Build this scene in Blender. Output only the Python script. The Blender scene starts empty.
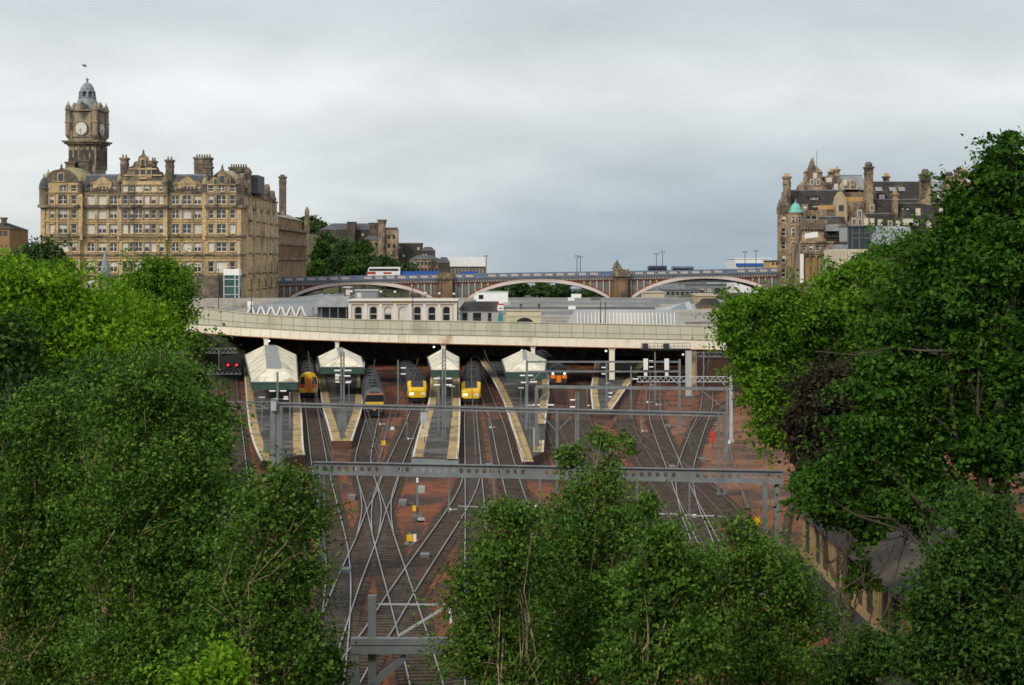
import bpy, math, random
import numpy as np
from mathutils import Vector, Matrix, Euler
R = math.radians
random.seed(7)
scn = bpy.context.scene
col = scn.collection
# ------------------------------------------------------------------ measuring: a photo point at a chosen distance
F, HZ, H = 1750.0, 262.0, 19.4
def W(px, py, Y):
    return Vector(((px - 512) * Y / F, Y, H - (py - HZ) * Y / F))
def G(px, py, z=0.0):
    Y = (H - z) * F / (py - HZ)
    return Vector(((px - 512) * Y / F, Y, z))
def X_(px, Y): return (px - 512) * Y / F
def Z_(py, Y): return H - (py - HZ) * Y / F

# ------------------------------------------------------------------ materials
MATS = {}
def mat(name, c1, c2=None, scale=1.0, rough=0.8, c3=None, s3=0.2, w3=(0.55, 0.7), bump=0.0, metal=0.0, spec=0.3, detail=4.0, stretch=None, emit=None, estr=0.0, speck=None):
    m = bpy.data.materials.new(name); m.use_nodes = True
    nt = m.node_tree; N = nt.nodes; L = nt.links
    b = N['Principled BSDF']
    b.inputs['Roughness'].default_value = rough
    b.inputs['Metallic'].default_value = metal
    b.inputs['Specular IOR Level'].default_value = spec
    def rgb(c): return (c[0], c[1], c[2], 1)
    if c2 is None:
        b.inputs['Base Color'].default_value = rgb(c1)
    else:
        g = N.new('ShaderNodeNewGeometry')
        src = g.outputs['Position']
        if stretch:
            mp = N.new('ShaderNodeMapping'); mp.inputs['Scale'].default_value = stretch
            L.new(src, mp.inputs['Vector']); src = mp.outputs['Vector']
        n1 = N.new('ShaderNodeTexNoise'); n1.inputs['Scale'].default_value = scale; n1.inputs['Detail'].default_value = detail
        L.new(src, n1.inputs['Vector'])
        r1 = N.new('ShaderNodeMapRange'); r1.inputs['From Min'].default_value = 0.32; r1.inputs['From Max'].default_value = 0.68
        L.new(n1.outputs['Fac'], r1.inputs['Value'])
        mx = N.new('ShaderNodeMix'); mx.data_type = 'RGBA'
        mx.inputs['A'].default_value = rgb(c1); mx.inputs['B'].default_value = rgb(c2)
        L.new(r1.outputs['Result'], mx.inputs['Factor'])
        out = mx.outputs['Result']
        if c3 is not None:
            n2 = N.new('ShaderNodeTexNoise'); n2.inputs['Scale'].default_value = s3; n2.inputs['Detail'].default_value = 6
            L.new(src, n2.inputs['Vector'])
            r2 = N.new('ShaderNodeMapRange'); r2.inputs['From Min'].default_value = w3[0]; r2.inputs['From Max'].default_value = w3[1]
            L.new(n2.outputs['Fac'], r2.inputs['Value'])
            m2 = N.new('ShaderNodeMix'); m2.data_type = 'RGBA'
            L.new(out, m2.inputs['A']); m2.inputs['B'].default_value = rgb(c3); L.new(r2.outputs['Result'], m2.inputs['Factor'])
            out = m2.outputs['Result']
        if speck:   # grain of single stones and dirt
            n3 = N.new('ShaderNodeTexNoise'); n3.inputs['Scale'].default_value = speck[0]; n3.inputs['Detail'].default_value = 3
            L.new(g.outputs['Position'], n3.inputs['Vector'])
            r3 = N.new('ShaderNodeMapRange'); r3.inputs['From Min'].default_value = 0.3; r3.inputs['From Max'].default_value = 0.7
            r3.inputs['To Min'].default_value = 1 - speck[1]; r3.inputs['To Max'].default_value = 1 + speck[1]
            L.new(n3.outputs['Fac'], r3.inputs['Value'])
            vm_ = N.new('ShaderNodeVectorMath'); vm_.operation = 'SCALE'; L.new(out, vm_.inputs[0]); L.new(r3.outputs['Result'], vm_.inputs['Scale']); out = vm_.outputs['Vector']
        L.new(out, b.inputs['Base Color'])
        if bump:
            bp = N.new('ShaderNodeBump'); bp.inputs['Strength'].default_value = bump; bp.inputs['Distance'].default_value = 0.1
            L.new(n1.outputs['Fac'], bp.inputs['Height']); L.new(bp.outputs['Normal'], b.inputs['Normal'])
    if emit:
        b.inputs['Emission Color'].default_value = rgb(emit); b.inputs['Emission Strength'].default_value = estr
    MATS[name] = m
    return m

def leafmat(name, ca, cb, cc, nscale=0.35, trans=0.3):
    """leaves: each leaf its own tint, clumps of lighter and darker kind"""
    m = bpy.data.materials.new(name); m.use_nodes = True
    nt = m.node_tree; N = nt.nodes; L = nt.links
    b = N['Principled BSDF']; b.inputs['Roughness'].default_value = 0.6; b.inputs['Specular IOR Level'].default_value = 0.12
    g = N.new('ShaderNodeNewGeometry')
    n1 = N.new('ShaderNodeTexNoise'); n1.inputs['Scale'].default_value = nscale; n1.inputs['Detail'].default_value = 3
    L.new(g.outputs['Position'], n1.inputs['Vector'])
    r1 = N.new('ShaderNodeMapRange'); r1.inputs['From Min'].default_value = 0.35; r1.inputs['From Max'].default_value = 0.65
    L.new(n1.outputs['Fac'], r1.inputs['Value'])
    mx = N.new('ShaderNodeMix'); mx.data_type = 'RGBA'
    mx.inputs['A'].default_value = (*ca, 1); mx.inputs['B'].default_value = (*cb, 1)
    L.new(r1.outputs['Result'], mx.inputs['Factor'])
    m2 = N.new('ShaderNodeMix'); m2.data_type = 'RGBA'
    pw = N.new('ShaderNodeMath'); pw.operation = 'POWER'; pw.inputs[1].default_value = 2.2
    L.new(g.outputs['Random Per Island'], pw.inputs[0])
    L.new(pw.outputs['Value'], m2.inputs['Factor'])
    L.new(mx.outputs['Result'], m2.inputs['A']); m2.inputs['B'].default_value = (*cc, 1)
    L.new(m2.outputs['Result'], b.inputs['Base Color'])
    t = N.new('ShaderNodeBsdfTranslucent'); L.new(m2.outputs['Result'], t.inputs['Color'])
    ms = N.new('ShaderNodeMixShader'); ms.inputs['Fac'].default_value = trans
    L.new(b.outputs['BSDF'], ms.inputs[1]); L.new(t.outputs['BSDF'], ms.inputs[2])
    L.new(ms.outputs['Shader'], N['Material Output'].inputs['Surface'])
    MATS[name] = m
    return m

mat('ballast', (0.255, 0.082, 0.029), (0.12, 0.044, 0.023), 0.55, 0.95, (0.055, 0.036, 0.027), 0.13, (0.47, 0.60), bump=0.8, detail=9, speck=(5.0, .55))
mat('ballast_pale', (0.26, 0.13, 0.07), (0.19, 0.066, 0.03), 0.35, 0.95, (0.085, 0.05, 0.035), 0.14, (0.46, 0.60), bump=0.8, detail=9, speck=(5.0, .5))
mat('bed_dark', (0.040, 0.029, 0.021), (0.078, 0.045, 0.028), 0.8, 0.95, (0.13, 0.05, 0.028), 0.25, (0.50, 0.62), bump=0.8, detail=8, speck=(6.0, .5))
mat('bed_edge', (0.12, 0.050, 0.028), (0.055, 0.034, 0.023), 0.9, 0.95, (0.20, 0.068, 0.028), 0.35, (0.46, 0.58), bump=0.8, detail=9, speck=(5.5, .5))
mat('sleeper', (0.042, 0.032, 0.025), (0.10, 0.078, 0.058), 1.5, 0.9)
mat('trough', (0.15, 0.12, 0.10), (0.10, 0.075, 0.06), 0.8, 0.9, speck=(4, .4))
mat('loco_front', (0.055, 0.06, 0.07), (0.08, 0.085, 0.09), 0.8, 0.45)
mat('relay_brown', (0.075, 0.035, 0.022), (0.045, 0.024, 0.017), 0.5, 0.8, speck=(2, .3))
mat('rail_rust', (0.10, 0.06, 0.045), (0.15, 0.10, 0.08), 2.0, 0.6)
mat('rail_shine', (0.42, 0.42, 0.41), (0.28, 0.27, 0.25), 0.2, 0.4, metal=0.5)
mat('soil', (0.10, 0.085, 0.05), (0.06, 0.075, 0.03), 0.3, 0.95, (0.04, 0.06, 0.02), 0.1, (0.45, 0.6))
mat('asphalt', (0.066, 0.062, 0.058), (0.038, 0.037, 0.036), 0.5, 0.9, (0.12, 0.11, 0.095), 0.3, (0.52, 0.62), speck=(2.5, .35))
mat('road', (0.10, 0.10, 0.10), (0.13, 0.13, 0.125), 0.4, 0.9)
mat('tan_paving', (0.46, 0.33, 0.14), (0.36, 0.25, 0.105), 0.9, 0.85, (0.22, 0.165, 0.09), 0.5, (0.48, 0.62), speck=(2.2, .22))
mat('white_line', (0.66, 0.63, 0.56), (0.5, 0.47, 0.4), 1.5, 0.8)
mat('brick_face', (0.13, 0.06, 0.04), (0.08, 0.045, 0.035), 0.9, 0.9)
mat('girder_cream', (0.82, 0.76, 0.62), (0.74, 0.67, 0.52), 0.5, 0.6, (0.42, 0.25, 0.13), 0.25, (0.62, 0.75), stretch=(1, 1, 0.5))
mat('rust', (0.35, 0.14, 0.05), (0.22, 0.10, 0.05), 1.2, 0.8)
mat('parapet_green', (0.53, 0.51, 0.39), (0.47, 0.45, 0.335), 0.6, 0.65, (0.34, 0.33, 0.23), 0.22, (0.55, 0.72), stretch=(1, 1, 0.4))
mat('seam', (0.30, 0.29, 0.22))
mat('galv', (0.215, 0.23, 0.235), (0.15, 0.163, 0.168), 1.2, 0.55, (0.2, 0.17, 0.14), 0.6, (0.6, 0.75), metal=0.25)
mat('galv_pale', (0.48, 0.50, 0.50), (0.38, 0.40, 0.40), 1.2, 0.5, metal=0.2)
mat('galv_dark', (0.10, 0.11, 0.115), (0.14, 0.15, 0.15), 1.0, 0.6, metal=0.2)
mat('grey_box', (0.12, 0.145, 0.14), (0.17, 0.19, 0.18), 1.0, 0.6)
mat('insulator', (0.78, 0.78, 0.76))
mat('wire', (0.07, 0.07, 0.07), rough=0.5)
mat('roof_white', (0.74, 0.70, 0.57), (0.62, 0.57, 0.43), 0.6, 0.6, (0.33, 0.28, 0.17), 0.4, (0.52, 0.68), speck=(1.5, .15))
mat('roof_grey', (0.27, 0.28, 0.275), (0.2, 0.205, 0.2), 0.8, 0.5)
mat('green_fascia', (0.04, 0.085, 0.065), (0.028, 0.062, 0.05), 0.8, 0.5)
mat('black', (0.012, 0.012, 0.013), rough=0.6)
mat('dark_metal', (0.045, 0.047, 0.05), (0.065, 0.065, 0.065), 1.0, 0.5)
mat('glass', (0.018, 0.022, 0.026), rough=0.08, spec=0.6)
mat('glass_teal', (0.06, 0.12, 0.12), (0.03, 0.07, 0.07), 0.5, 0.1, spec=0.6)
mat('blind', (0.62, 0.58, 0.50), (0.5, 0.47, 0.42), 0.9, 0.5)
mat('frame_white', (0.70, 0.67, 0.60), rough=0.5)
mat('lit_window', (0.7, 0.4, 0.1), emit=(1.0, 0.55, 0.12), estr=0.5)
mat('yellow', (0.80, 0.50, 0.012), (0.72, 0.44, 0.012), 0.8, 0.35, spec=0.5)
mat('orange', (0.80, 0.22, 0.02), rough=0.4)
mat('red_paint', (0.55, 0.05, 0.03), rough=0.4)
mat('red_lamp', (0.5, 0.02, 0.02), emit=(1.0, 0.03, 0.05), estr=1.0)
mat('white_lamp', (0.8, 0.8, 0.75), emit=(1.0, 0.95, 0.82), estr=0.9)
mat('head_lamp', (0.9, 0.9, 0.85), emit=(1.0, 0.97, 0.9), estr=1.6)
mat('train_roof', (0.014, 0.014, 0.016), (0.028, 0.027, 0.026), 0.6, 0.7)
mat('train_blue', (0.05, 0.07, 0.14), (0.06, 0.08, 0.15), 0.5, 0.35, spec=0.5)
mat('train_grey', (0.34, 0.35, 0.36), (0.28, 0.29, 0.3), 0.5, 0.4)
mat('train_dark', (0.03, 0.033, 0.04), rough=0.4)
mat('train_maroon', (0.13, 0.03, 0.035), rough=0.35)
mat('white_paint', (0.78, 0.78, 0.76), (0.70, 0.70, 0.68), 0.6, 0.5)
mat('hotel_stone', (0.54, 0.395, 0.21), (0.38, 0.275, 0.155), 0.55, 0.9, (0.20, 0.155, 0.11), 0.22, (0.52, 0.70), stretch=(1, 1, 0.4), detail=9, speck=(1.6, .3))
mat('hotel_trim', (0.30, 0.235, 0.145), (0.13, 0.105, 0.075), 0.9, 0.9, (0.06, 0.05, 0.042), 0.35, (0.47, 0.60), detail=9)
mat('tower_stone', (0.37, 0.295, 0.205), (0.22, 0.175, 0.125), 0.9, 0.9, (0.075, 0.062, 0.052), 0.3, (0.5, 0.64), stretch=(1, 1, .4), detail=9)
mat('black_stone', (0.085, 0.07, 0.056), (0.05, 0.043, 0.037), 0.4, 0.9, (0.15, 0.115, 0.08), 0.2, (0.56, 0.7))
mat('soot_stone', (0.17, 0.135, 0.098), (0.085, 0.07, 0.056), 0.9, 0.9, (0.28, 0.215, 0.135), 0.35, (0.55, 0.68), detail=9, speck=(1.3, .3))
mat('post_stone', (0.36, 0.215, 0.105), (0.24, 0.15, 0.08), 0.5, 0.9, (0.12, 0.09, 0.06), 0.15, (0.52, 0.68))
mat('town_stone', (0.36, 0.265, 0.165), (0.185, 0.14, 0.095), 0.8, 0.9, (0.068, 0.056, 0.046), 0.3, (0.47, 0.62), stretch=(1, 1, .5), detail=9, speck=(1.3, .38))
mat('town_stone_pale', (0.44, 0.35, 0.22), (0.34, 0.265, 0.165), 0.3, 0.9, (0.2, 0.16, 0.11), 0.2, (0.55, 0.7))
mat('pale_stone', (0.50, 0.43, 0.33), (0.42, 0.36, 0.28), 0.4, 0.85)
mat('dome_stone', (0.34, 0.29, 0.16), (0.25, 0.215, 0.13), 0.4, 0.8, (0.14, 0.13, 0.08), 0.3, (0.55, 0.7))
mat('slate', (0.085, 0.087, 0.095), (0.055, 0.056, 0.06), 0.6, 0.6, (0.12, 0.115, 0.105), 0.2, (0.55, 0.7))
mat('slate_brown', (0.040, 0.036, 0.033), (0.026, 0.024, 0.022), 0.5, 0.85, (0.085, 0.07, 0.054), 0.25, (0.52, 0.66), speck=(1.6, .35))
mat('lead', (0.26, 0.28, 0.295), (0.18, 0.195, 0.205), 0.5, 0.6, speck=(1.5, .25))
mat('copper', (0.18, 0.50, 0.40), (0.14, 0.42, 0.34), 0.8, 0.6)
mat('clock_white', (0.62, 0.60, 0.55), rough=0.5)
mat('terracotta', (0.55, 0.36, 0.15), (0.45, 0.28, 0.12), 0.8, 0.8)
mat('bridge_blue', (0.15, 0.195, 0.28), (0.11, 0.15, 0.22), 0.4, 0.6)
mat('bridge_panel', (0.50, 0.42, 0.36), (0.42, 0.35, 0.30), 0.3, 0.7)
mat('bridge_grey', (0.17, 0.17, 0.18), (0.12, 0.12, 0.125), 0.4, 0.7)
mat('bridge_red', (0.20, 0.055, 0.04), (0.15, 0.045, 0.035), 0.4, 0.7)
mat('bridge_ochre', (0.22, 0.13, 0.055), (0.16, 0.095, 0.045), 0.3, 0.8)
mat('bridge_rib', (0.66, 0.57, 0.53), (0.58, 0.49, 0.46), 0.2, 0.65)
mat('bridge_pillar', (0.42, 0.40, 0.36), (0.32, 0.31, 0.29), 0.4, 0.7)
mat('pier_stone', (0.24, 0.155, 0.09), (0.15, 0.10, 0.065), 0.35, 0.9, (0.08, 0.06, 0.045), 0.2, (0.5, 0.65))
mat('ticket_wall', (0.54, 0.46, 0.40), (0.48, 0.405, 0.35), 0.5, 0.8)
mat('ticket_trim', (0.68, 0.62, 0.55), rough=0.7)
mat('gold', (0.60, 0.40, 0.07), rough=0.5)
mat('cream_wall', (0.60, 0.54, 0.36), (0.52, 0.46, 0.3), 0.4, 0.8)
mat('glazed_roof', (0.30, 0.30, 0.29), (0.22, 0.225, 0.22), 0.2, 0.35, (0.42, 0.40, 0.36), 0.06, (0.5, 0.65), spec=0.4)
mat('felt_roof', (0.36, 0.33, 0.285), (0.27, 0.25, 0.22), 0.12, 0.85, (0.2, 0.185, 0.165), 0.3, (0.52, 0.66), stretch=(.25, 1, 1), speck=(1.0, .2))
mat('modern_grey', (0.24, 0.25, 0.26), (0.19, 0.20, 0.205), 0.4, 0.6)
mat('modern_cream', (0.56, 0.50, 0.38), (0.5, 0.44, 0.33), 0.3, 0.8)
mat('bus_white', (0.74, 0.74, 0.72), rough=0.3)
mat('bus_red', (0.42, 0.05, 0.04), rough=0.4)
mat('blue_sign', (0.03, 0.10, 0.36), rough=0.4)
mat('skin', (0.55, 0.33, 0.24), rough=0.6)
mat('cloth_white', (0.7, 0.7, 0.68)); mat('cloth_teal', (0.05, 0.2, 0.2)); mat('cloth_blue', (0.25, 0.4, 0.55)); mat('cloth_dark', (0.03, 0.03, 0.035))
mat('hair', (0.03, 0.02, 0.015))
mat('bark_birch', (0.44, 0.335, 0.22), (0.15, 0.10, 0.065), 2.2, 0.85, (0.04, 0.03, 0.022), 1.6, (0.52, 0.62), stretch=(1, 1, 2.5))
mat('bark_dark', (0.06, 0.048, 0.036), (0.09, 0.07, 0.05), 1.5, 0.95)
mat('shed_frame', (0.34, 0.25, 0.125), (0.24, 0.175, 0.09), 0.7, 0.75)
mat('shed_panel', (0.045, 0.042, 0.038), (0.075, 0.068, 0.058), 0.6, 0.5, stretch=(1, 3, 0.4))
mat('hill_grass', (0.06, 0.085, 0.03), (0.10, 0.09, 0.045), 0.02, 0.95)
mat('grass', (0.045, 0.08, 0.02), (0.07, 0.085, 0.03), 0.4, 0.95)


leafmat('leaf_birch', (0.025, 0.080, 0.010), (0.050, 0.122, 0.011), (0.15, 0.235, 0.034), 0.7, 0.2)
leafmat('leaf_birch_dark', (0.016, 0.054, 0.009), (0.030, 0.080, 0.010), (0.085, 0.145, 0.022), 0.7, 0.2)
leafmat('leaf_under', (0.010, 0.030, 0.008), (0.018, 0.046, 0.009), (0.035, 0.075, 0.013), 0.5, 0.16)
leafmat('leaf_syc', (0.080, 0.205, 0.007), (0.135, 0.285, 0.009), (0.22, 0.37, 0.018), 0.3, 0.3)
leafmat('leaf_lime', (0.050, 0.140, 0.008), (0.085, 0.195, 0.010), (0.145, 0.27, 0.02), 0.25, 0.28)
leafmat('leaf_mid', (0.026, 0.088, 0.008), (0.048, 0.128, 0.010), (0.095, 0.195, 0.018), 0.3, 0.24)
leafmat('leaf_dark', (0.013, 0.052, 0.006), (0.030, 0.086, 0.007), (0.078, 0.165, 0.014), 0.35, 0.2)
leafmat('leaf_far', (0.026, 0.062, 0.020), (0.048, 0.09, 0.026), (0.07, 0.11, 0.03), 0.06, 0.2)
leafmat('leaf_beech', (0.022, 0.020, 0.014), (0.034, 0.018, 0.016), (0.05, 0.055, 0.022), 0.5, 0.2)

# ------------------------------------------------------------------ meshes
class MB:
    def __init__(s, M=None):
        s.v = []; s.f = []; s.mi = []; s.M = M; s.cur = 0
    def add(s, vs, fs):
        o = len(s.v)
        if s.M is not None: vs = [s.M @ Vector(v) for v in vs]
        s.v.extend([tuple(v) for v in vs]); s.f.extend([tuple(i + o for i in f) for f in fs]); s.mi.extend([s.cur] * len(fs))
        return s
    def box(s, x0, x1, y0, y1, z0, z1):
        return s.add([(x0, y0, z0), (x1, y0, z0), (x1, y1, z0), (x0, y1, z0), (x0, y0, z1), (x1, y0, z1), (x1, y1, z1), (x0, y1, z1)],
                     [(0, 3, 2, 1), (4, 5, 6, 7), (0, 1, 5, 4), (1, 2, 6, 5), (2, 3, 7, 6), (3, 0, 4, 7)])
    def hexa(s, b, t):   # 4 bottom points, 4 top points, same winding
        return s.add(list(b) + list(t), [(0, 3, 2, 1), (4, 5, 6, 7), (0, 1, 5, 4), (1, 2, 6, 5), (2, 3, 7, 6), (3, 0, 4, 7)])
    def bar(s, p0, p1, w, h=None):
        h = w if h is None else h
        p0 = Vector(p0); p1 = Vector(p1); d = (p1 - p0).normalized()
        a = d.cross(Vector((0, 0, 1)))
        if a.length < 1e-4: a = Vector((1, 0, 0))
        a.normalize(); b = a.cross(d)
        a = a * w / 2; b = b * h / 2
        return s.hexa([p0 - a - b, p0 + a - b, p0 + a + b, p0 - a + b], [p1 - a - b, p1 + a - b, p1 + a + b, p1 - a + b])
    def cyl(s, p0, p1, r0, r1=None, n=8, cap=True):
        r1 = r0 if r1 is None else r1
        p0 = Vector(p0); p1 = Vector(p1); d = (p1 - p0).normalized()
        a = d.cross(Vector((0, 0, 1)))
        if a.length < 1e-4: a = Vector((1, 0, 0))
        a.normalize(); b = d.cross(a)
        vs = []
        for p, r in ((p0, r0), (p1, r1)):
            for k in range(n):
                t = 2 * math.pi * k / n
                vs.append(p + a * r * math.cos(t) + b * r * math.sin(t))
        fs = [(k, (k + 1) % n, n + (k + 1) % n, n + k) for k in range(n)]
        if cap: fs += [tuple(range(n))[::-1], tuple(range(n, 2 * n))]
        return s.add(vs, fs)
    def tube(s, pts, rs, n=6):
        pts = [Vector(p) for p in pts]; vs = []
        for i, p in enumerate(pts):
            d = (pts[min(i + 1, len(pts) - 1)] - pts[max(i - 1, 0)]).normalized()
            a = d.cross(Vector((0.3, 1, 0.1))).normalized(); b = d.cross(a)
            for k in range(n):
                t = 2 * math.pi * k / n
                vs.append(p + (a * math.cos(t) + b * math.sin(t)) * rs[i])
        fs = []
        for i in range(len(pts) - 1):
            for k in range(n):
                fs.append((i * n + k, i * n + (k + 1) % n, (i + 1) * n + (k + 1) % n, (i + 1) * n + k))
        return s.add(vs, fs)
    def lathe(s, c, prof, n=16, a0=0.0, a1=2 * math.pi):
        full = abs(a1 - a0 - 2 * math.pi) < 1e-6
        m = n if full else n + 1
        vs = []
        for r, z in prof:
            for k in range(m):
                t = a0 + (a1 - a0) * k / n
                vs.append((c[0] + r * math.cos(t), c[1] + r * math.sin(t), c[2] + z))
        fs = []
        for i in range(len(prof) - 1):
            for k in range(n):
                k2 = (k + 1) % m
                fs.append((i * m + k, i * m + k2, (i + 1) * m + k2, (i + 1) * m + k))
        return s.add(vs, fs)
    def extr(s, poly, O, U, V, D):   # polygon (u,v) on plane O,U,V pushed along vector D
        O = Vector(O); U = Vector(U); V = Vector(V); D = Vector(D); n = len(poly)
        a = [O + U * u + V * v for u, v in poly]; b = [p + D for p in a]
        return s.add(a + b, [tuple(range(n)), tuple(range(n, 2 * n))[::-1]] + [(k, n + k, n + (k + 1) % n, (k + 1) % n) for k in range(n)])
    def gable(s, x0, x1, y0, y1, z0, z1, axis='x', hip=0.0):   # ridge along axis
        if axis == 'x':
            ym = (y0 + y1) / 2
            return s.add([(x0, y0, z0), (x1, y0, z0), (x1, y1, z0), (x0, y1, z0), (x0 + hip, ym, z1), (x1 - hip, ym, z1)],
                         [(0, 1, 5, 4), (2, 3, 4, 5), (1, 2, 5), (3, 0, 4), (0, 3, 2, 1)])
        xm = (x0 + x1) / 2
        return s.add([(x0, y0, z0), (x1, y0, z0), (x1, y1, z0), (x0, y1, z0), (xm, y0 + hip, z1), (xm, y1 - hip, z1)],
                     [(0, 1, 4), (1, 2, 5, 4), (2, 3, 5), (3, 0, 4, 5), (0, 3, 2, 1)])
    def mesh(s, name, mats, off=(0, 0, 0), smooth=False):
        me = bpy.data.meshes.new(name)
        ox, oy, oz = off
        me.from_pydata([(x - ox, y - oy, z - oz) for x, y, z in s.v], [], s.f)
        for m in (mats if isinstance(mats, (list, tuple)) else [mats]):
            me.materials.append(MATS[m] if isinstance(m, str) else m)
        if any(s.mi): me.polygons.foreach_set('material_index', s.mi)
        if smooth: me.polygons.foreach_set('use_smooth', [True] * len(me.polygons))
        me.update()
        return me
    def build(s, name, mats, parent=None, smooth=False, kind=None, label=None):
        off = wloc(parent)
        o = bpy.data.objects.new(name, s.mesh(name, mats, off, smooth))
        col.objects.link(o)
        if parent is not None: o.parent = parent
        if kind: o['kind'] = kind
        if label: o['label'] = label
        return o
def wloc(o):
    t = Vector((0, 0, 0))
    while o is not None:
        t += o.location; o = o.parent
    return t
def thing(name, label, cat, loc=(0, 0, 0), group=None):
    o = bpy.data.objects.new(name, None); col.objects.link(o)
    o.location = loc; o.empty_display_size = 0.5
    o['label'] = label; o['category'] = cat
    if group: o['group'] = group
    return o
def tag(o, label, cat, group=None):
    o['label'] = label; o['category'] = cat
    if group: o['group'] = group
    return o
def dup(o, parent=None):
    c = o.copy(); col.objects.link(c)
    c.parent = parent
    for ch in list(o.children):
        dup(ch, c)
    return c
def smooth_path(pts, step=2.0):
    """Catmull-Rom through points, resampled evenly"""
    P = [Vector(p) for p in pts]
    P = [P[0] * 2 - P[1]] + P + [P[-1] * 2 - P[-2]]
    out = []
    for i in range(1, len(P) - 2):
        n = max(2, int((P[i + 1] - P[i]).length / step))
        for k in range(n):
            t = k / n
            out.append(0.5 * ((2 * P[i]) + (P[i + 1] - P[i - 1]) * t + (2 * P[i - 1] - 5 * P[i] + 4 * P[i + 1] - P[i + 2]) * t * t + (3 * P[i] - P[i - 1] - 3 * P[i + 1] + P[i + 2]) * t ** 3))
    out.append(P[-2])
    return out
# ================================================================== world, light, camera
world = bpy.data.worlds.new('World'); scn.world = world; world.use_nodes = True
nt = world.node_tree; N = nt.nodes; L = nt.links
bg = N['Background']
SUN_EL, SUN_AZ = R(38), R(215)    # azimuth clockwise from +Y: behind the camera, to its left
sky = N.new('ShaderNodeTexSky'); sky.sky_type = 'NISHITA'; sky.sun_disc = False
sky.sun_elevation = SUN_EL; sky.sun_rotation = SUN_AZ
tc = N.new('ShaderNodeTexCoord')
sep = N.new('ShaderNodeSeparateXYZ'); L.new(tc.outputs['Generated'], sep.inputs['Vector'])
def mth(op, a, b=None):
    n = N.new('ShaderNodeMath'); n.operation = op
    for i, v in enumerate((a, b)):
        if v is None: continue
        if isinstance(v, (int, float)): n.inputs[i].default_value = v
        else: L.new(v, n.inputs[i])
    return n.outputs['Value']
zz = mth('ADD', mth('MAXIMUM', sep.outputs['Z'], 0.0), 0.26)
cx = mth('DIVIDE', sep.outputs['X'], zz); cy = mth('DIVIDE', sep.outputs['Y'], zz)
cmb = N.new('ShaderNodeCombineXYZ'); L.new(cx, cmb.inputs['X']); L.new(cy, cmb.inputs['Y'])
def noise(scale, det, vec=None, off=(0, 0, 0), sc=(1, 1, 1), dist=0.0):
    mp = N.new('ShaderNodeMapping'); mp.inputs['Location'].default_value = off; mp.inputs['Scale'].default_value = sc
    L.new(vec if vec else cmb.outputs['Vector'], mp.inputs['Vector'])
    n = N.new('ShaderNodeTexNoise'); n.inputs['Scale'].default_value = scale; n.inputs['Detail'].default_value = det
    n.inputs['Distortion'].default_value = dist
    L.new(mp.outputs['Vector'], n.inputs['Vector'])
    return n.outputs['Fac']
def ramp(fac, stops):
    r = N.new('ShaderNodeValToRGB'); e = r.color_ramp.elements
    while len(e) < len(stops): e.new(0.5)
    for k, (p, c) in enumerate(stops):
        e[k].position = p; e[k].color = (*c, 1)
    L.new(fac, r.inputs['Fac']); return r.outputs['Color']
def mixc(fac, a, b):
    m = N.new('ShaderNodeMix'); m.data_type = 'RGBA'
    if isinstance(fac, (int, float)): m.inputs['Factor'].default_value = fac
    else: L.new(fac, m.inputs['Factor'])
    for s_, v in (('A', a), ('B', b)):
        if isinstance(v, tuple): m.inputs[s_].default_value = (*v, 1)
        else: L.new(v, m.inputs[s_])
    return m.outputs['Result']
# an overcast deck: brighter towards the left (where the sun is veiled), blue-grey rain cloud low on the right
el = sep.outputs['Z']
base_l = ramp(mth('MULTIPLY', el, 2.0), [(0.0, (5.22, 5.55, 5.77)), (0.10, (5.71, 5.95, 6.08)), (0.20, (6.01, 6.15, 6.23)), (0.27, (4.92, 5.20, 5.36)), (0.36, (4.33, 4.70, 4.94)), (1.0, (4.73, 5.00, 5.25))])
base_r = ramp(mth('MULTIPLY', el, 2.0), [(0.0, (2.86, 3.55, 4.17)), (0.07, (3.10, 3.80, 4.43)), (0.125, (4.24, 4.70, 5.00)), (0.185, (5.71, 5.85, 5.92)), (0.26, (4.73, 5.00, 5.15)), (0.36, (4.24, 4.60, 4.84)), (1.0, (4.73, 5.00, 5.25))])
side = N.new('ShaderNodeMapRange'); side.interpolation_type = 'SMOOTHSTEP'
side.inputs['From Min'].default_value = -0.22; side.inputs['From Max'].default_value = 0.12
L.new(mth('ADD', sep.outputs['X'], mth('MULTIPLY', mth('SUBTRACT', noise(1.3, 5), 0.5), 0.5)), side.inputs['Value'])
deck = mixc(side.outputs['Result'], base_l, base_r)
c1 = noise(1.15, 5, off=(5.3, 1.7, 0), sc=(0.8, 1, 1), dist=0.4)
c2 = noise(3.6, 8, off=(8.1, 2.7, 0), sc=(1.1, 1, 1), dist=0.35)
dens = mth('ADD', mth('MULTIPLY', mth('SUBTRACT', c1, 0.5), 0.46), mth('MULTIPLY', mth('SUBTRACT', c2, 0.5), 0.42))
gain = mth('ADD', dens, 1.0)
vm = N.new('ShaderNodeVectorMath'); vm.operation = 'SCALE'; L.new(deck, vm.inputs[0]); L.new(gain, vm.inputs['Scale'])
back = N.new('ShaderNodeMapRange'); back.inputs['From Min'].default_value = 0.0; back.inputs['From Max'].default_value = -0.8
back.inputs['To Min'].default_value = 1.0; back.inputs['To Max'].default_value = 1.6
L.new(sep.outputs['Y'], back.inputs['Value'])
vm2 = N.new('ShaderNodeVectorMath'); vm2.operation = 'SCALE'; L.new(vm.outputs['Vector'], vm2.inputs[0]); L.new(back.outputs['Result'], vm2.inputs['Scale'])
final = mixc(0.90, sky.outputs['Color'], vm2.outputs['Vector'])
L.new(final, bg.inputs['Color'])
bg.inputs['Strength'].default_value = 0.134

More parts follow.
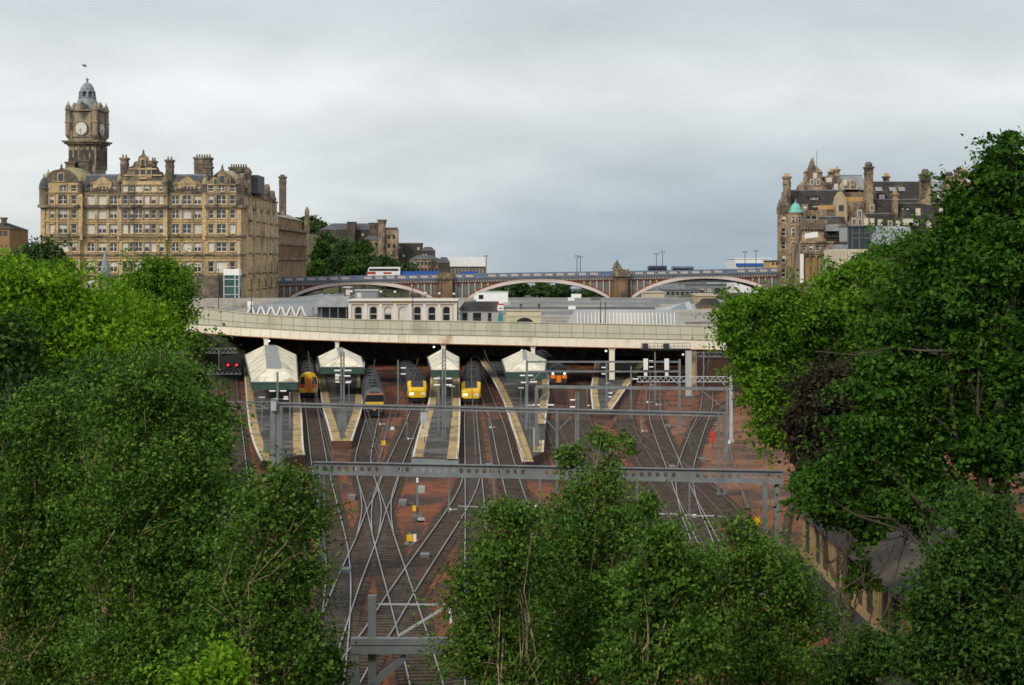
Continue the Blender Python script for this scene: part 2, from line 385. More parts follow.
sd = bpy.data.lights.new('sun', 'SUN'); sd.energy = 2.3; sd.angle = R(12); sd.color = (1.0, 0.90, 0.76)
sun = bpy.data.objects.new('sun', sd); col.objects.link(sun)
dirv = Vector((math.sin(SUN_AZ) * math.cos(SUN_EL), math.cos(SUN_AZ) * math.cos(SUN_EL), math.sin(SUN_EL)))
sun.rotation_euler = dirv.to_track_quat('Z', 'Y').to_euler()

cd = bpy.data.cameras.new('camera'); cam = bpy.data.objects.new('camera', cd); col.objects.link(cam)
cam.location = (0, 0, H); cam.rotation_euler = (R(90), 0, 0)
cd.sensor_fit = 'HORIZONTAL'; cd.sensor_width = 36; cd.lens = F / 1024 * 36
cd.shift_y = -(342.5 - HZ) / 1024
cd.clip_start = 0.5; cd.clip_end = 40000
scn.camera = cam
vs = scn.view_settings; vs.view_transform = 'Standard'; vs.look = 'None'; vs.gamma = 1; vs.exposure = 0.0; vs.use_curve_mapping = False
scn.render.engine = 'CYCLES'
cy_ = scn.cycles
cy_.max_bounces = 6; cy_.diffuse_bounces = 3; cy_.glossy_bounces = 2; cy_.transmission_bounces = 3; cy_.transparent_max_bounces = 4
cy_.caustics_reflective = False; cy_.caustics_refractive = False
cy_.use_denoising = True
cy_.filter_width = 1.6

# ================================================================== ground
def ss(a, b, x):
    t = np.clip((x - a) / (b - a), 0, 1); return t * t * (3 - 2 * t)
def ground_h(x, y):
    near = 17.7 * (1 - ss(1.0, 47, y))
    flank = 8.3 * np.maximum(ss(-44, -58, x), ss(48, 62, x)) * ss(40, 130, y)
    sta = np.maximum(near, flank)
    far = -75 * ss(900, 5200, y) - 0.022 * np.maximum(y - 5200, 0)
    base = sta * (1 - ss(620, 1000, y)) + far
    return base - 0.05
def sheet(name, xs, ys, hf, m):
    xs = np.array(xs, float); ys = np.array(ys, float)
    Xg, Yg = np.meshgrid(xs, ys)
    Zg = hf(Xg, Yg)
    nx, ny = len(xs), len(ys)
    v = np.stack([Xg, Yg, Zg], -1).reshape(-1, 3)
    f = [(j * nx + i, j * nx + i + 1, (j + 1) * nx + i + 1, (j + 1) * nx + i) for j in range(ny - 1) for i in range(nx - 1)]
    me = bpy.data.meshes.new(name); me.from_pydata(v.tolist(), [], f); me.materials.append(MATS[m])
    me.polygons.foreach_set('use_smooth', [True] * len(f)); me.update()
    o = bpy.data.objects.new(name, me); col.objects.link(o); o['kind'] = 'structure'
    return o
gx = [-12000, -5000, -2000, -900, -500, -300, -200, -140, -100] + list(range(-80, 84, 3)) + [100, 140, 200, 300, 500, 900, 2000, 5000, 12000]
gy = [-400, -100, -30, -10] + list(range(0, 70, 3)) + list(range(75, 300, 8)) + [320, 360, 420, 500, 580, 640, 700, 800, 950, 1200, 1600, 2200, 3000, 4200, 5200, 8000, 14000, 20000]
sheet('ground', gx, gy, ground_h, 'soil')
tb = sheet('trackbed', np.linspace(-46, 46, 60), np.linspace(56, 345, 120), lambda x, y: 0.0 + 0.06 * np.sin(x * 0.9 + y * 0.13) * np.cos(y * 0.41 + x * 0.2) + 0.02, 'ballast')
# paler, cleaner stone on the right-hand sidings
pb = MB()
pts = [(628, 425), (700, 425), (735, 450), (770, 470), (770, 520), (640, 520), (600, 460)]
sheet('ballast_patch', np.linspace(12, 33, 30), np.linspace(128, 235, 60), lambda x, y: 0.09 + 0.06 * np.sin(x * 0.9 + y * 0.13) * np.cos(y * 0.41 + x * 0.2) - 0.16 * (np.abs((x - 22.5) / 10.5) ** 4 + np.abs((y - 181) / 53) ** 4), 'ballast_pale')

# ================================================================== hill behind the bridge
def hill_h(x, y):
    cx_, cy_h = -150.0, 900.0
    r = np.sqrt(((x - cx_) / 175) ** 2 + ((y - cy_h) / 190) ** 2)
    return -1.0 + 37 * (1 - ss(0.15, 1.0, r)) + 1.2 * np.sin(x * .06) * np.cos(y * .05)
sheet('hill', np.linspace(-330, 30, 60), np.linspace(700, 1100, 50), hill_h, 'hill_grass')

# ================================================================== railway tracks
def rail_path(pix, step=2.0):
    return smooth_path([G(x, y) for x, y in pix], step)
def offset(path, d):
    out = []
    for i, p in enumerate(path):
        t = (path[min(i + 1, len(path) - 1)] - path[max(i - 1, 0)]).normalized()
        n = Vector((t.y, -t.x, 0)).normalized()
        out.append(p + n * d)
    return out
def sweep(mb, path, w, z0, z1, mi_top=0):
    vs = []; fs = []; n = len(path)
    a = offset(path, -w / 2); b = offset(path, w / 2)
    for i in range(n):
        vs += [(a[i].x, a[i].y, z0), (b[i].x, b[i].y, z0), (b[i].x, b[i].y, z1), (a[i].x, a[i].y, z1)]
    mb.add(vs, [])
    o = len(mb.v) - len(vs)
    for i in range(n - 1):
        q = o + i * 4; r_ = q + 4
        mb.f += [(q + 3, q + 2, r_ + 2, r_ + 3)]; mb.mi += [mi_top]
        mb.f += [(q, q + 3, r_ + 3, r_), (q + 2, q + 1, r_ + 1, r_ + 2)]; mb.mi += [0, 0]
    return mb
track_no = 0
def track(label, pix, bed=True, w=2.25, sleepers=True, far=None, shine=True):
    global track_no
    track_no += 1
    pix = list(pix)
    path = rail_path(pix)
    if far:
        d = Vector((far[0], far[1], 0)); path = smooth_path([d] + [path[0]], 3.0)[:-1] + path
    p0 = path[len(path) // 2]
    t = thing('railway_track', label, 'railway track', (p0.x, p0.y, 0), 'tracks fanning out from the station throat')
    zb = 0.12 + 0.004 * track_no
    if bed:
        m = MB(); sweep(m, path, w, -0.02, zb); m.build('ballast_bed', 'bed_dark', t)
        m = MB(); sweep(m, path, w + .95, -0.03, zb - .09); m.build('ballast_shoulder', 'bed_edge', t)
    if sleepers:
        m = MB(); acc = 0.0
        for i in range(len(path) - 1):
            a, b = path[i], path[i + 1]; L_ = (b - a).length; d = (b - a) / L_
            s_ = -acc
            while True:
                s_ += 0.68
                if s_ > L_: acc = L_ - (s_ - 0.68); break
                if a.y > 215: continue
                c = a + d * s_; n = Vector((d.y, -d.x, 0))
                hw, hd, zt = 1.27, 0.13, zb + 0.05
                q = [c - n * hw - d * hd, c + n * hw - d * hd, c + n * hw + d * hd, c - n * hw + d * hd]
                m.hexa([Vector((p.x, p.y, zb - .05)) for p in q], [Vector((p.x, p.y, zt)) for p in q])
        if m.v: m.build('sleeper_bed', 'sleeper', t, kind='stuff')
    for s_ in (-1, 1):
        m = MB(); sweep(m, offset(path, s_ * 0.75), 0.072, zb, 0.30 + 0.002 * track_no, 1)
        m.build('rail', ['rail_rust', 'rail_shine' if shine else 'rail_rust'], t)
    return t, path

def contact_wire(label, pix, lo=120, hi=262):
    P = [p for p in rail_path(pix, 6.0) if lo < p.y < hi]
    if len(P) < 3: return
    t = thing('overhead_wire', label, 'overhead wire', (P[0].x, P[0].y, 4.9), 'wires over the tracks')
    m = MB(); m.tube([(p.x, p.y, 4.9) for p in P], [.026] * len(P), 4); m.build('contact_wire', 'wire', t)
    m = MB(); m.tube([(p.x, p.y, 6.2 - .5 * math.sin(math.pi * (i % 6) / 6)) for i, p in enumerate(P)], [.026] * len(P), 4); m.build('messenger_wire', 'wire', t)
    for i in range(0, len(P), 2):
        m = MB(); z = 6.2 - .5 * math.sin(math.pi * (i % 6) / 6); m.bar((P[i].x, P[i].y, 4.9), (P[i].x, P[i].y, z), .02); m.build('dropper', 'wire', t)
track('running line nearest the left platform, half under birch leaves', [(231, 370), (233, 400), (236.5, 445), (239, 475), (245, 520), (255, 580), (270, 650)], far=(-44, 345))
track('outermost siding on the left, mostly hidden behind the birches', [(211, 380), (212, 400), (213, 450), (214, 500), (215, 600)], far=(-54, 340))
track('line running out from the yellow and red railcar', [(308, 392), (310, 405), (313, 422), (317, 450), (320, 470), (326, 500), (333.5, 535), (337, 558), (338, 590), (334, 640), (325, 700)], far=(-38, 335))
track('line under the blue locomotive, crossing to the lower right through the slip', [(375, 405), (374, 415), (371, 425), (363.8, 456), (363.4, 470), (365.5, 480), (374, 505), (383, 538), (386.5, 551), (399.5, 594), (412, 637), (425, 685), (434, 720)], far=(-27, 325))
track('line under the left yellow fronted express, crossing to the lower left', [(418, 404), (413, 423), (399, 457), (393.5, 470), (385, 496), (376.5, 514), (367.5, 540), (361, 556), (347, 590), (330, 637), (315, 679), (300, 720)], far=(-20.5, 325))
track('curved slip rails on the left of the scissors crossing', [(363.4, 470), (369.5, 496), (371.5, 515), (367.5, 540)], bed=False, sleepers=False)
track('curved slip rails on the right of the scissors crossing', [(393.5, 470), (383.5, 496), (381.3, 518), (383, 540)], bed=False, sleepers=False)
track('straight line below the right yellow fronted express', [(471, 403), (470.7, 421), (472.6, 458), (473, 475), (474.5, 500), (475.5, 527), (477, 580), (479, 640), (482, 700)], far=(-6.5, 325))
track('crossover curving down left from the straight express line', [(472.6, 458), (473, 472), (468.5, 490), (457, 513), (436, 545), (418, 572), (400.5, 599), (377.5, 637), (359, 663), (346, 685), (328, 715)])
track('rusty line beside the tan edge of the fourth platform', [(474, 365), (481, 383), (488, 402), (497, 425), (504.7, 458), (508.5, 472), (513, 490), (519, 510), (527, 540), (545, 600), (565, 685)], far=(-11, 350))
track('line from the deep orange fronted railcar under the bridge', [(558.5, 380), (559, 388), (560, 400), (565, 424), (574, 444), (590, 470), (610, 500), (640, 545), (665, 600)], far=(4, 340), shine=False)
track('dark curving line right of the orange fronted railcar', [(581, 378), (581.5, 392), (582.5, 418), (588, 432), (597, 448), (612, 468), (632, 490), (650, 510), (680, 550), (705, 600)], far=(11, 330), shine=False)
track('line beside the narrow right-hand platform end', [(640, 378), (632, 392), (627, 410), (628, 430), (640, 455), (655, 480), (668, 500), (684, 530), (700, 570)], far=(24, 340), shine=False)
track('left line of the pair joining on the pale ballast', [(656, 380), (655, 394), (655, 416), (660, 434), (670.5, 461), (677, 477), (686, 500), (698, 525), (715, 560), (735, 600)], far=(28, 335))
track('right line of the pair joining on the pale ballast', [(712, 378), (708, 394), (706, 412), (698, 432), (688, 461), (684.5, 478), (686, 497), (691, 517), (700, 540), (712, 575)], far=(42, 320))
track('short spur curving off right under the big trees', [(790, 396), (760, 397), (738, 401), (721, 409), (709, 418), (699, 432)], sleepers=False, shine=False)

contact_wire('wires over the line running out from the yellow and red railcar', [(308, 392), (313, 422), (320, 470), (333.5, 535)])
contact_wire('wires over the line under the blue locomotive', [(375, 405), (371, 425), (363.8, 456), (374, 505), (386.5, 551)])
contact_wire('wires over the slanting line of the left express', [(418, 404), (399, 457), (385, 496), (361, 556)])
contact_wire('wires over the straight line of the right express', [(471, 403), (472.6, 458), (474.5, 500), (477, 580)])
contact_wire('wires over the rusty line beside the tan edge', [(481, 383), (497, 425), (508.5, 472), (527, 540)])
contact_wire('wires over the left line on the pale ballast', [(656, 380), (655, 416), (670.5, 461), (698, 525)])
contact_wire('wires over the right line on the pale ballast', [(712, 378), (706, 412), (688, 461), (691, 517)])
# extra sidings seen brown and dull between the platform tip and the pale ballast
track('dull brown siding threading between the narrow platform tip and the pale pair', [(622, 425), (640, 440), (660, 455), (690, 478), (720, 505), (750, 540)], shine=False, sleepers=True)
track('rusty spur beside the orange railcar line, lost in the middle birch', [(548, 420), (556, 440), (566, 462), (580, 490), (600, 530)], shine=False, sleepers=True)
# concrete cable troughs and small lineside gear
for lab, pix in (('concrete cable trough between locomotive and left express lines', [(392, 405), (388, 425), (381, 455), (376, 468)]), ('concrete cable trough right of the straight express line', [(487, 420), (490, 445), (493, 480), (497, 520)]), ('concrete cable trough at the right edge of the pale ballast', [(722, 410), (728, 440), (735, 470), (748, 510)]), ('concrete cable trough left of the railcar line', [(299, 470), (303, 500), (306, 540), (305, 580)])):
    P = rail_path(pix, 3.0); m = MB(); sweep(m, P, .24, -.05, .14); tag(m.build('cable_trough', 'trough'), lab, 'cable trough', 'cable troughs beside the tracks')
for k, (px, py, lab) in enumerate(((352, 500, 'point motor left of the scissors crossing'), (403, 505, 'point motor right of the scissors crossing'), (346, 575, 'point motor beside the lower left rails'), (425, 560, 'point motor beside the long crossover curve'), (489, 468, 'point motor right of the straight express rails'), (672, 470, 'point motor where the pale pair of lines join'), (702, 462, 'point motor right of the pale pair of lines'), (668, 428, 'point motor between the pale pair of lines'))):
    p = G(px, py); t = thing('point_motor', lab, 'point motor', (p.x, p.y, 0), 'point motors beside the rails')
    m = MB(); m.box(p.x - .3, p.x + .3, p.y - .5, p.y + .5, 0, .42); m.build('casing', 'galv', t)
    m = MB(); m.box(p.x - .9, p.x + .9, p.y - .12, p.y + .12, .02, .14); m.build('rod', 'rail_rust', t)
# ================================================================== platforms
def platform(label, lp, rp, z=0.9, strip=1.0, back=345, tan_to=(None, None)):
    """lp / rp: outer edges as photo points from the near end to the far end"""
    def edge(pp):
        q = [G(x, y, z) for x, y in pp]
        if q[-1].y < back:
            d = (q[-1] - q[-2]).normalized(); k = (back - q[-1].y) / d.y
            q.append(q[-1] + d * k)
        return q
    A = smooth_path(edge(lp), 4); B = smooth_path(edge(rp), 4)
    n = 40
    def res(P):
        ds = [0]
        for i in range(1, len(P)): ds.append(ds[-1] + (P[i] - P[i - 1]).length)
        out = []
        for k in range(n + 1):
            t = ds[-1] * k / n; i = 0
            while i < len(ds) - 2 and ds[i + 1] < t: i += 1
            f = (t - ds[i]) / max(ds[i + 1] - ds[i], 1e-6)
            out.append(P[i].lerp(P[i + 1], f))
        return out
    A = res(A); B = res(B)
    c = (A[0] + B[0]) / 2
    t = thing('station_platform', label, 'platform', (c.x, c.y, 0), 'platforms reaching out from under the road bridge')
    m = MB(); vs = []
    for a, b in zip(A, B): vs += [(a.x, a.y, z), (b.x, b.y, z)]
    m.add(vs, [(2 * i, 2 * i + 1, 2 * i + 3, 2 * i + 2) for i in range(n)]); m.build('surface', 'asphalt', t)
    m = MB(); vs = []
    for a, b in zip(A, B): vs += [(a.x, a.y, z - .003), (b.x, b.y, z - .003), (a.x, a.y, -.1), (b.x, b.y, -.1)]
    m.add(vs, [f for i in range(n) for f in ((4 * i, 4 * i + 4, 4 * i + 6, 4 * i + 2), (4 * i + 1, 4 * i + 3, 4 * i + 7, 4 * i + 5))] + [(0, 2, 3, 1)])
    m.build('brick_face', 'brick_face', t)
    for P, s_ in ((A, 1), (B, -1)):
        Q0 = offset(P, -0.06 * s_); Q1 = offset(P, 0.14 * s_); Q2 = offset(P, strip * s_)
        m = MB()
        for (E0, E1, zt, zb, mi) in ((Q0, Q1, z + .014, z - .12, 0),):
            vs = []
            for a, b in zip(E0, E1): vs += [(a.x, a.y, zb), (a.x, a.y, zt), (b.x, b.y, zt)]
            m.add(vs, [f for i in range(n) for f in ((3 * i, 3 * i + 1, 3 * i + 4, 3 * i + 3), (3 * i + 1, 3 * i + 2, 3 * i + 5, 3 * i + 4))])
        m.build('white_coping', 'white_line', t)
        m = MB(); vs = []
        for a, b in zip(Q1, Q2): vs += [(a.x, a.y, z + .01), (b.x, b.y, z + .01)]
        m.add(vs, [(2 * i, 2 * i + 1, 2 * i + 3, 2 * i + 2) for i in range(n)]); m.build('paving_strip', 'tan_paving', t)
    return t
platform('leftmost platform with tan edges and a big white canopy', [(262, 461), (253, 440), (247.5, 410), (243, 352)], [(304.5, 455), (303, 445), (301, 408), (298, 385), (295, 356)])
platform('pointed platform end between the railcar and the blue locomotive', [(332, 441), (328, 425), (323, 408), (320.5, 391), (317, 370)], [(351.5, 441), (356, 427), (361.6, 409), (363, 393), (364, 372)])
platform('platform between the two yellow fronted express trains', [(412.6, 457), (417, 439), (424, 415), (428.4, 403), (430.5, 388), (431, 370)], [(457.5, 459), (459.3, 433), (460, 400), (459, 375)])
platform('platform with a long tan edge right of the straight express', [(523, 462), (514, 432), (503, 400), (492, 378), (480, 360)], [(543, 452), (545, 425), (547.5, 403), (549, 388), (546, 362)])
platform('narrow platform tip with two curved tan edges on the right', [(593, 411), (592, 403), (591, 390), (593, 376)], [(610, 411), (617, 401), (624.5, 390), (634, 377)], strip=.95)

# ================================================================== canopies
def canopy(label, yl, xl, xr, bl, br, ridge=5.7, flat=0.0, zf=4.9, drop=0.95, back=None):
    FL, FR, BL, BR = G(xl, yl, zf), G(xr, yl, zf), G(*bl, zf), G(*br, zf)
    def ext(a, b, Y):
        d = (b - a); return a + d * ((Y - a.y) / d.y)
    Yb = min(max(BL.y, BR.y), 274.2); BL = ext(FL, BL, Yb); BR = ext(FR, BR, Yb)
    c = (FL + FR) / 2; cb = (BL + BR) / 2
    t = thing('platform_canopy', label, 'canopy', (c.x, c.y + 2, 0.9), 'white hipped canopies over the platforms')
    d = (cb - c).normalized(); w = (FR - FL).length; sx = Vector((1, 0, 0))
    h1 = c + d * 2.3 + Vector((0, 0, ridge - zf)); h2 = cb + Vector((0, 0, ridge - zf))
    n = sx * max(flat / 2, 0.06)
    r1, r2, r3, r4 = h1 - n, h1 + n, h2 + n, h2 - n
    m = MB(); m.add([FL, FR, r2, r1], [(0, 1, 2, 3)]); m.add([FL, r1, r4, BL], [(0, 1, 2, 3)]); m.add([FR, BR, r3, r2], [(0, 1, 2, 3)])
    m.build('roof', 'roof_white', t)
    m = MB(); q = Vector((0, 0, .05)); m.hexa([r1, r2, r3, r4], [r1 + q, r2 + q, r3 + q, r4 + q]); m.build('ridge_cap', 'roof_grey', t)
    m = MB()
    for a, b in ((FL, r1), (FR, r2)): m.bar(a + Vector((0, 0, .04)), b + Vector((0, 0, .06)), .18, .1)
    m.build('hip_capping', 'frame_white', t)
    for (p0, p1, q0, q1) in ((FL, BL, r1, r4), (FR, BR, r2, r3)):
        nn_ = max(3, int((p1 - p0).length / 4.5))
        for k in range(1, nn_): m = MB(); m.bar(p0.lerp(p1, k / nn_) + Vector((0, 0, .02)), q0.lerp(q1, k / nn_) + Vector((0, 0, .02)), .08, .05); m.build('roof_seam', 'roof_white', t)
    for k in range(1, 4): m = MB(); m.bar(FL.lerp(FR, k / 4) + Vector((0, 0, .02)), r1.lerp(r2, k / 4) + Vector((0, 0, .02)), .08, .05); m.build('roof_seam', 'roof_white', t)
    m = MB()
    for a, b in ((FL, FR), (BL, FL), (FR, BR)): m.bar(a + Vector((0, 0, -.02)), b + Vector((0, 0, -.02)), .16, .12)
    m.build('gutter', 'galv', t)
    dz = Vector((0, 0, -drop)); up = Vector((0, 0, -.03)); m = MB()
    for a, b in ((FL, FR), (BL, FL), (FR, BR)):
        dd = (b - a).normalized(); nn = Vector((dd.y, -dd.x, 0)) * .1
        m.hexa([a + dz, b + dz, b + dz - nn, a + dz - nn], [a + up, b + up, b + up - nn, a + up - nn])
    m.build('green_fascia', 'green_fascia', t)
    m = MB(); e = Vector((0, 0, -.5)); m.add([FL + e, FR + e, BR + e, BL + e], [(0, 1, 2, 3)]); m.build('soffit', 'roof_grey', t)
    for k in range(2):
        p = c.lerp(cb, 0.08 + 0.35 * k)
        m = MB(); m.cyl((p.x, p.y, .9), (p.x, p.y, zf - .4), .14, n=8); m.cyl((p.x, p.y, .9), (p.x, p.y, 1.3), .22, n=8); m.build('column', 'green_fascia', t)
    return t
canopy('big white canopy with a grey ridge over the leftmost platform', 382, 251.5, 297.8, (244.5, 353), (296, 353), 6.35, flat=1.9)
canopy('white canopy between the railcar and the blue locomotive', 367, 320.5, 364, (318, 356.5), (361, 357), 6.25, flat=.9)
canopy('narrowest white canopy, between the two yellow fronted expresses', 370, 431.6, 459, (427.5, 357), (459, 358), 6.2)
canopy('white canopy to the right of the straight express', 372, 506, 545, (502, 359.5), (546, 360), 6.3, flat=.6)

# ================================================================== trains
SEC = [(-1.05, .85), (-1.3, 1.0), (-1.36, 1.7), (-1.36, 2.6), (-1.25, 3.1), (-.95, 3.5), (-.5, 3.72), (0, 3.8), (.5, 3.72), (.95, 3.5), (1.25, 3.1), (1.36, 2.6), (1.36, 1.7), (1.3, 1.0), (1.05, .85)]
def path_from(px, py, far, length, mids=()):
    a = G(px, py); pts = [a] + [G(*q) for q in mids] + [Vector((far[0], far[1], 0))]
    return smooth_path(pts, 1.5)
def along(P, s):
    acc = 0
    for i in range(len(P) - 1):
        L_ = (P[i + 1] - P[i]).length
        if acc + L_ >= s or i == len(P) - 2:
            d = (P[i + 1] - P[i]).normalized(); return P[i] + d * (s - acc), d
        acc += L_
def loft(P, secs):
    """secs: (s, [(u,z)...]) rings put along the path"""
    m = MB(); n = len(secs[0][1])
    vs = []
    for s, ring in secs:
        p, d = along(P, s); nx = Vector((d.y, -d.x, 0))
        vs += [p + nx * u + Vector((0, 0, z)) for u, z in ring]
    fs = [(i * n + k, i * n + (k + 1) % n, (i + 1) * n + (k + 1) % n, (i + 1) * n + k) for i in range(len(secs) - 1) for k in range(n)]
    fs += [tuple(range(n)), tuple(range((len(secs) - 1) * n, len(secs) * n))[::-1]]
    return m.add(vs, fs), n
def at(P, s, u, z):
    p, d = along(P, s); nx = Vector((d.y, -d.x, 0)); return p + nx * u + Vector((0, 0, z))
def bodyshell(P, t, s0, s1, side, roofm='train_roof', name='body', band=True):
    ss_ = [s0 + (s1 - s0) * k / 10 for k in range(11)]
    m, n = loft(P, [(s, SEC) for s in ss_])
    k = 0
    for i in range(10):
        for j in range(n):
            if 3 <= j <= 10: m.mi[k] = 1
            k += 1
    b = m.build(name, [side, roofm], t, smooth=False)
    if band:
        for u in (-1.372, 1.372):
            m = MB()
            for i in range(10):
                m.add([at(P, ss_[i] + .3, u, 2.0), at(P, ss_[i + 1] - .3, u, 2.0), at(P, ss_[i + 1] - .3, u, 2.65), at(P, ss_[i] + .3, u, 2.65)], [(0, 1, 2, 3)])
            m.build('window_band', 'glass', b)
    for k in range(3):
        s = s0 + (s1 - s0) * (.2 + .3 * k); m = MB()
        m.hexa([at(P, s - .7, -.45, 3.6), at(P, s + .7, -.45, 3.6), at(P, s + .7, .45, 3.6), at(P, s - .7, .45, 3.6)], [at(P, s - .7, -.45, 3.92), at(P, s + .7, -.45, 3.92), at(P, s + .7, .45, 3.92), at(P, s - .7, .45, 3.92)]); m.build('roof_vent', 'black', b)
    for s in (s0 + 3, s1 - 3):
        m = MB(); p, d = along(P, s); nx = Vector((d.y, -d.x, 0))
        for u in (-1.0, 1.0):
            m.hexa([at(P, s - 1.6, u - .1, .45), at(P, s + 1.6, u - .1, .45), at(P, s + 1.6, u + .1, .45), at(P, s - 1.6, u + .1, .45)],
                   [at(P, s - 1.6, u - .1, .95), at(P, s + 1.6, u - .1, .95), at(P, s + 1.6, u + .1, .95), at(P, s - 1.6, u + .1, .95)])
            for e in (-1.2, 1.2):
                q = at(P, s + e, u, .75); m.cyl(q - nx * .08, q + nx * .08, .45, n=12)
        m.build('bogie', 'dark_metal', b)
    return b
def quad_on(P, pts, name, mt, parent):
    m = MB(); m.add([at(P, *p) for p in pts], [tuple(range(len(pts)))]); return m.build(name, mt, parent)
def express(label, px, py, far, side):
    P = path_from(px, py, far, 45)
    a = P[0]; t = thing('express_train', label, 'train', (a.x, a.y, 0), 'trains waiting at the platforms')
    def ring(top, hw, z0=.95):
        return [(-hw * .85, z0), (-hw, z0 + .12), (-hw, z0 + .45 * (top - z0)), (-hw, top - .25), (-hw * .93, top - .1), (-hw * .7, top), (hw * .7, top), (hw * .93, top - .1), (hw, top - .25), (hw, z0 + .45 * (top - z0)), (hw, z0 + .12), (hw * .85, z0)]
    m, n = loft(P, [(0, ring(1.9, 1.08)), (.12, ring(2.1, 1.2)), (.35, ring(2.3, 1.28)), (1.0, ring(2.75, 1.33)), (1.6, ring(3.15, 1.35))])
    m.build('nose', 'yellow', t)
    ss_ = [(1.6, 3.15), (2.3, 3.55), (3.0, 3.78)]
    m, n = loft(P, [(s, ring(tp, 1.355)) for s, tp in ss_]); m.build('cab_roof', 'train_roof', t)
    w = quad_on(P, [(.40, -.84, 2.35), (.40, .84, 2.35), (1.58, .82, 3.17), (1.58, -.82, 3.17)], 'windscreen', 'glass', t)
    for u in (-.78, .78):
        m = MB(); q = at(P, 0, u, 1.45); p, d = along(P, 0); nx = Vector((d.y, -d.x, 0))
        m.hexa([q - nx * .27 - d * .06 - Vector((0, 0, .14)), q + nx * .27 - d * .06 - Vector((0, 0, .14)), q + nx * .27 + d * .05 - Vector((0, 0, .14)), q - nx * .27 + d * .05 - Vector((0, 0, .14))],
               [q - nx * .27 - d * .06 + Vector((0, 0, .14)), q + nx * .27 - d * .06 + Vector((0, 0, .14)), q + nx * .27 + d * .05 + Vector((0, 0, .14)), q - nx * .27 + d * .05 + Vector((0, 0, .14))])
        m.build('headlight', 'head_lamp' if u < 0 else 'white_paint', t)
    m, n = loft(P, [(.08, ring(.93, 1.15, .35)), (1.4, ring(.93, 1.2, .35))]); m.build('front_valance', 'black', t)
    bodyshell(P, t, 3.0, 17.5, side); bodyshell(P, t, 18.3, 41, side, name='coach')
    return t
express('dark roofed express with a yellow nose on the slanting line, left of the twin', 417.5, 404.5, (-21.5, 325), 'train_blue')
express('dark roofed express with a yellow nose on the straight line, right of the twin', 471, 405.5, (-6.8, 325), 'train_blue')

def railcar(label, px, py, far, small=False):
    P = path_from(px, py, far, 45); a = P[0]
    t = thing('railcar', label, 'train', (a.x, a.y, 0), 'trains waiting at the platforms')
    m, n = loft(P, [(0, [(u * .97, z if z < 3 else z - .12) for u, z in SEC]), (.25, SEC), (.6, SEC)])
    m.build('cab_front', 'yellow' if not small else 'train_dark', t)
    for u in (-.86, .86):
        quad_on(P, [(-.015, u - .40, 2.1), (-.015, u + .40, 2.1), (-.015, u + .30 - .1 * (u > 0), 3.15), (-.015, u - .30 + .1 * (u < 0), 3.15)], 'cab_window', 'glass', t)
        quad_on(P, [(-.018, u - .36, 1.55), (-.018, u + .36, 1.55), (-.018, u + .36, 2.08), (-.018, u - .36, 2.08)], 'light_panel', 'red_paint' if not small else 'orange', t)
        m = MB(); q = at(P, 0, u * 1.05, 1.35 if not small else 2.3); p, d = along(P, 0)
        m.cyl(q - d * .06, q, .13 if not small else .2, n=10); m.build('headlight', 'white_paint' if not small else 'white_lamp', t)
    m = MB(); dz_ = 2.0 if small else 3.0
    m.hexa([at(P, -.12, -.36, .95), at(P, -.12, .36, .95), at(P, .02, .36, .95), at(P, .02, -.36, .95)], [at(P, -.12, -.36, dz_), at(P, -.12, .36, dz_), at(P, .02, .36, dz_), at(P, .02, -.36, dz_)])
    m.build('gangway_door', 'orange', t)
    m, n = loft(P, [(-.05, [(-1.1, .3), (1.1, .3), (1.1, .9), (-1.1, .9)]), (1.2, [(-1.1, .3), (1.1, .3), (1.1, .9), (-1.1, .9)])]); m.build('front_valance', 'black', t)
    bodyshell(P, t, .6, 22, 'train_maroon' if not small else 'train_grey'); bodyshell(P, t, 22.8, 44, 'train_maroon' if not small else 'train_grey', name='coach')
    return t
railcar('yellow fronted railcar with an orange door and red light panels beside the big canopy', 308.5, 399, (-38.5, 325))
railcar('orange fronted railcar with two bright lamps in the shade under the bridge', 558.7, 388.5, (4, 340), True)

P = path_from(374.5, 419, (-27.5, 325), 45); a = P[0]
t = thing('locomotive', 'dark blue locomotive with an orange band over its windscreen', 'locomotive', (a.x, a.y, 0), 'trains waiting at the platforms')
m, n = loft(P, [(0, [(u * .9, z if z < 3 else z - .35) for u, z in SEC]), (.5, [(u * .97, z if z < 3 else z - .12) for u, z in SEC]), (1.0, SEC)]); m.build('cab_front', 'loco_front', t)
quad_on(P, [(-.03, -1.0, 3.04), (-.03, 1.0, 3.04), (.06, .85, 3.24), (.06, -.85, 3.24)], 'destination_band', 'orange', t)
quad_on(P, [(-.03, -1.12, 2.2), (-.03, 1.12, 2.2), (-.03, 1.1, 2.95), (-.03, -1.1, 2.95)], 'windscreen', 'glass', t)
quad_on(P, [(-.03, -1.12, 1.55), (-.03, 1.12, 1.55), (-.03, 1.12, 2.1), (-.03, -1.12, 2.1)], 'yellow_panel', 'yellow', t)
m = MB(); p, d = along(P, 0); nx = Vector((d.y, -d.x, 0))
for z0, z1 in ((.35, 1.4),):
    m.hexa([at(P, -.08, -1.2, z0), at(P, -.08, 1.2, z0), at(P, .6, 1.2, z0), at(P, .6, -1.2, z0)], [at(P, -.08, -1.2, z1), at(P, -.08, 1.2, z1), at(P, .6, 1.2, z1), at(P, .6, -1.2, z1)])
m.build('buffer_beam', 'black', t)
for u in (-.85, .85):
    m = MB(); q = at(P, 0, u, 1.05); m.cyl(q - d * .5, q, .2, n=10); m.build('buffer', 'dark_metal', t)
m = MB(); q = at(P, 0, 0, 1.2); m.cyl(q - d * .16, q, .16, n=10); m.build('headlight', 'orange', t)
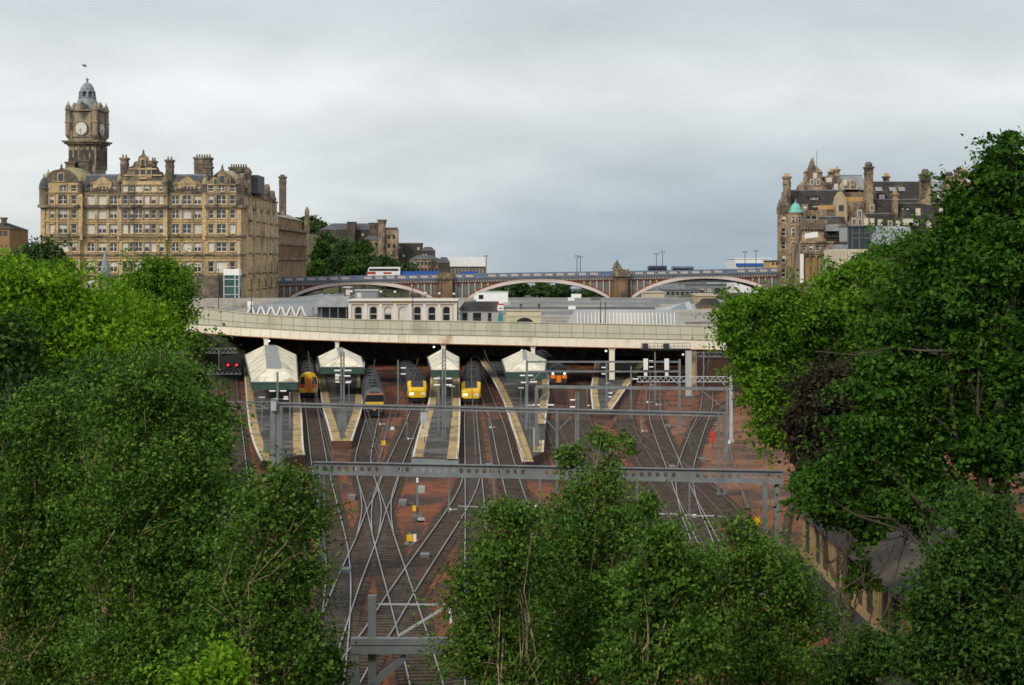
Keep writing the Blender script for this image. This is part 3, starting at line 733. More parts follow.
bodyshell(P, t, 1.0, 19, 'train_blue', band=False); bodyshell(P, t, 19.8, 42, 'train_blue', name='coach')

# ================================================================== road bridge over the platforms
BX = [(100, 297, 314, 322), (185, 306, 323.6, 331.5), (240, 313, 327, 336), (263, 315, 328.3, 337.3), (300, 317.6, 330.4, 339.6), (350, 319.6, 333, 341.2), (400, 320.6, 334.0, 342.8), (470, 321.6, 335.2, 344.4), (540, 323, 336.8, 346), (610, 324.2, 338.2, 347.6), (725, 326.8, 340.2, 350), (860, 330, 343.4, 353.5)]
BY = 275.0
def bz(px, k): return Z_(float(np.interp(px, [b[0] for b in BX], [b[k] for b in BX])), BY)
def pxat(x, Y=BY): return 512 + x * F / Y
c = W(455, 340, BY)
br = thing('road_bridge', 'long cream and pale green road bridge crossing over the platforms', 'bridge', (c.x, BY, 0))
xs = np.linspace(X_(110, BY), X_(850, BY), 117)
def strip(mb, y0, y1, ftop, fbot):
    vs = []
    for x in xs:
        p = pxat(x); vs += [(x, y0, fbot(p)), (x, y1, fbot(p)), (x, y1, ftop(p)), (x, y0, ftop(p))]
    n = len(xs)
    mb.add(vs, [f for i in range(n - 1) for f in ((4 * i, 4 * i + 4, 4 * i + 7, 4 * i + 3), (4 * i + 3, 4 * i + 7, 4 * i + 6, 4 * i + 2), (4 * i + 2, 4 * i + 6, 4 * i + 5, 4 * i + 1), (4 * i + 1, 4 * i + 5, 4 * i + 4, 4 * i))] + [(0, 1, 2, 3), tuple(4 * (n - 1) + k for k in (3, 2, 1, 0))])
    return mb
strip(MB(), BY, BY + .25, lambda p: bz(p, 1), lambda p: bz(p, 2)).build('parapet', 'parapet_green', br)
strip(MB(), BY - .12, BY + .4, lambda p: bz(p, 1) + .12, lambda p: bz(p, 1) + .0).build('parapet_coping', 'parapet_green', br)
strip(MB(), BY - .05, BY - .002, lambda p: bz(p, 1) * .36 + bz(p, 2) * .64 + .05, lambda p: bz(p, 1) * .36 + bz(p, 2) * .64 - .03).build('parapet_rail', 'seam', br)
strip(MB(), BY - .06, BY + .6, lambda p: bz(p, 2) - .003, lambda p: bz(p, 3)).build('girder', 'girder_cream', br)
strip(MB(), BY - .16, BY + .05, lambda p: bz(p, 2) + .07, lambda p: bz(p, 2) - .05).build('girder_top_flange', 'seam', br)
strip(MB(), BY - .2, BY + .8, lambda p: bz(p, 3) + .05, lambda p: bz(p, 3) - .06).build('girder_bottom_flange', 'rust', br)
strip(MB(), BY + .7, BY + 24, lambda p: bz(p, 2) + .55, lambda p: bz(p, 2) - .3).build('deck', 'road', br)
for j in range(1, 9):
    strip(MB(), BY + .7 + 2.6 * j, BY + 1.1 + 2.6 * j, lambda p: bz(p, 2) - .305, lambda p: bz(p, 3) + .3).build('deck_beam', 'dark_metal', br)
x = X_(112, BY)
while x < X_(850, BY):
    p = pxat(x); m = MB(); m.box(x - .035, x + .035, BY - .03, BY - .004, bz(p, 2) + .08, bz(p, 1) - .02); m.build('panel_joint', 'seam', br); x += 1.9
x = X_(112, BY)
while x < X_(850, BY):
    p = pxat(x); m = MB(); m.box(x - .07, x + .07, BY - .14, BY - .063, bz(p, 3) + .06, bz(p, 2) - .06); m.build('girder_stiffener', 'girder_cream', br); x += 1.55
for px, pb, w in ((266, 372, .34), (337, 380, .3), (443.5, 372, .32), (533, 372, .32), (612, 386, .42), (693, 393, .42)):
    x = X_(px, BY); m = MB(); zt = bz(px, 3) - .06
    m.box(x - w, x + w, BY + .1, BY + .1 + 2 * w, 0, zt - .3); m.hexa([(x - w, BY + .05, zt - .3), (x + w, BY + .05, zt - .3), (x + w, BY + .8, zt - .3), (x - w, BY + .8, zt - .3)], [(x - 1.8 * w, BY - .02, zt), (x + 1.8 * w, BY - .02, zt), (x + 1.8 * w, BY + .8, zt), (x - 1.8 * w, BY + .8, zt)])
    m.build('column', 'girder_cream' if px != 693 else 'tan_paving', br)
for px, y in ((269, 341), (434, 347), (522, 350.5), (606, 351), (683, 354.5)):
    p = W(px, y, BY - .2); m = MB(); m.lathe(tuple(p), [(0, -.17), (.15, -.1), (.19, 0), (.15, .1), (0, .17)], 10); o = m.build('lamp', 'white_lamp', None)
    hook = MB(); pz = bz(px, 3); hook.bar((p.x, p.y, p.z + .1), (p.x, p.y, pz), .05, .05)
    th = {269: 'lit white lamp under the bridge above the big canopy', 434: 'lit white lamp under the bridge by the narrowest canopy', 522: 'lit lamp at the peak of the canopy right of the straight express', 606: 'lit white lamp beside the cream column right of the orange railcar', 683: 'lit white lamp under the hung black signal walkway'}[px]
    t = thing('bridge_lamp', th, 'lamp', (p.x, p.y, p.z), 'lamps lit under the road bridge')
    bpy.data.objects.remove(o); m.build('bulb', 'white_lamp', t); hook.build('stem', 'dark_metal', t)
# station roof and side walls; end wall added to keep the inside dark
m = MB(); m.box(-75, -38, 300, 309, 8.2, 8.5); m.box(8, 60, 300, 309, 8.2, 8.5); m.box(-75, 60, 317, 535, 8.2, 8.5); m.box(-75, -58, 309, 317, 8.2, 8.5)  # gap left in the roof deck to let daylight into the hall
st = thing('station_hall', 'low pale station roof spreading behind the road bridge', 'station', (0, 300, 0))
m.build('roof_deck', 'felt_roof', st)
for nm, bx in (('side_wall', (-62, -58, 276, 535, -1, 8.19)), ('side_wall', (52, 56, 276, 535, -1, 8.19)), ('end_wall', (-58, 52, 345, 347, -1, 8.19))):
    m = MB(); m.box(*bx); m.build(nm, 'soot_stone', st)
# ridge and furrow glazing on the left: gable ends make a white zigzag
m = MB(); e = MB(); x0, x1 = X_(246, 304), X_(306, 304); nr = 6; w = (x1 - x0) / nr
for k in range(nr):
    a = x0 + k * w
    m.gable(a, a + w, 304, 420, 9.9, 11.85, 'y')
    zt = 11.85 + .03
    for (p0, p1) in (((a + .05, 303.85, 10.0), (a + w / 2, 303.85, zt)), ((a + w - .05, 303.85, 10.0), (a + w / 2, 303.85, zt))):
        e.bar(p0, p1, .16, .3)
m.build('ridge_glazing', 'glazed_roof', st); e.build('gable_trim', 'white_paint', st)
m = MB(); m.box(x0, x1, 304.2, 420, 8.51, 9.89); m.build('gutter_wall', 'glass_teal', st)
# slope of ribbed glass on the right
m = MB(); x0, x1 = X_(568, 302), X_(686, 302)
m.hexa([(x0, 301, 8.55), (x1, 301, 8.55), (x1, 312, 8.55), (x0, 312, 8.55)], [(x0 + 1.5, 302.2, 10.6), (x1 - 1.5, 302.2, 10.6), (x1 - 1.5, 311.5, 10.9), (x0 + 1.5, 311.5, 10.9)])
m.build('sloping_glazing', 'glazed_roof', st)
m = MB(); k = 0
while x0 + 1.6 + k * .62 < x1 - 1.6:
    x = x0 + 1.6 + k * .62; m.bar((x, 300.93, 8.6), (x, 302.13, 10.6), .12, .1); k += 1
m.build('glazing_bar', 'white_paint', st)
for k, (xa, xb, ya, yb) in enumerate(((-20, 44, 318, 360), (-26, 44, 372, 410), (-30, 46, 425, 470))):
    m = MB(); m.gable(xa, xb, ya, yb, 8.52, 10.2 - .15 * k, 'x', hip=3); m.build('ridge_roof', 'felt_roof', st)
m = MB(); m.gable(-74, -34, 330, 520, 8.53, 9.8, 'y', hip=4); m.build('ridge_roof', 'felt_roof', st)

# long gutters, rooflight strips and vents over the flat roof
for k, (p0, p1, py, Y) in enumerate(((455, 640, 311.5, 330), (462, 655, 307, 350), (470, 660, 302.5, 385), (190, 300, 303, 352), (470, 700, 299.5, 430), (185, 320, 300, 400))):
    a, b = X_(p0, Y), X_(p1, Y); z = max(Z_(py, Y), 9.3) if k != 3 else 9.7
    m = MB(); m.box(a, b, Y, Y + .5, 8.52, z); m.build('gutter', 'galv_dark' if k % 2 else 'modern_grey', st)
    m = MB(); m.box(a + 2, b - 2, Y + 1.2, Y + 3.2, 8.52, z + .35); m.build('rooflight', 'glazed_roof', st)
rr = random.Random(5)
for k in range(16):
    Y = rr.uniform(325, 470); px = rr.choice([rr.uniform(470, 640), rr.uniform(195, 300)]); x = X_(px, Y); w = rr.uniform(.5, 1.3)
    m = MB(); m.box(x - w, x + w, Y, Y + 2, 8.52, 10.4 + rr.uniform(0, .8)); m.build('roof_vent', rr.choice(['galv_dark', 'white_paint', 'galv_pale']), st)
# ================================================================== overhead line gear
def truss(mb, A, B, hgt, n, w=.11):
    A = Vector(A); B = Vector(B); u = Vector((0, 0, hgt))
    mb.bar(A, B, w); mb.bar(A + u, B + u, w)
    for k in range(n):
        p = A.lerp(B, k / n); q = A.lerp(B, (k + 1) / n); mid = A.lerp(B, (k + .5) / n) + u
        mb.bar(p, mid, w * .65); mb.bar(mid, q, w * .65)
def drop(parent, top, z1, arm=0.0, w=.09):
    m = MB(); m.bar(top, (top[0], top[1], z1), w); o = m.build('drop_tube', 'galv', parent)
    if arm:
        a = MB(); a.bar((top[0], top[1], z1 + .15), (top[0] + arm, top[1], z1 + .2), .05); a.build('registration_arm', 'galv_pale', o)
        a = MB(); a.cyl((top[0] + arm * .12, top[1], z1 + .16), (top[0] + arm * .25, top[1], z1 + .17), .1, n=8); a.build('insulator', 'insulator', o)
    return o
# 1: big castellated beam
A, B = W(313, 465, 105), W(783, 475.5, 100.5); A.z = B.z = 7.05
t = thing('overhead_gantry', 'heavy beam gantry pierced by a row of holes, nearest across the whole yard', 'gantry', (A.x, A.y, 0), 'overhead line gantries')
m = MB(); d = (B - A); Ln = d.length; d.normalize(); nn = Vector((d.y, -d.x, 0)); up = Vector((0, 0, 1)); hh = .36
for z in (-hh, hh): m.bar(A + up * z, B + up * z, .32, .05)
cells = int(Ln / .46); cw = Ln / cells
for k in range(cells):
    c = A + d * (k + .5) * cw; solid = k % 19 in (9, 10)
    for sgn in (-.012, .012):
        o = c + nn * sgn
        sq = [(-cw / 2, -hh), (0, -hh), (cw / 2, -hh), (cw / 2, 0), (cw / 2, hh), (0, hh), (-cw / 2, hh), (-cw / 2, 0)]
        r = 0.0 if solid else .135
        oc = [(r * math.cos(R(225 + 45 * i)), r * 1.15 * math.sin(R(225 + 45 * i))) for i in range(8)]
        vsq = [o + d * u + up * v for u, v in sq]
        if solid: m.add(vsq, [tuple(range(8))])
        else:
            vo = [o + d * u + up * v for u, v in oc]
            m.add(vsq + vo, [(i, (i + 1) % 8, 8 + (i + 1) % 8, 8 + i) for i in range(8)])
m.build('castellated_beam', 'galv', t)
def on(A, B, px):
    # point of the beam line seen at px
    lo, hi = 0.0, 1.0
    for _ in range(40):
        mid = (lo + hi) / 2; p = A.lerp(B, mid)
        if 512 + p.x * F / p.y < px: lo = mid
        else: hi = mid
    return A.lerp(B, lo)
def leg(parent, p, zt, w=.3, name='leg', zb=-.1, lattice=True, mt='galv'):
    m = MB()
    if lattice:
        for sx in (-w / 2, w / 2): m.box(p.x + sx - .06, p.x + sx + .06, p.y - .12, p.y + .12, zb, zt)
        z = zb
        while z < zt - .5:
            m.bar((p.x - w / 2, p.y, z), (p.x + w / 2, p.y, z + .5), .06); z += .5
    else:
        m.box(p.x - w / 2, p.x + w / 2, p.y - w / 2, p.y + w / 2, zb, zt)
    m.box(p.x - w * .9, p.x + w * .9, p.y - w * .9, p.y + w * .9, zb, zb + .5)
    return m.build(name, mt, parent)
for px in (322, 765, 777): leg(t, on(A, B, px), 7.05 - hh, .26, lattice=px == 322)
leg(t, on(A, B, 577.5), 8.3, .3, name='mast')
for px, z1, arm in ((449, 4.6, .5), (587, 4.7, -1.2), (637, 4.6, 2.2), (689, 4.55, 1.6), (540, 4.9, -1.5)): p = on(A, B, px); drop(t, (p.x, p.y - .2, 7.05 - hh), z1, arm, .1)
p0, p1 = on(A, B, 458), on(A, B, 722); m = MB(); m.bar((p0.x, p0.y - .3, 5.0), (p1.x, p1.y - .3, 4.75), .035); m.build('cross_wire', 'galv_pale', t)
# 2: thin portal with a lattice end
A, B = W(277, 404.5, 151), W(727, 416, 144); A.z = 7.1; B.z = 6.85
t = thing('overhead_gantry', 'thin twin-rail gantry with a lattice arm at the big canopy mast', 'gantry', (A.x, A.y, 0), 'overhead line gantries')
m = MB(); m.bar(A + Vector((0, 0, -.14)), B + Vector((0, 0, -.14)), .12); m.bar(A + Vector((0, 0, .14)), B + Vector((0, 0, .14)), .14); m.bar(A + Vector((0, .3, 0)), B + Vector((0, .3, 0)), .1)
m.build('twin_beam', 'galv', t)
m = MB(); C = W(196, 402.8, 151); truss(m, (C.x, C.y, 6.75), (A.x - .6, A.y, 6.75), .6, 11, .08); m.bar((A.x - .6, A.y, 6.75), (A.x - 2.4, A.y, 7.3), .08); m.build('lattice_arm', 'galv', t)
m = MB(); m.box(A.x - .55, A.x - .1, A.y - .25, A.y + .2, -.05, 7.6); m.build('box_mast', 'galv', t)
m = MB(); m.box(A.x - .04, A.x + .5, A.y - .25, A.y + .3, -.05, 6.9); m.build('green_mast', 'grey_box', t)
m = MB(); m.box(A.x - .45, A.x, A.y - .6, A.y - .26, 6.6, 7.4); m.build('junction_box', 'galv_pale', t)
for px in (718.5, 724.5): leg(t, on(A, B, px), 6.9, .2, lattice=False)
leg(t, on(A, B, 557), 6.95, .22, lattice=False)
for s_ in (-1, 1):
    p = on(A, B, 557); m = MB(); m.bar((p.x, p.y, 5.2), (p.x + s_ * 1.6, p.y, 6.9), .09); m.build('brace', 'galv', t)
for px, z1 in ((379, 5.4), (407, 4.2), (489, 5.3), (641, 5.2)): p = on(A, B, px); drop(t, (p.x, p.y - .12, 6.85), z1, .6, .07)
# 3: portal with diagonal knee
A, B = W(536, 386, 172), W(728, 389, 169); A.z = B.z = 7.15
t = thing('overhead_gantry', 'slim portal with a diagonal knee left and paired posts at its right end', 'gantry', (A.x, A.y, 0), 'overhead line gantries')
m = MB(); m.bar(A, B, .2, .3); m.build('beam', 'galv', t)
leg(t, A, 7.1, .26, lattice=False); leg(t, on(A, B, 727), 7.1, .22, lattice=False)
m = MB(); m.bar((A.x + .1, A.y, 5.6), (A.x + 1.5, A.y, 7.05), .12); m.build('knee_brace', 'galv', t)
m = MB(); m.bar((B.x - 2.6, B.y, 7.05), (B.x - .3, B.y, 5.2), .08); m.build('knee_brace', 'galv', t)
for px, z1 in ((587, 5.2), (655, 5.4), (646, 5.6)): p = on(A, B, px); drop(t, (p.x, p.y - .15, 7.0), z1, .7, .07)
# 4: two-rail portal
A, B = W(527, 371.5, 203), W(679.5, 372.5, 203); A.z = B.z = 6.7
t = thing('overhead_gantry', 'two-rail portal standing in front of the right-hand white canopy', 'gantry', (A.x, A.y, 0), 'overhead line gantries')
for dz, nm in ((0, 'lower_rail'), (1.12, 'upper_rail')):
    m = MB(); m.bar(A + Vector((0, 0, dz)), B + Vector((0, 0, dz)), .2, .2); m.build(nm, 'galv', t)
leg(t, A, 8.0, .26, lattice=False); leg(t, B, 8.1, .26, lattice=False)
m = MB(); m.bar((A.x + .1, A.y, 5.2), (A.x + 1.6, A.y, 6.65), .12); m.build('knee_brace', 'galv', t)
m = MB(); m.bar((B.x - .1, B.y, 5.2), (B.x - 1.6, B.y, 6.65), .12); m.build('knee_brace', 'galv', t)
for px in (645.5, 666.5):
    p = on(A, B, px); m = MB(); m.box(p.x - .26, p.x + .26, p.y - .35, p.y - .12, 6.9, 8.2); b = m.build('white_panel', 'white_paint', t)
    m = MB(); m.box(p.x - .18, p.x + .18, p.y - .33, p.y - .12, 6.2, 6.6); m.build('lower_panel', 'white_paint', b)
for px, z1 in ((650, 5.0), (606, 5.2)): p = on(A, B, px); drop(t, (p.x, p.y - .12, 6.6), z1, .5, .07)
# 5: lattice cantilever on the right
A, B = W(637, 381, 187), W(731, 381, 187); A.z = B.z = 6.6
t = thing('overhead_gantry', 'zigzag lattice cantilever on a tall post at the far right', 'gantry', (B.x, B.y, 0), 'overhead line gantries')
m = MB(); truss(m, A, B, .55, 18, .09); m.build('lattice_beam', 'galv_pale', t)
leg(t, B, 7.3, .34, lattice=False, mt='galv_pale'); m = MB(); m.bar((B.x - .1, B.y, 5.7), (B.x - 1.3, B.y, 6.9), .09); m.build('brace', 'galv_pale', t)
# 6: lattice cantilevers on the left with the red signal
for k, (y0, pxr) in enumerate(((353, 237), (374, 241))):
    A, B = W(138, y0, 200), W(pxr, y0, 200)
    t = thing('overhead_gantry', ('upper lattice arm reaching from the left-hand trees above the red signal', 'lower lattice arm reaching from the left-hand trees, carrying the red signal')[k], 'gantry', (A.x, A.y, 0), 'overhead line gantries')
    m = MB(); truss(m, A, B, .55, 22, .07); m.build('lattice_beam', 'galv', t)
    leg(t, A + Vector((-.3 - .7 * k, 0, 0)), 9.5, .3)
a, b = W(221, 368.5, 199.8), W(240.5, 356, 199.8)
t = thing('railway_signal', 'signal showing two red lights in front of the dark bridge opening', 'signal', ((a.x + b.x) / 2, 199.8, a.z - .02))
m = MB(); m.box(a.x, b.x, 199.6, 199.8, a.z, b.z); m.build('backboard', 'black', t)
for px in (228, 236.5):
    p = W(px, 364.8, 199.55); m = MB(); m.cyl((p.x, 199.6, p.z), (p.x, 199.5, p.z), .17, n=12); m.build('red_light', 'red_lamp', t)
    m = MB(); m.cyl((p.x, 199.6, p.z + .04), (p.x, 199.3, p.z + .06), .24, n=12, cap=False); m.build('hood', 'black', t)
m = MB(); m.bar((X_(219, 199.7), 199.7, a.z - .1), (X_(219, 199.7), 199.7, W(0, 349, 200).z), .08); m.build('hanger', 'galv', t)
# 7: nearest portal at the foot of the picture
Yb = 56.0
A = W(351, 645, Yb); B = W(640, 645, Yb); zb = A.z
t = thing('overhead_gantry', 'grey portal with two posts and a raised cantilever at the bottom edge', 'gantry', (A.x, A.y, 0), 'overhead line gantries')
m = MB(); m.box(A.x, B.x, Yb - .16, Yb + .16, zb + .03, zb + .23); m.build('upper_beam', 'galv', t)
m = MB(); m.box(A.x, B.x, Yb - .16, Yb + .16, zb - .26, zb - .003); m.build('lower_beam', 'galv', t)
m = MB(); m.box(A.x + .02, A.x + .28, Yb - .13, Yb + .13, -.5, zb - .263); m.build('leg', 'galv', t)
x = X_(371.5, Yb); m = MB(); m.box(x - .13, x + .13, Yb + .165, Yb + .42, -.5, Z_(597, Yb)); m.build('mast', 'galv', t)
m = MB(); m.bar((X_(372, Yb), Yb + .3, Z_(606, Yb)), (X_(456, Yb), Yb + .3, Z_(606.5, Yb)), .05); m.build('top_arm', 'galv_pale', t)
m = MB(); m.bar((X_(398, Yb), Yb + .2, Z_(637, Yb)), (X_(445, Yb), Yb + .3, Z_(609, Yb)), .07); m.build('strut', 'galv_pale', t)
m = MB(); m.bar((X_(374, Yb), Yb + .1, Z_(684, Yb)), (X_(406, Yb), Yb + .1, Z_(656, Yb)), .22); m.build('knee_brace', 'galv', t)
m = MB(); m.bar((X_(449, Yb), Yb + .3, Z_(606, Yb)), (X_(450.5, Yb), Yb + .3, Z_(625, Yb)), .07); m.build('insulator', 'insulator', t)
B2 = Vector((B.x - .2, Yb, 0)); leg(t, B2, zb - .27, .26, lattice=False)

def ole_mast(label, px, ytop, ybase, arms, w=.3, zg=.9, lattice=True, mt='galv'):
    p = G(px, ybase, zg); zt = Z_(ytop, p.y)
    t = thing('overhead_mast', label, 'mast', (p.x, p.y, zg), 'single overhead line masts')
    m = MB()
    if lattice:
        for sx in (-w / 2, w / 2): m.box(p.x + sx - .07, p.x + sx + .07, p.y - .1, p.y + .1, zg, zt)
        z = zg
        while z < zt - .4: m.bar((p.x - w / 2, p.y, z), (p.x + w / 2, p.y, z + .4), .06); z += .4
    else: m.box(p.x - w / 2, p.x + w / 2, p.y - w / 2, p.y + w / 2, zg, zt)
    m.build('post', mt, t)
    m = MB(); m.box(p.x - w, p.x + w, p.y - w, p.y + w, zg - .05, zg + .35); m.build('base', 'galv_dark', t)
    for (dx0, dx1, py) in arms:
        z = Z_(py, p.y); x0 = p.x + dx0 * p.y / F; x1 = p.x + dx1 * p.y / F
        m = MB(); m.bar((p.x, p.y - .12, z), (x1, p.y - .12, z), .06); o = m.build('arm', 'galv', t)
        m = MB(); m.cyl((x0, p.y - .12, z), (x1, p.y - .12, z), .085, n=8); m.build('insulator', 'insulator', o)
    return t
ole_mast('lattice mast with white insulators before the canopy left of the locomotive', 342.5, 352, 438, [(-8, -2, 370.5), (2, 9, 370.5), (-7, -2, 375.5), (2, 8, 376), (-7, -3, 382), (3, 8, 382.5)], .3)
ole_mast('lattice mast with four insulator arms before the narrowest canopy', 444, 349, 440, [(-10, -4, 378.5), (2, 8, 378.5), (-10, -4, 385), (2, 8, 385)], .28)
ole_mast('thin dark post beside the lattice mast at the narrowest canopy', 438.5, 376, 434, [], .22, lattice=False)
ole_mast('slender mast rising in front of the big canopy', 277.5, 372, 438, [(-8, -2, 391), (3, 9, 391), (-4, 0, 399), (6, 11, 399)], .2, lattice=False)
ole_mast('mast crossing the right-hand white canopy', 526, 379, 432, [(-6, -1, 375.5), (2, 7, 375.5), (-5, 0, 382.5), (4, 11, 382)], .2, lattice=False)
ole_mast('mast by the tan strip with long white insulators', 537, 388, 446, [(-4, 3, 405), (10, 17, 405)], .22, lattice=False)
ole_mast('mast on the narrow platform tip holding white boxes', 606.5, 363, 408, [(-5, -1, 367.5), (-5, -1, 374), (2, 6, 393), (2, 5, 397)], .2, lattice=False)
ole_mast('thick grey twin column before the hung signal walkway', 688.5, 351, 398, [], .85, zg=0, lattice=False, mt='galv_pale')
# signal walkway hung on the bridge
a, b = W(641, 349.5, 273.6), W(690, 343, 273.6)
t = thing('signal_walkway', 'black railed signal walkway hung on the cream girder', 'walkway', ((a.x + b.x) / 2, 273.6, a.z))
m = MB(); m.box(a.x, b.x, 272.9, 274.6, a.z - .1, a.z + .12); m.build('floor', 'black', t)
m = MB()
for k in range(13):
    x = a.x + (b.x - a.x) * k / 12; m.bar((x, 273, a.z), (x, 273, b.z), .05)
for z in (a.z + .55, b.z): m.bar((a.x, 273, z), (b.x, 273, z), .06)
m.build('railing', 'dark_metal', t)
for px in (645.5, 666.5):
    x = X_(px, 273); m = MB(); m.box(x - .45, x + .45, 273.2, 274.2, a.z + .12, a.z + .9); m.build('cabinet', 'dark_metal', t)
# grey steel cage and brown container to the right under the bridge
a, b = W(702, 378, 262), W(727, 352, 262)
t = thing('relay_room', 'brown boxy relay room in a grey steel frame under the bridge end', 'hut', ((a.x + b.x) / 2, 262, 0))
m = MB(); m.box(a.x, b.x + 3, 262, 268, 0, b.z - .9); m.build('wall', 'relay_brown', t)
m = MB()
for z in (b.z, b.z - .6): m.bar((a.x - 1, 261.6, z), (b.x + 3, 261.6, z), .12)
k = 0
while a.x - 1 + k * .7 < b.x + 2.4: m.bar((a.x - 1 + k * .7, 261.6, b.z - .6), (a.x - .65 + k * .7, 261.6, b.z), .07); m.bar((a.x - .65 + k * .7, 261.6, b.z), (a.x - .3 + k * .7, 261.6, b.z - .6), .07); k += 1
for x in (a.x - .9, a.x + .2): m.box(x - .1, x + .1, 261.5, 261.7, 0, b.z)
m.build('lattice_frame', 'galv', t)

# ================================================================== small gear on the platforms and the ballast
def cabinet(label, px, ybase, w, h, d=.5, zg=.9, mt='grey_box', door=True, name='equipment_cabinet', cat='cabinet'):
    p = G(px, ybase, zg)
    t = thing(name, label, cat, (p.x, p.y, zg), 'grey cabinets at the platform ends')
    m = MB(); m.box(p.x - w / 2, p.x + w / 2, p.y, p.y + d, zg, zg + h); m.build('body', mt, t)
    m = MB(); m.box(p.x - w / 2 - .05, p.x + w / 2 + .05, p.y - .06, p.y + d + .05, zg + h, zg + h + .08); m.build('lid', 'galv_dark', t)
    m = MB(); m.box(p.x - w * .42, p.x - .02, p.y - .03, p.y - .003, zg + .12, zg + h - .1); m.build('door', mt, t)
    m = MB(); m.box(p.x + .02, p.x + w * .42, p.y - .03, p.y - .003, zg + .12, zg + h - .1); m.build('door', mt, t)
    return t
cabinet('grey cabinet filling the pointed platform end', 342, 429, 1.1, 1.7)
cabinet('pair-doored grey cabinet under the mast between the expresses', 446, 428, .9, 2.0)
cabinet('pale cabinet on the left edge between the expresses', 424, 425, .8, 1.5, mt='galv_pale')
cabinet('dark grey cabinet at the foot of the mast by the tan strip', 541, 440, .9, 1.6, mt='galv_dark')
cabinet('pale grey cabinet left of the mast by the tan strip', 536, 446, .6, 1.9, mt='galv_pale')
cabinet('green-grey cabinet at the end of the leftmost platform', 268, 452, .9, 1.0)
def notice(label, px, ybase, ytop, w, mt, zg=.9):
    p = G(px, ybase, zg); h = Z_(ytop, p.y) - zg
    t = thing('trackside_board', label, 'sign board', (p.x, p.y, zg), 'boards beside the tracks')
    m = MB(); m.box(p.x - .05, p.x + .05, p.y, p.y + .1, zg, zg + h); m.build('post', 'galv_dark', t)
    m = MB(); m.box(p.x - w / 2, p.x + w / 2, p.y - .05, p.y - .002, zg + h * .45, zg + h); m.build('panel', mt, t)
    return t
notice('cream board at the left of the cabinets between the expresses', 424.5, 443, 429, .75, 'cream_wall')
notice('small cream board above the cream board between the expresses', 427, 434, 422, .55, 'cream_wall')
notice('red round-topped board on the pale ballast at the right', 713, 450, 432, .5, 'red_paint', 0)
notice('yellow board on the ballast between locomotive and express lines', 383.5, 449, 440.5, .45, 'yellow', 0)
notice('yellow board under the right end of the nearest beam gantry', 757, 532, 517, .4, 'yellow', 0)
# sloping ramp end of the platform between the expresses
a, b, c, d_ = G(411, 474, .0), G(459, 474, .0), G(457.5, 459, .85), G(412.6, 457, .85)
t = thing('platform_ramp', 'grey-green plated ramp ending the platform between the expresses', 'ramp', ((a.x + b.x) / 2, a.y, 0))
m = MB(); m.hexa([a + Vector((0, 0, -.2)), b + Vector((0, 0, -.2)), Vector((c.x, c.y, -.2)), Vector((d_.x, d_.y, -.2))], [a + Vector((0, 0, .12)), b + Vector((0, 0, .12)), c, d_]); m.build('plate', 'grey_box', t)
m = MB()
for (q0, q1) in ((a, d_), (b, c)):
    for f in (0, .5, 1): q = q0.lerp(q1, f); m.bar(q, q + Vector((0, 0, 1.0)), .05)
    m.bar(q0 + Vector((0, 0, 1)), q1 + Vector((0, 0, 1)), .05)
m.build('handrail', 'galv', t)
# shunt signal cluster on the ballast
def shunt(label, px, ybase, ytop, heads, zg=0):
    p = G(px, ybase, zg); zt = Z_(ytop, p.y)
    t = thing('shunt_signal', label, 'signal', (p.x, p.y, 0), 'small signals on the red ballast')
    m = MB(); m.box(p.x - .09, p.x + .09, p.y - .09, p.y + .09, zg, zt); m.box(p.x - .35, p.x + .35, p.y - .3, p.y + .3, zg - .1, zg + .15); m.build('post', 'galv', t)
    for (dx, py, w, h, mt) in heads:
        x = p.x + dx * p.y / F; z = Z_(py, p.y)
        m = MB(); m.box(x - w / 2, x + w / 2, p.y - .3, p.y - .1, z - h / 2, z + h / 2); m.build('signal_head', mt, t)
    return t
shunt('tall grey signal post with a pale head below the ramp', 417.5, 517, 478, [(0, 480, .16, .35, 'white_paint'), (4, 489, .5, .55, 'galv_pale'), (-3, 508, .28, .4, 'yellow')])
shunt('low signal with two pale lenses beside the tall signal post', 421, 522, 512, [(0, 520, .55, .4, 'galv_pale'), (-6, 519, .4, .3, 'galv_dark')])
shunt('yellow box signal with a white lens near the scissors crossing', 410, 545, 533, [(0, 537.5, .42, .42, 'yellow'), (5, 537.5, .2, .5, 'white_paint')])
shunt('white-lensed dwarf signal on the ballast right of the locomotive', 392.5, 431, 426, [(0, 428.5, .4, .4, 'white_paint'), (-5, 431, .5, .3, 'galv_dark')])
shunt('pale dwarf signal right of the lattice cantilever post', 728, 446, 440, [(0, 442, .4, .35, 'white_paint')])

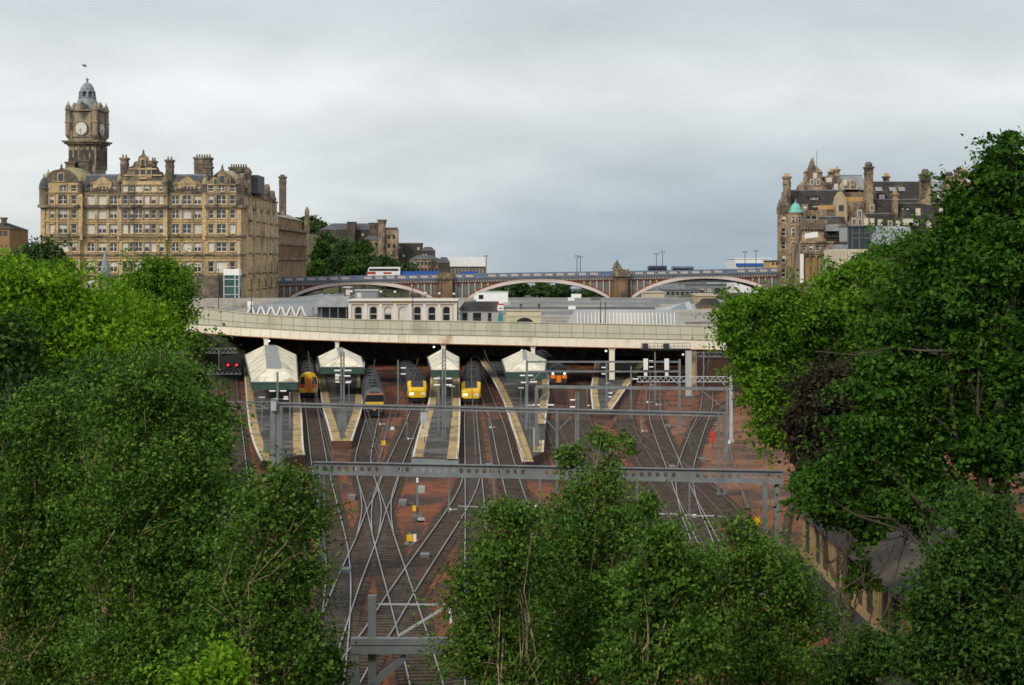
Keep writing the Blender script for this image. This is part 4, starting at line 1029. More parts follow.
ole_mast('bare lattice mast between the orange railcar line and the platform tip', 577, 392, 470, [(-7, -2, 400), (-7, -2, 407)], .22, zg=0)
ole_mast('thin mast with pale insulators right of the platform tip', 631, 366, 420, [(2, 7, 372), (2, 7, 379)], .18, zg=0, lattice=False)
ole_mast('short mast on the leftmost platform right of the big canopy mast', 290, 392, 430, [(-6, -2, 397)], .16, lattice=False)
ole_mast('thin mast between the locomotive and the left express', 398, 360, 415, [(3, 8, 368), (3, 8, 374)], .16, zg=0, lattice=False)
ole_mast('mast in the shade left of the thick grey twin column', 655, 352, 402, [(-6, -2, 361), (-6, -2, 367)], .18, zg=0, lattice=False)
for px, pb, lab in ((262, 432, 'platform lamp on the leftmost platform near its left tan edge'), (349, 412, 'platform lamp on the pointed platform end'), (452, 418, 'platform lamp near the right tan edge between the expresses'), (521, 420, 'platform lamp on the long tan-edged platform'), (530, 442, 'platform lamp at the near end of the long tan-edged platform')):
    p = G(px, pb, .9); t = thing('platform_lamp', lab, 'lamp post', (p.x, p.y, .9), 'lamp posts on the platforms')
    m = MB(); m.cyl((p.x, p.y, .9), (p.x, p.y, 4.6), .07, .05, n=6); m.build('post', 'galv', t)
    m = MB(); m.box(p.x - .35, p.x + .35, p.y - .12, p.y + .12, 4.6, 4.75); m.build('lantern', 'galv_pale', t)
# ================================================================== walls with real openings
WM = {}
def win_meshes(w, h, style):
    key = (round(w, 2), round(h, 2), style)
    if key in WM: return WM[key]
    m = MB(); b = .09 if w < 1.6 else .11; fr = 'frame_white' if style != 'dark' else 'galv_dark'
    for x0, x1, z0, z1 in ((-w / 2, -w / 2 + b, 0, h), (w / 2 - b, w / 2, 0, h)): m.box(x0, x1, .16, .26, z0, z1)
    for z0, z1 in ((0, b), (h - b, h), (h * .5 - b / 2, h * .5 + b / 2)): m.box(-w / 2 + b, w / 2 - b, .17, .25, z0, z1)
    if w > 1.5: m.box(-.08, .08, .15, .24, b, h - b)
    fm = m.mesh('window', fr)
    p = MB(); p.box(-w / 2 + b * .5, w / 2 - b * .5, .205, .215, b * .5, h - b * .5)
    dark = p.mesh('pane', 'glass')
    q = MB(); q.cur = 0; q.box(-w / 2 + b * .5, w / 2 - b * .5, .205, .215, b * .5, h * .55); q.cur = 1; q.box(-w / 2 + b * .5, w / 2 - b * .5, .205, .215, h * .55, h - b * .5)
    half = q.mesh('pane', ['glass', 'blind'])
    blind = p.mesh('pane', 'blind'); lit = p.mesh('pane', 'lit_window')
    WM[key] = (fm, dark, half, blind, lit); return WM[key]
def wall(mb, O, ang, width, z0, z1, rows, depth=.3):
    """a wall seen from outside, left to right from O; rows = (v0, v1, [(u0, u1)...], arched) openings, in metres along and absolute z"""
    O = Vector(O); U = Vector((math.cos(ang), math.sin(ang), 0)); Nn = Vector((math.sin(ang), -math.cos(ang), 0))
    def P(u, z, d=0): q = O + U * u - Nn * d; return (q.x, q.y, z)
    def quad(u0, u1, a, b): mb.add([P(u0, a), P(u1, a), P(u1, b), P(u0, b)], [(0, 1, 2, 3)])
    z = z0
    for (v0, v1, spans, arched) in sorted(rows, key=lambda r: r[0]):
        if v0 > z: quad(0, width, z, v0)
        u = 0
        for (u0, u1) in sorted(spans):
            quad(u, u0, v0, v1); u = u1
            mb.add([P(u0, v0), P(u1, v0), P(u1, v1), P(u0, v1), P(u0, v0, depth), P(u1, v0, depth), P(u1, v1, depth), P(u0, v1, depth)],
                   [(0, 4, 5, 1), (1, 5, 6, 2), (2, 6, 7, 3), (3, 7, 4, 0)])
            if arched:
                r = (u1 - u0) / 2; c = (u0 + u1) / 2
                for s_ in (-1, 1):
                    arc = [(c + s_ * r * math.cos(R(t)), v1 - r + r * math.sin(R(t))) for t in (0, 22, 45, 68, 90)]
                    pl = [(c + s_ * r, v1)] + arc
                    pts = [P(a_, b_, .02) for a_, b_ in pl]
                    mb.add(pts if s_ < 0 else pts, [tuple(range(len(pts)))])
        quad(u, width, v0, v1); z = v1
    if z < z1: quad(0, width, z, z1)
rngw = random.Random(11)
def windows(parent, O, ang, rows, blind=.5, style='white', limit=[0], lit=None, pane=True, maxn=95, depth=.0):
    """one window part (with a pane sub-part) in every opening"""
    base = wloc(parent); O = Vector(O); U = Vector((math.cos(ang), math.sin(ang), 0)); Nn = Vector((math.sin(ang), -math.cos(ang), 0))
    cnt = sum(1 for c in parent.children if c.name.startswith('window'))
    extra = MB()
    for (v0, v1, spans, arched) in rows:
        for (u0, u1) in spans:
            w = u1 - u0; h = v1 - v0; c = O + U * (u0 + u1) / 2
            fm, dark, half, bl, li = win_meshes(w, h, style)
            r = rngw.random()
            pm = dark if r > blind else (half if r > blind * .45 else bl)
            if lit is not None and abs((u0 + u1) / 2 - lit[0]) < .6 and v0 < lit[1] < v1: pm = li
            loc = Vector((c.x, c.y, v0)) - base
            if cnt < maxn:
                f = bpy.data.objects.new('window', fm); col.objects.link(f); f.parent = parent; f.location = loc; f.rotation_euler = (0, 0, ang)
                p = bpy.data.objects.new('pane', pm); col.objects.link(p); p.parent = f
                cnt += 1
            else:
                for mm in (fm, pm):
                    mat_ = Matrix.Translation(Vector((c.x, c.y, v0))) @ Matrix.Rotation(ang, 4, 'Z')
                    extra.cur = 0 if mm is fm else (1 if pm in (dark, half) else 2)
                    extra.add([mat_ @ v.co for v in mm.vertices], [tuple(p_.vertices) for p_ in mm.polygons])
    if extra.v: extra.build('window_remainder', ['frame_white', 'glass', 'blind'], parent, kind='stuff')
def even(width, n, w, m0=1.2, m1=None):
    m1 = m0 if m1 is None else m1
    st = (width - m0 - m1 - w) / max(n - 1, 1)
    return [(m0 + i * st, m0 + i * st + w) for i in range(n)]
def chimney(parent, x0, x1, y0, y1, z0, z1, mt='soot_stone', pots=0, pot='terracotta'):
    m = MB(); m.box(x0, x1, y0, y1, z0, z1); m.box(x0 - .25, x1 + .25, y0 - .25, y1 + .25, z1, z1 + .5); m.box(x0 - .12, x1 + .12, y0 - .12, y1 + .12, z1 - 1.4, z1 - 1.0)
    o = m.build('chimney', mt, parent)
    if pots:
        p = MB()
        for k in range(pots):
            x = x0 + (x1 - x0) * (k + .5) / pots; p.cyl((x, (y0 + y1) / 2, z1 + .5), (x, (y0 + y1) / 2, z1 + 1.35), .24, .18, n=8)
        p.build('chimney_pot', pot, o)
    return o

# ================================================================== the hotel
HY = 450.0; s450 = HY / F
hx = lambda px: X_(px, HY)
hz = lambda py: Z_(py, HY)
hotel = thing('grand_hotel', 'huge sandstone railway hotel with a clock tower and gabled attic', 'hotel', (hx(141), HY + 25, 1.0))
ang0 = 0.0
def uu(px, p0): return (px - p0) * s450
def spans(pxs, p0, w): return [(uu(p, p0) - w / 2, uu(p, p0) + w / 2) for p in pxs]
ROWP = [(195.5, 204), (209.5, 218.3), (224.2, 233.3), (242.5, 251.5), (261.5, 272), (279, 289)]
BAYS = [(42, 80, 0.0, [(52, 1.1), (63, 2.6), (74, 1.3)], 183), (80, 119, 1.2, [(89.7, 1.9), (101, 2.2), (112.4, 1.9)], 192.5), (119, 166, 0.0, [(125.2, 1.3), (131.5, .9), (138.5, 1.9), (146.8, 1.2), (153.6, 1.3), (161.5, 1.3)], 181), (166, 205, 1.2, [(174.5, 1.9), (186, 2.2), (196.7, 1.9)], 192.5), (205, 240, 0.0, [(211, 1.3), (221.5, 2.7), (232.5, 1.3)], 186)]
wm = MB(); hot_rows = []
for k, (p0, p1, rec, cols, ptop) in enumerate(BAYS):
    rows = []
    for ri, (a, b) in enumerate(ROWP):
        ar = ri in (3, 4) and k in (1, 3)
        rows.append((hz(b), hz(a), [(uu(p, p0) - w / 2, uu(p, p0) + w / 2) for p, w in cols], ar))
    if ptop < 190:
        rows.append((hz(191.3), hz(185.5), [(uu(p, p0) - min(w, 1.7) / 2, uu(p, p0) + min(w, 1.7) / 2) for p, w in cols if w > 1.25 or k == 2], False))
    O = (hx(p0), HY + rec, 0)
    wall(wm, O, 0, (p1 - p0) * s450, -1, hz(ptop), rows)
    hot_rows.append((O, rows))
    if rec == 0:   # returns of projecting bays
        for xx, sg in ((hx(p0), -1), (hx(p1), 1)):
            if k == 0 and sg < 0 or k == 4 and sg > 0: continue
            wm.add([(xx, HY, -1), (xx, HY + 1.2, -1), (xx, HY + 1.2, hz(ptop)), (xx, HY, hz(ptop))], [(0, 1, 2, 3) if sg > 0 else (3, 2, 1, 0)])
# long side going away to the right, and the hidden left side
XR = hx(240); XL = hx(42); DY = 71.0
srows = []
sc = [(3.5, 5.0), (8.5, 11.0), (14.5, 16.0), (20, 21.5), (26, 28.5), (34, 35.5), (40, 42.5), (47, 48.5), (53, 55.5), (60, 61.5), (65.5, 67)]
for ri, (a, b) in enumerate(ROWP): srows.append((hz(b), hz(a), sc, False))
wall(wm, (XR, HY, 0), R(90), DY, -1, hz(192), srows, .12)
wm.add([(XL, HY, -1), (XL, HY + DY, -1), (XL, HY + DY, hz(192)), (XL, HY, hz(192))], [(0, 3, 2, 1)])
wm.add([(XL, HY + DY, -1), (XR, HY + DY, -1), (XR, HY + DY, hz(192)), (XL, HY + DY, hz(192))], [(0, 1, 2, 3)])
wm.build('wall', 'hotel_stone', hotel)
for (O, rows) in hot_rows: windows(hotel, O, 0, rows, .52, lit=(uu(142.5, 119), hz(199.5)) if O[0] == hx(119) else None, maxn=100)
windows(hotel, (XR, HY, 0), R(90), srows, .3, maxn=100)
# string courses and cornices, front and side
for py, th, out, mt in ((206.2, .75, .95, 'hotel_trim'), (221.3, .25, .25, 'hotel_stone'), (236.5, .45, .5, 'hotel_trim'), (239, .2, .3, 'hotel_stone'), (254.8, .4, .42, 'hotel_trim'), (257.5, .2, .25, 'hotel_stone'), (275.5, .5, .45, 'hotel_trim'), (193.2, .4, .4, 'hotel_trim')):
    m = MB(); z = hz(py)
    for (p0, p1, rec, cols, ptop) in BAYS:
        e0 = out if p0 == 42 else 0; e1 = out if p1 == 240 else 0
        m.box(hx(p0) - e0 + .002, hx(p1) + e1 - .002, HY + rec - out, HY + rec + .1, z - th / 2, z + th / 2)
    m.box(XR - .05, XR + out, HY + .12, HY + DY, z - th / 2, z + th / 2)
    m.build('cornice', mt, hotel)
# pilasters between bays
for px in (43, 80.5, 119.6, 165.4, 204.6, 239.2, 57.5, 68.5, 95.5, 107, 180.3, 191.5, 216, 227):
    wpx = .55 if px in (43, 80.5, 119.6, 165.4, 204.6, 239.2) else .3
    rec = 1.2 if 81 < px < 119 or 166 < px < 204 else 0
    m = MB(); m.box(hx(px) - wpx, hx(px) + wpx, HY + rec - .3, HY + rec + .05, hz(240), hz(194)); m.build('pilaster', 'hotel_stone', hotel)
# window hoods give the shadow lines of a carved front
m = MB()
for (O, rows) in hot_rows:
    for (v0, v1, sp_, ar) in rows:
        for (u0, u1) in sp_:
            x0 = O[0] + u0; x1 = O[0] + u1
            m.box(x0 - .3, x1 + .3, O[1] - .28, O[1] + .02, v1 + .12, v1 + .4); m.box(x0 - .25, x1 + .25, O[1] - .22, O[1] + .02, v0 - .28, v0 - .04)
            m.box(x0 - .32, x0 - .1, O[1] - .14, O[1] + .02, v0, v1 + .1); m.box(x1 + .1, x1 + .32, O[1] - .14, O[1] + .02, v0, v1 + .1)
m.build('window_surround', 'hotel_stone', hotel)
# mansards between the gabled bays, with dormers
for (p0, p1, doms) in ((80, 119, (90.3, 101, 112.8)), (166, 205, (175.5, 186, 197))):
    m = MB(); x0, x1 = hx(p0) + .01, hx(p1) - .01; z0, z1 = hz(192.8), hz(174.5)
    m.hexa([(x0, HY + 1.6, z0), (x1, HY + 1.6, z0), (x1, HY + 14, z0), (x0, HY + 14, z0)], [(x0, HY + 5, z1), (x1, HY + 5, z1), (x1, HY + 12, z1), (x0, HY + 12, z1)])
    rf = m.build('mansard_roof', 'slate', hotel)
    m = MB(); m.box(x0 + .5, x1 - .5, HY + 5, HY + 11.8, z1, z1 + .35); m.build('roof_lead', 'lead', hotel)
    for i, px in enumerate(doms):
        x = hx(px); big = i == 1; w = 2.4 if big else 1.0
        m = MB(); wall(m, (x - w, HY + (1.3 if big else 1.5), 0), 0, 2 * w, hz(192.8), hz(183.5 if big else 184.5), [(hz(191.5), hz(186.2), [(w - (.9 if big else .55), w + (.9 if big else .55))], False)])
        yy = HY + (1.3 if big else 1.5); zt = hz(183.5 if big else 184.5)
        m.add([(x - w, yy, hz(192.8)), (x - w, yy + 4, hz(192.8)), (x - w, yy + 4, zt), (x - w, yy, zt)], [(0, 3, 2, 1)])
        m.add([(x + w, yy, hz(192.8)), (x + w, yy + 4, hz(192.8)), (x + w, yy + 4, zt), (x + w, yy, zt)], [(0, 1, 2, 3)])
        m.gable(x - w - .2, x + w + .2, yy - .15, yy + 4, zt, zt + (1.9 if big else 1.4), 'y')
        dm = m.build('dormer', 'hotel_trim' if not big else 'hotel_stone', hotel)
        ww = 1.8 if big else 1.1
        fm, dk, hf, bl, li = win_meshes(ww, hz(186.2) - hz(191.5), 'white')
        f = bpy.data.objects.new('window', fm); col.objects.link(f); f.parent = dm; f.location = Vector((x, yy, hz(191.5))) - wloc(dm)
        pz_ = MB(); pz_.box(x - ww / 2, x + ww / 2, yy + .21, yy + .22, hz(191.5), hz(186.2)); pz_.build('pane', 'blind' if not big else 'glass', dm)
# left bay: curved gable and dome
m = MB(); cxx = hx(61); zb = hz(183)
prof = [(-4.9, 0), (4.9, 0), (4.9, .7), (3.9, 1.3), (3.3, 2.4), (2.1, 3.2), (0, 3.7), (-2.1, 3.2), (-3.3, 2.4), (-3.9, 1.3), (-4.9, .7)]
m.extr([(x, z) for x, z in prof], (cxx, HY, zb), (1, 0, 0), (0, 0, 1), (0, 1.0, 0)); m.build('curved_gable', 'soot_stone', hotel)
m = MB(); m.lathe((hx(64), HY + 8, hz(183.5)), [(6.3, -1), (6.3, 0), (6.1, 1.0), (5.4, 2.4), (4.2, 3.5), (2.6, 4.2), (1.0, 4.5), (0.01, 4.6)], 20); m.build('dome', 'dome_stone', hotel, smooth=True)
m = MB(); m.box(XL, hx(80), HY + 1, HY + 16, hz(194), hz(183.6)); m.build('attic', 'soot_stone', hotel)
def turret(px, y, r, pb, pt, cap, mt='soot_stone', capmt='dome_stone', name='turret'):
    x = X_(px, y); m = MB(); zb, zt = Z_(pb, y), Z_(pt, y)
    m.lathe((x, y, 0), [(r * .4, zb - 1.5), (r, zb), (r, zt - .5), (r * 1.15, zt - .4), (r * 1.15, zt)], 10)
    o = m.build(name, mt, hotel); m = MB(); m.lathe((x, y, zt), [(r * 1.05, 0), (r * .95, cap * .3), (r * .55, cap * .62), (r * .15, cap * .8), (r * .12, cap), (.01, cap * 1.05)], 10); m.build('cap', capmt, o)
turret(44, HY + .4, 1.25, 206, 187.5, 3.4, 'hotel_trim', 'slate'); turret(48.5, HY + 5, .9, 186, 178, 2.2); turret(80, HY + .6, .75, 197, 181, 2.0); turret(119.6, HY + .3, .75, 197, 181.5, 2.2); turret(165.4, HY + .3, .75, 197, 181.5, 2.2)
turret(205, HY + .5, .8, 198, 184, 2.2); turret(239.5, HY + .3, 1.1, 204, 184, 2.4, 'hotel_trim', 'soot_stone')
# central gable
m = MB(); zb = hz(181)
prof = [(-5.9, 0), (5.9, 0), (5.9, .6), (5.3, .9), (4.9, 2.3), (4.1, 2.6), (3.7, 3.6), (2.6, 4.0), (2.3, 4.9), (1.3, 5.2), (1.2, 6.2), (0, 7.0), (-1.2, 6.2), (-1.3, 5.2), (-2.3, 4.9), (-2.6, 4.0), (-3.7, 3.6), (-4.1, 2.6), (-4.9, 2.3), (-5.3, .9), (-5.9, .6)]
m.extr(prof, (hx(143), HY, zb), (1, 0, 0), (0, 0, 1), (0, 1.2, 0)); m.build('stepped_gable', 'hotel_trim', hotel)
m = MB(); m.box(hx(139), hx(147), HY - .12, HY - .01, hz(179), hz(174)); m.build('gable_panel', 'hotel_stone', hotel)
m = MB(); m.gable(hx(121), hx(164), HY + 1.21, HY + 16, hz(181), hz(166), 'y'); m.box(hx(119.5), hx(165.5), HY + 1, HY + 16, hz(194), hz(181.02)); m.build('gable_roof', 'slate', hotel)
# right bay
m = MB(); zb = hz(186)
m.extr([(-4.5, 0), (4.5, 0), (4.4, .8), (2.9, 1.6), (2.3, 2.7), (0, 4.4), (-2.3, 2.7), (-2.9, 1.6), (-4.4, .8)], (hx(222), HY, zb), (1, 0, 0), (0, 0, 1), (0, 1, 0)); m.build('pedimented_gable', 'hotel_trim', hotel)
m = MB(); m.lathe((hx(225), HY + 6, hz(186)), [(5.2, -.3), (5.0, 0.6), (3.4, 2.4), (2.0, 3.6), (1.0, 4.2), (.01, 4.3)], 8); m.build('dome', 'dome_stone', hotel)
m = MB(); m.box(hx(205), XR, HY + 1, HY + 16, hz(194), hz(186.1)); m.build('attic', 'soot_stone', hotel)
# long roof going away, with gables on the side
m = MB(); m.hexa([(XL + .6, HY + 16, hz(192)), (XR - .6, HY + 16, hz(192)), (XR - .6, HY + DY - 1, hz(192)), (XL + .6, HY + DY - 1, hz(192))], [(XL + 5, HY + 20, hz(176)), (XR - 5, HY + 20, hz(176)), (XR - 5, HY + DY - 5, hz(176)), (XL + 5, HY + DY - 5, hz(176))])
m.build('rear_mansard', 'slate', hotel)
for k, yc in enumerate((457.5, 468, 480, 492, 504, 515)):
    m = MB(); hgt = (5.2, 3.6, 4.6, 3.4, 4.4, 3.0)[k]; hw = (4.2, 2.2, 3.6, 2.2, 3.6, 2.6)[k]
    m.extr([(-hw, 0), (hw, 0), (hw, hgt * .4), (hw * .7, hgt * .55), (hw * .5, hgt * .8), (0, hgt), (-hw * .5, hgt * .8), (-hw * .7, hgt * .55), (-hw, hgt * .4)], (XR, yc, hz(192)), (0, 1, 0), (0, 0, 1), (-1.2, 0, 0))
    m.box(XR - 9, XR - 1.21, yc - hw * .8, yc + hw * .8, hz(192), hz(192) + hgt * .5)
    g = m.build('side_gable', 'soot_stone', hotel)
    m = MB(); m.box(XR + .003, XR + .03, yc - .6, yc + .6, hz(192) + .5, hz(192) + hgt * .45); m.build('window', 'glass', g)
for px, y in ((249.5, 451), (262, 474), (268.5, 498)):
    pass
for (a, b, pt, pb, y, d) in ((65.5, 74.5, 163.5, 184, HY + 12, 4), (78, 88.5, 161.5, 186, HY + 13, 4), (120.3, 126.8, 159.5, 183, HY + 3, 2.6), (150.5, 155, 162.5, 180, HY + 5, 2.6), (165.5, 172.2, 161.5, 184, HY + 3.5, 2.6), (194, 209.5, 158.8, 178, HY + 15, 5), (204, 211, 168, 186, HY + 8, 3), (229, 246, 168.8, 180, HY + 13, 4), (235.5, 240.5, 172, 188, HY + 9, 3)):
    chimney(hotel, X_(a, y), X_(b, y), y, y + d, Z_(pb, y), Z_(pt, y), pots=max(2, int((b - a) / 2.4)), pot='soot_stone')
for (px, y, pt) in ((258, HY + 12, 167), (252, HY + 3, 181), (265, HY + 32, 183), (270.5, HY + 48, 188), (274, HY + 60, 194)):
    x = X_(px, y); x = min(x, XR + .2); z1 = Z_(pt, y); m = MB(); m.lathe((x, y, 0), [(.9, hz(193)), (.9, z1 - 2), (1.1, z1 - 1.9), (1.1, z1 - 1.3), (.7, z1 - .6), (.01, z1)], 8); m.build('pinnacle', 'soot_stone', hotel)
m = MB(); m.box(hx(228), hx(248), HY + 18, HY + 30, hz(190), hz(171.5)); m.build('roof_pavilion', 'slate', hotel)
# oriel bays, urns and balustrades that break up the walls
for yc, w in ((461, 3.2), (475, 2.6), (487, 3.2), (500, 2.6), (512, 3.0)):
    m = MB(); m.hexa([(XR, yc - w, 2), (XR + 1.3, yc - w * .6, 2), (XR + 1.3, yc + w * .6, 2), (XR, yc + w, 2)], [(XR, yc - w, hz(205)), (XR + 1.3, yc - w * .6, hz(205)), (XR + 1.3, yc + w * .6, hz(205)), (XR, yc + w, hz(205))])
    b = m.build('oriel_bay', 'hotel_stone', hotel)
    for a_, c_ in ROWP[1:]:
        m = MB(); m.box(XR + 1.31, XR + 1.34, yc - 1.0, yc + 1.0, hz(c_), hz(a_)); m.build('window', 'glass', b)
        m = MB(); m.box(XR + .0, XR + 1.5, yc - w * .75, yc + w * .75, hz(c_) - .6, hz(c_) - .25); m.build('string_course', 'hotel_trim', b)
for px in (84, 91, 96, 106, 110, 117, 169, 176, 181, 191, 195, 203):
    x = hx(px); m = MB(); m.lathe((x, HY + 1.3, hz(192.3)), [(.3, 0), (.3, .5), (.15, .7), (.32, 1.1), (.2, 1.4), (.01, 1.7)], 8); m.build('urn', 'soot_stone', hotel)
for (p0, p1) in ((80.5, 118.5), (166.5, 204.5)):
    m = MB(); x0, x1 = hx(p0), hx(p1); m.box(x0, x1, HY + .95, HY + 1.15, hz(192) + .75, hz(192) + .95); x = x0 + .2
    while x < x1: m.box(x - .09, x + .09, HY + .98, HY + 1.12, hz(192.4), hz(192) + .749); x += .5
    m.build('balustrade', 'soot_stone', hotel)
for px, z0, w, h in ((137, 176.5, 1.0, 2.0), (143, 176.5, 1.2, 2.4), (149, 176.5, 1.0, 2.0), (143, 166.5, .9, 1.8), (61, 181, 1.3, 1.9), (222, 183, 1.2, 1.8), (215.5, 184, .7, 1.3), (228.5, 184, .7, 1.3)):
    x = hx(px); m = MB(); m.box(x - w / 2 - .25, x + w / 2 + .25, HY - .2, HY - .02, hz(z0) - .25, hz(z0) + h + .3); s_ = m.build('gable_surround', 'hotel_stone', hotel)
    m = MB(); m.box(x - w / 2, x + w / 2, HY - .24, HY - .203, hz(z0), hz(z0) + h); m.build('window', 'glass', s_)
for px, z in ((143, 154), (130, 172), (156, 172), (122, 179), (164, 179), (61, 168), (50, 178), (72, 178), (222, 169), (210, 181), (234, 181)):
    x = hx(px); m = MB(); m.lathe((x, HY + .5, hz(z)), [(.5, -1.6), (.45, 0), (.2, .3), (.35, .6), (.1, 1.0), (.01, 1.5)], 8); m.build('finial', 'soot_stone', hotel)
for zz_ in (176.5, 170.2): m = MB(); hw_ = 4.9 if zz_ > 175 else 3.6; m.box(hx(143) - hw_, hx(143) + hw_, HY - .3, HY - .01, hz(zz_ - .6), hz(zz_ - 1.8)); m.build('gable_moulding', 'hotel_stone', hotel)
# ---- clock tower, turned slightly
TY = 484.0; tx = X_(87.3, TY); rot = Matrix.Translation((tx, TY, 0)) @ Matrix.Rotation(R(-9), 4, 'Z')
tz = lambda py: Z_(py, TY)
hwid = 3.85
m = MB(rot); m.box(-hwid, hwid, -hwid, hwid, hz(192), tz(146.5)); m.box(-hwid - .1, hwid + .1, -hwid - .1, hwid + .1, tz(141.5), tz(112))
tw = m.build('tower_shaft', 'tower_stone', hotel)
m = MB(rot)
for z0, z1, o in ((tz(146.5), tz(145), .35), (tz(145), tz(143.2), .9), (tz(143.2), tz(141.5), 1.35), (tz(138.5), tz(137.5), .3), (tz(112), tz(110.8), .6)): m.box(-hwid - o, hwid + o, -hwid - o, hwid + o, z0, z1)
m.build('tower_cornice', 'hotel_trim', tw)
for k in range(5):  # flat dark panels, coloured as the shade of arched recesses
    for fs in (0, 1):
        m = MB(rot @ Matrix.Rotation(R(90 * fs), 4, 'Z')); u = -3.2 + 1.6 * k
        m.box(u - .42, u + .42, -hwid - .03, -hwid - .004, tz(166), tz(152)); m.lathe((0, 0, 0), [], 1) if False else None
        m.extr([(.42 * math.cos(R(t)), .42 * math.sin(R(t))) for t in range(0, 181, 30)], (u, -hwid - .03, tz(152)), (1, 0, 0), (0, 0, 1), (0, .026, 0)); m.build('recess_shade_panel', 'black_stone', tw)
        m = MB(rot @ Matrix.Rotation(R(90 * fs), 4, 'Z')); m.box(u + .55, u + 1.05, -hwid - .25, -hwid + .02, tz(170), tz(147)); m.build('tower_pilaster', 'hotel_trim', tw)
for fs in range(4):
    M4 = rot @ Matrix.Rotation(R(90 * fs), 4, 'Z')
    if fs in (0, 1):
        zc = tz(129.5); m = MB(M4); m.cyl((0, -hwid - .45, zc), (0, -hwid - .1, zc), 2.0, n=32); m.build('clock_surround', 'hotel_trim', tw)
        m = MB(M4); m.cyl((0, -hwid - .52, zc), (0, -hwid - .455, zc), 1.68, n=32); f = m.build('clock_face', 'clock_white', tw)
        m = MB(M4)
        for hr in range(12):
            a_ = R(30 * hr); m.bar((1.25 * math.sin(a_), -hwid - .53, zc + 1.25 * math.cos(a_)), (1.58 * math.sin(a_), -hwid - .53, zc + 1.58 * math.cos(a_)), .13, .03)
        m.build('clock_marking', 'black', f)
        for a_, ln, w in ((R(183), 1.35, .16), (R(226), .9, .22)):
            m = MB(M4); m.bar((0, -hwid - .57, zc), (ln * math.sin(a_), -hwid - .57, zc + ln * math.cos(a_)), w, .03); m.build('clock_hand', 'black', f)
    for s_ in (-1, 1):
        m = MB(M4); m.box(s_ * 3.0 - .3, s_ * 3.0 + .3, -hwid - .35, -hwid, tz(141.5), tz(112)); m.build('tower_pilaster', 'hotel_trim', tw)
    m = MB(M4); m.extr([(-2.2, 0), (2.2, 0), (1.9, .5), (1.2, 1.5), (.5, 1.8), (0, 2.3), (-.5, 1.8), (-1.2, 1.5), (-1.9, .5)], (0, -hwid - .2, tz(110.8)), (1, 0, 0), (0, 0, 1), (0, .7, 0)); m.build('tower_gable', 'tower_stone', tw)
    m = MB(M4); q = hwid + .05
    m.lathe((q, -q, 0), [(.4, tz(139)), (.85, tz(136)), (.85, tz(124)), (1.0, tz(123.6)), (1.0, tz(122.8)), (.8, tz(122)), (.8, tz(111.5)), (1.0, tz(111)), (1.0, tz(110)), (.75, tz(109.6)), (.72, tz(107.5)), (.35, tz(105)), (.12, tz(104)), (.22, tz(103.2)), (.01, tz(102))], 8); m.build('tower_turret', 'tower_stone', tw)
m = MB(rot); m.lathe((0, 0, 0), [(4.0, tz(112)), (3.7, tz(109.5)), (3.0, tz(104.5)), (2.45, tz(99.5)), (2.35, tz(98.4)), (2.5, tz(98.2)), (2.5, tz(97.4))], 8, R(22.5), R(382.5)); m.build('crown_roof', 'lead', tw)
m = MB(rot)
for k in range(8):
    a_ = R(22.5 + 45 * k); m.bar((2.05 * math.cos(a_), 2.05 * math.sin(a_), tz(97.4)), (1.95 * math.cos(a_), 1.95 * math.sin(a_), tz(92)), .55)
m.cyl((0, 0, tz(97.4)), (0, 0, tz(92)), 1.3, n=8); m.build('lantern', 'lead', tw)
m = MB(rot); m.lathe((0, 0, 0), [(2.35, tz(92)), (2.35, tz(91.6)), (2.1, tz(91)), (1.95, tz(88.5)), (1.45, tz(85.2)), (.8, tz(83.3)), (.35, tz(82.6)), (.28, tz(80.2)), (.5, tz(79.4)), (.2, tz(78.6)), (.01, tz(77.2))], 8); m.build('lantern_dome', 'lead', tw)

# glass entrance kiosk and low wall by the hotel
a, b = W(224, 299, 390), W(239, 269, 390)
t = thing('glass_lift_tower', 'green glass lift tower with a white top in front of the hotel', 'lift tower', ((a.x + b.x) / 2, 390, a.z))
m = MB(); m.box(a.x, b.x, 390, 393, a.z, b.z - 1.4); m.build('glazing', 'glass_teal', t)
m = MB(); m.box(a.x - .1, b.x + .1, 389.8, 393.2, b.z - 1.4, b.z); m.build('white_top', 'white_paint', t)
m = MB()
for x in (a.x, (a.x + b.x) / 2 + .8, b.x): m.box(x - .12, x + .12, 389.85, 389.99, a.z, b.z - 1.41)
for z in (a.z + 1, a.z + 2.8, a.z + 4.4): m.box(a.x, b.x, 389.88, 389.97, z - .1, z + .1)
m.build('frame', 'galv_pale', t)
a, b = W(186, 310, 392), W(219, 277, 392)
t = tag(MB().box(a.x - 8, b.x, 392, 400, 0, b.z).build('stone_wall', 'soot_stone'), 'dark stone wall left of the green glass lift tower', 'wall')
a, b = W(186, 312, 380), W(330, 299, 380)
o = MB().box(a.x - 10, b.x, 375, 391, 8.0, b.z).build('forecourt', 'felt_roof'); o['kind'] = 'structure'
tag(MB().lathe((X_(105, 300), 300, 0), [(.9, 8), (.75, Z_(268, 300)), (.08, Z_(251, 300))], 8).build('stone_spire', 'lead'), 'pale slender spire poking above the trees before the hotel', 'spire')
lp = W(237, 300, 388)

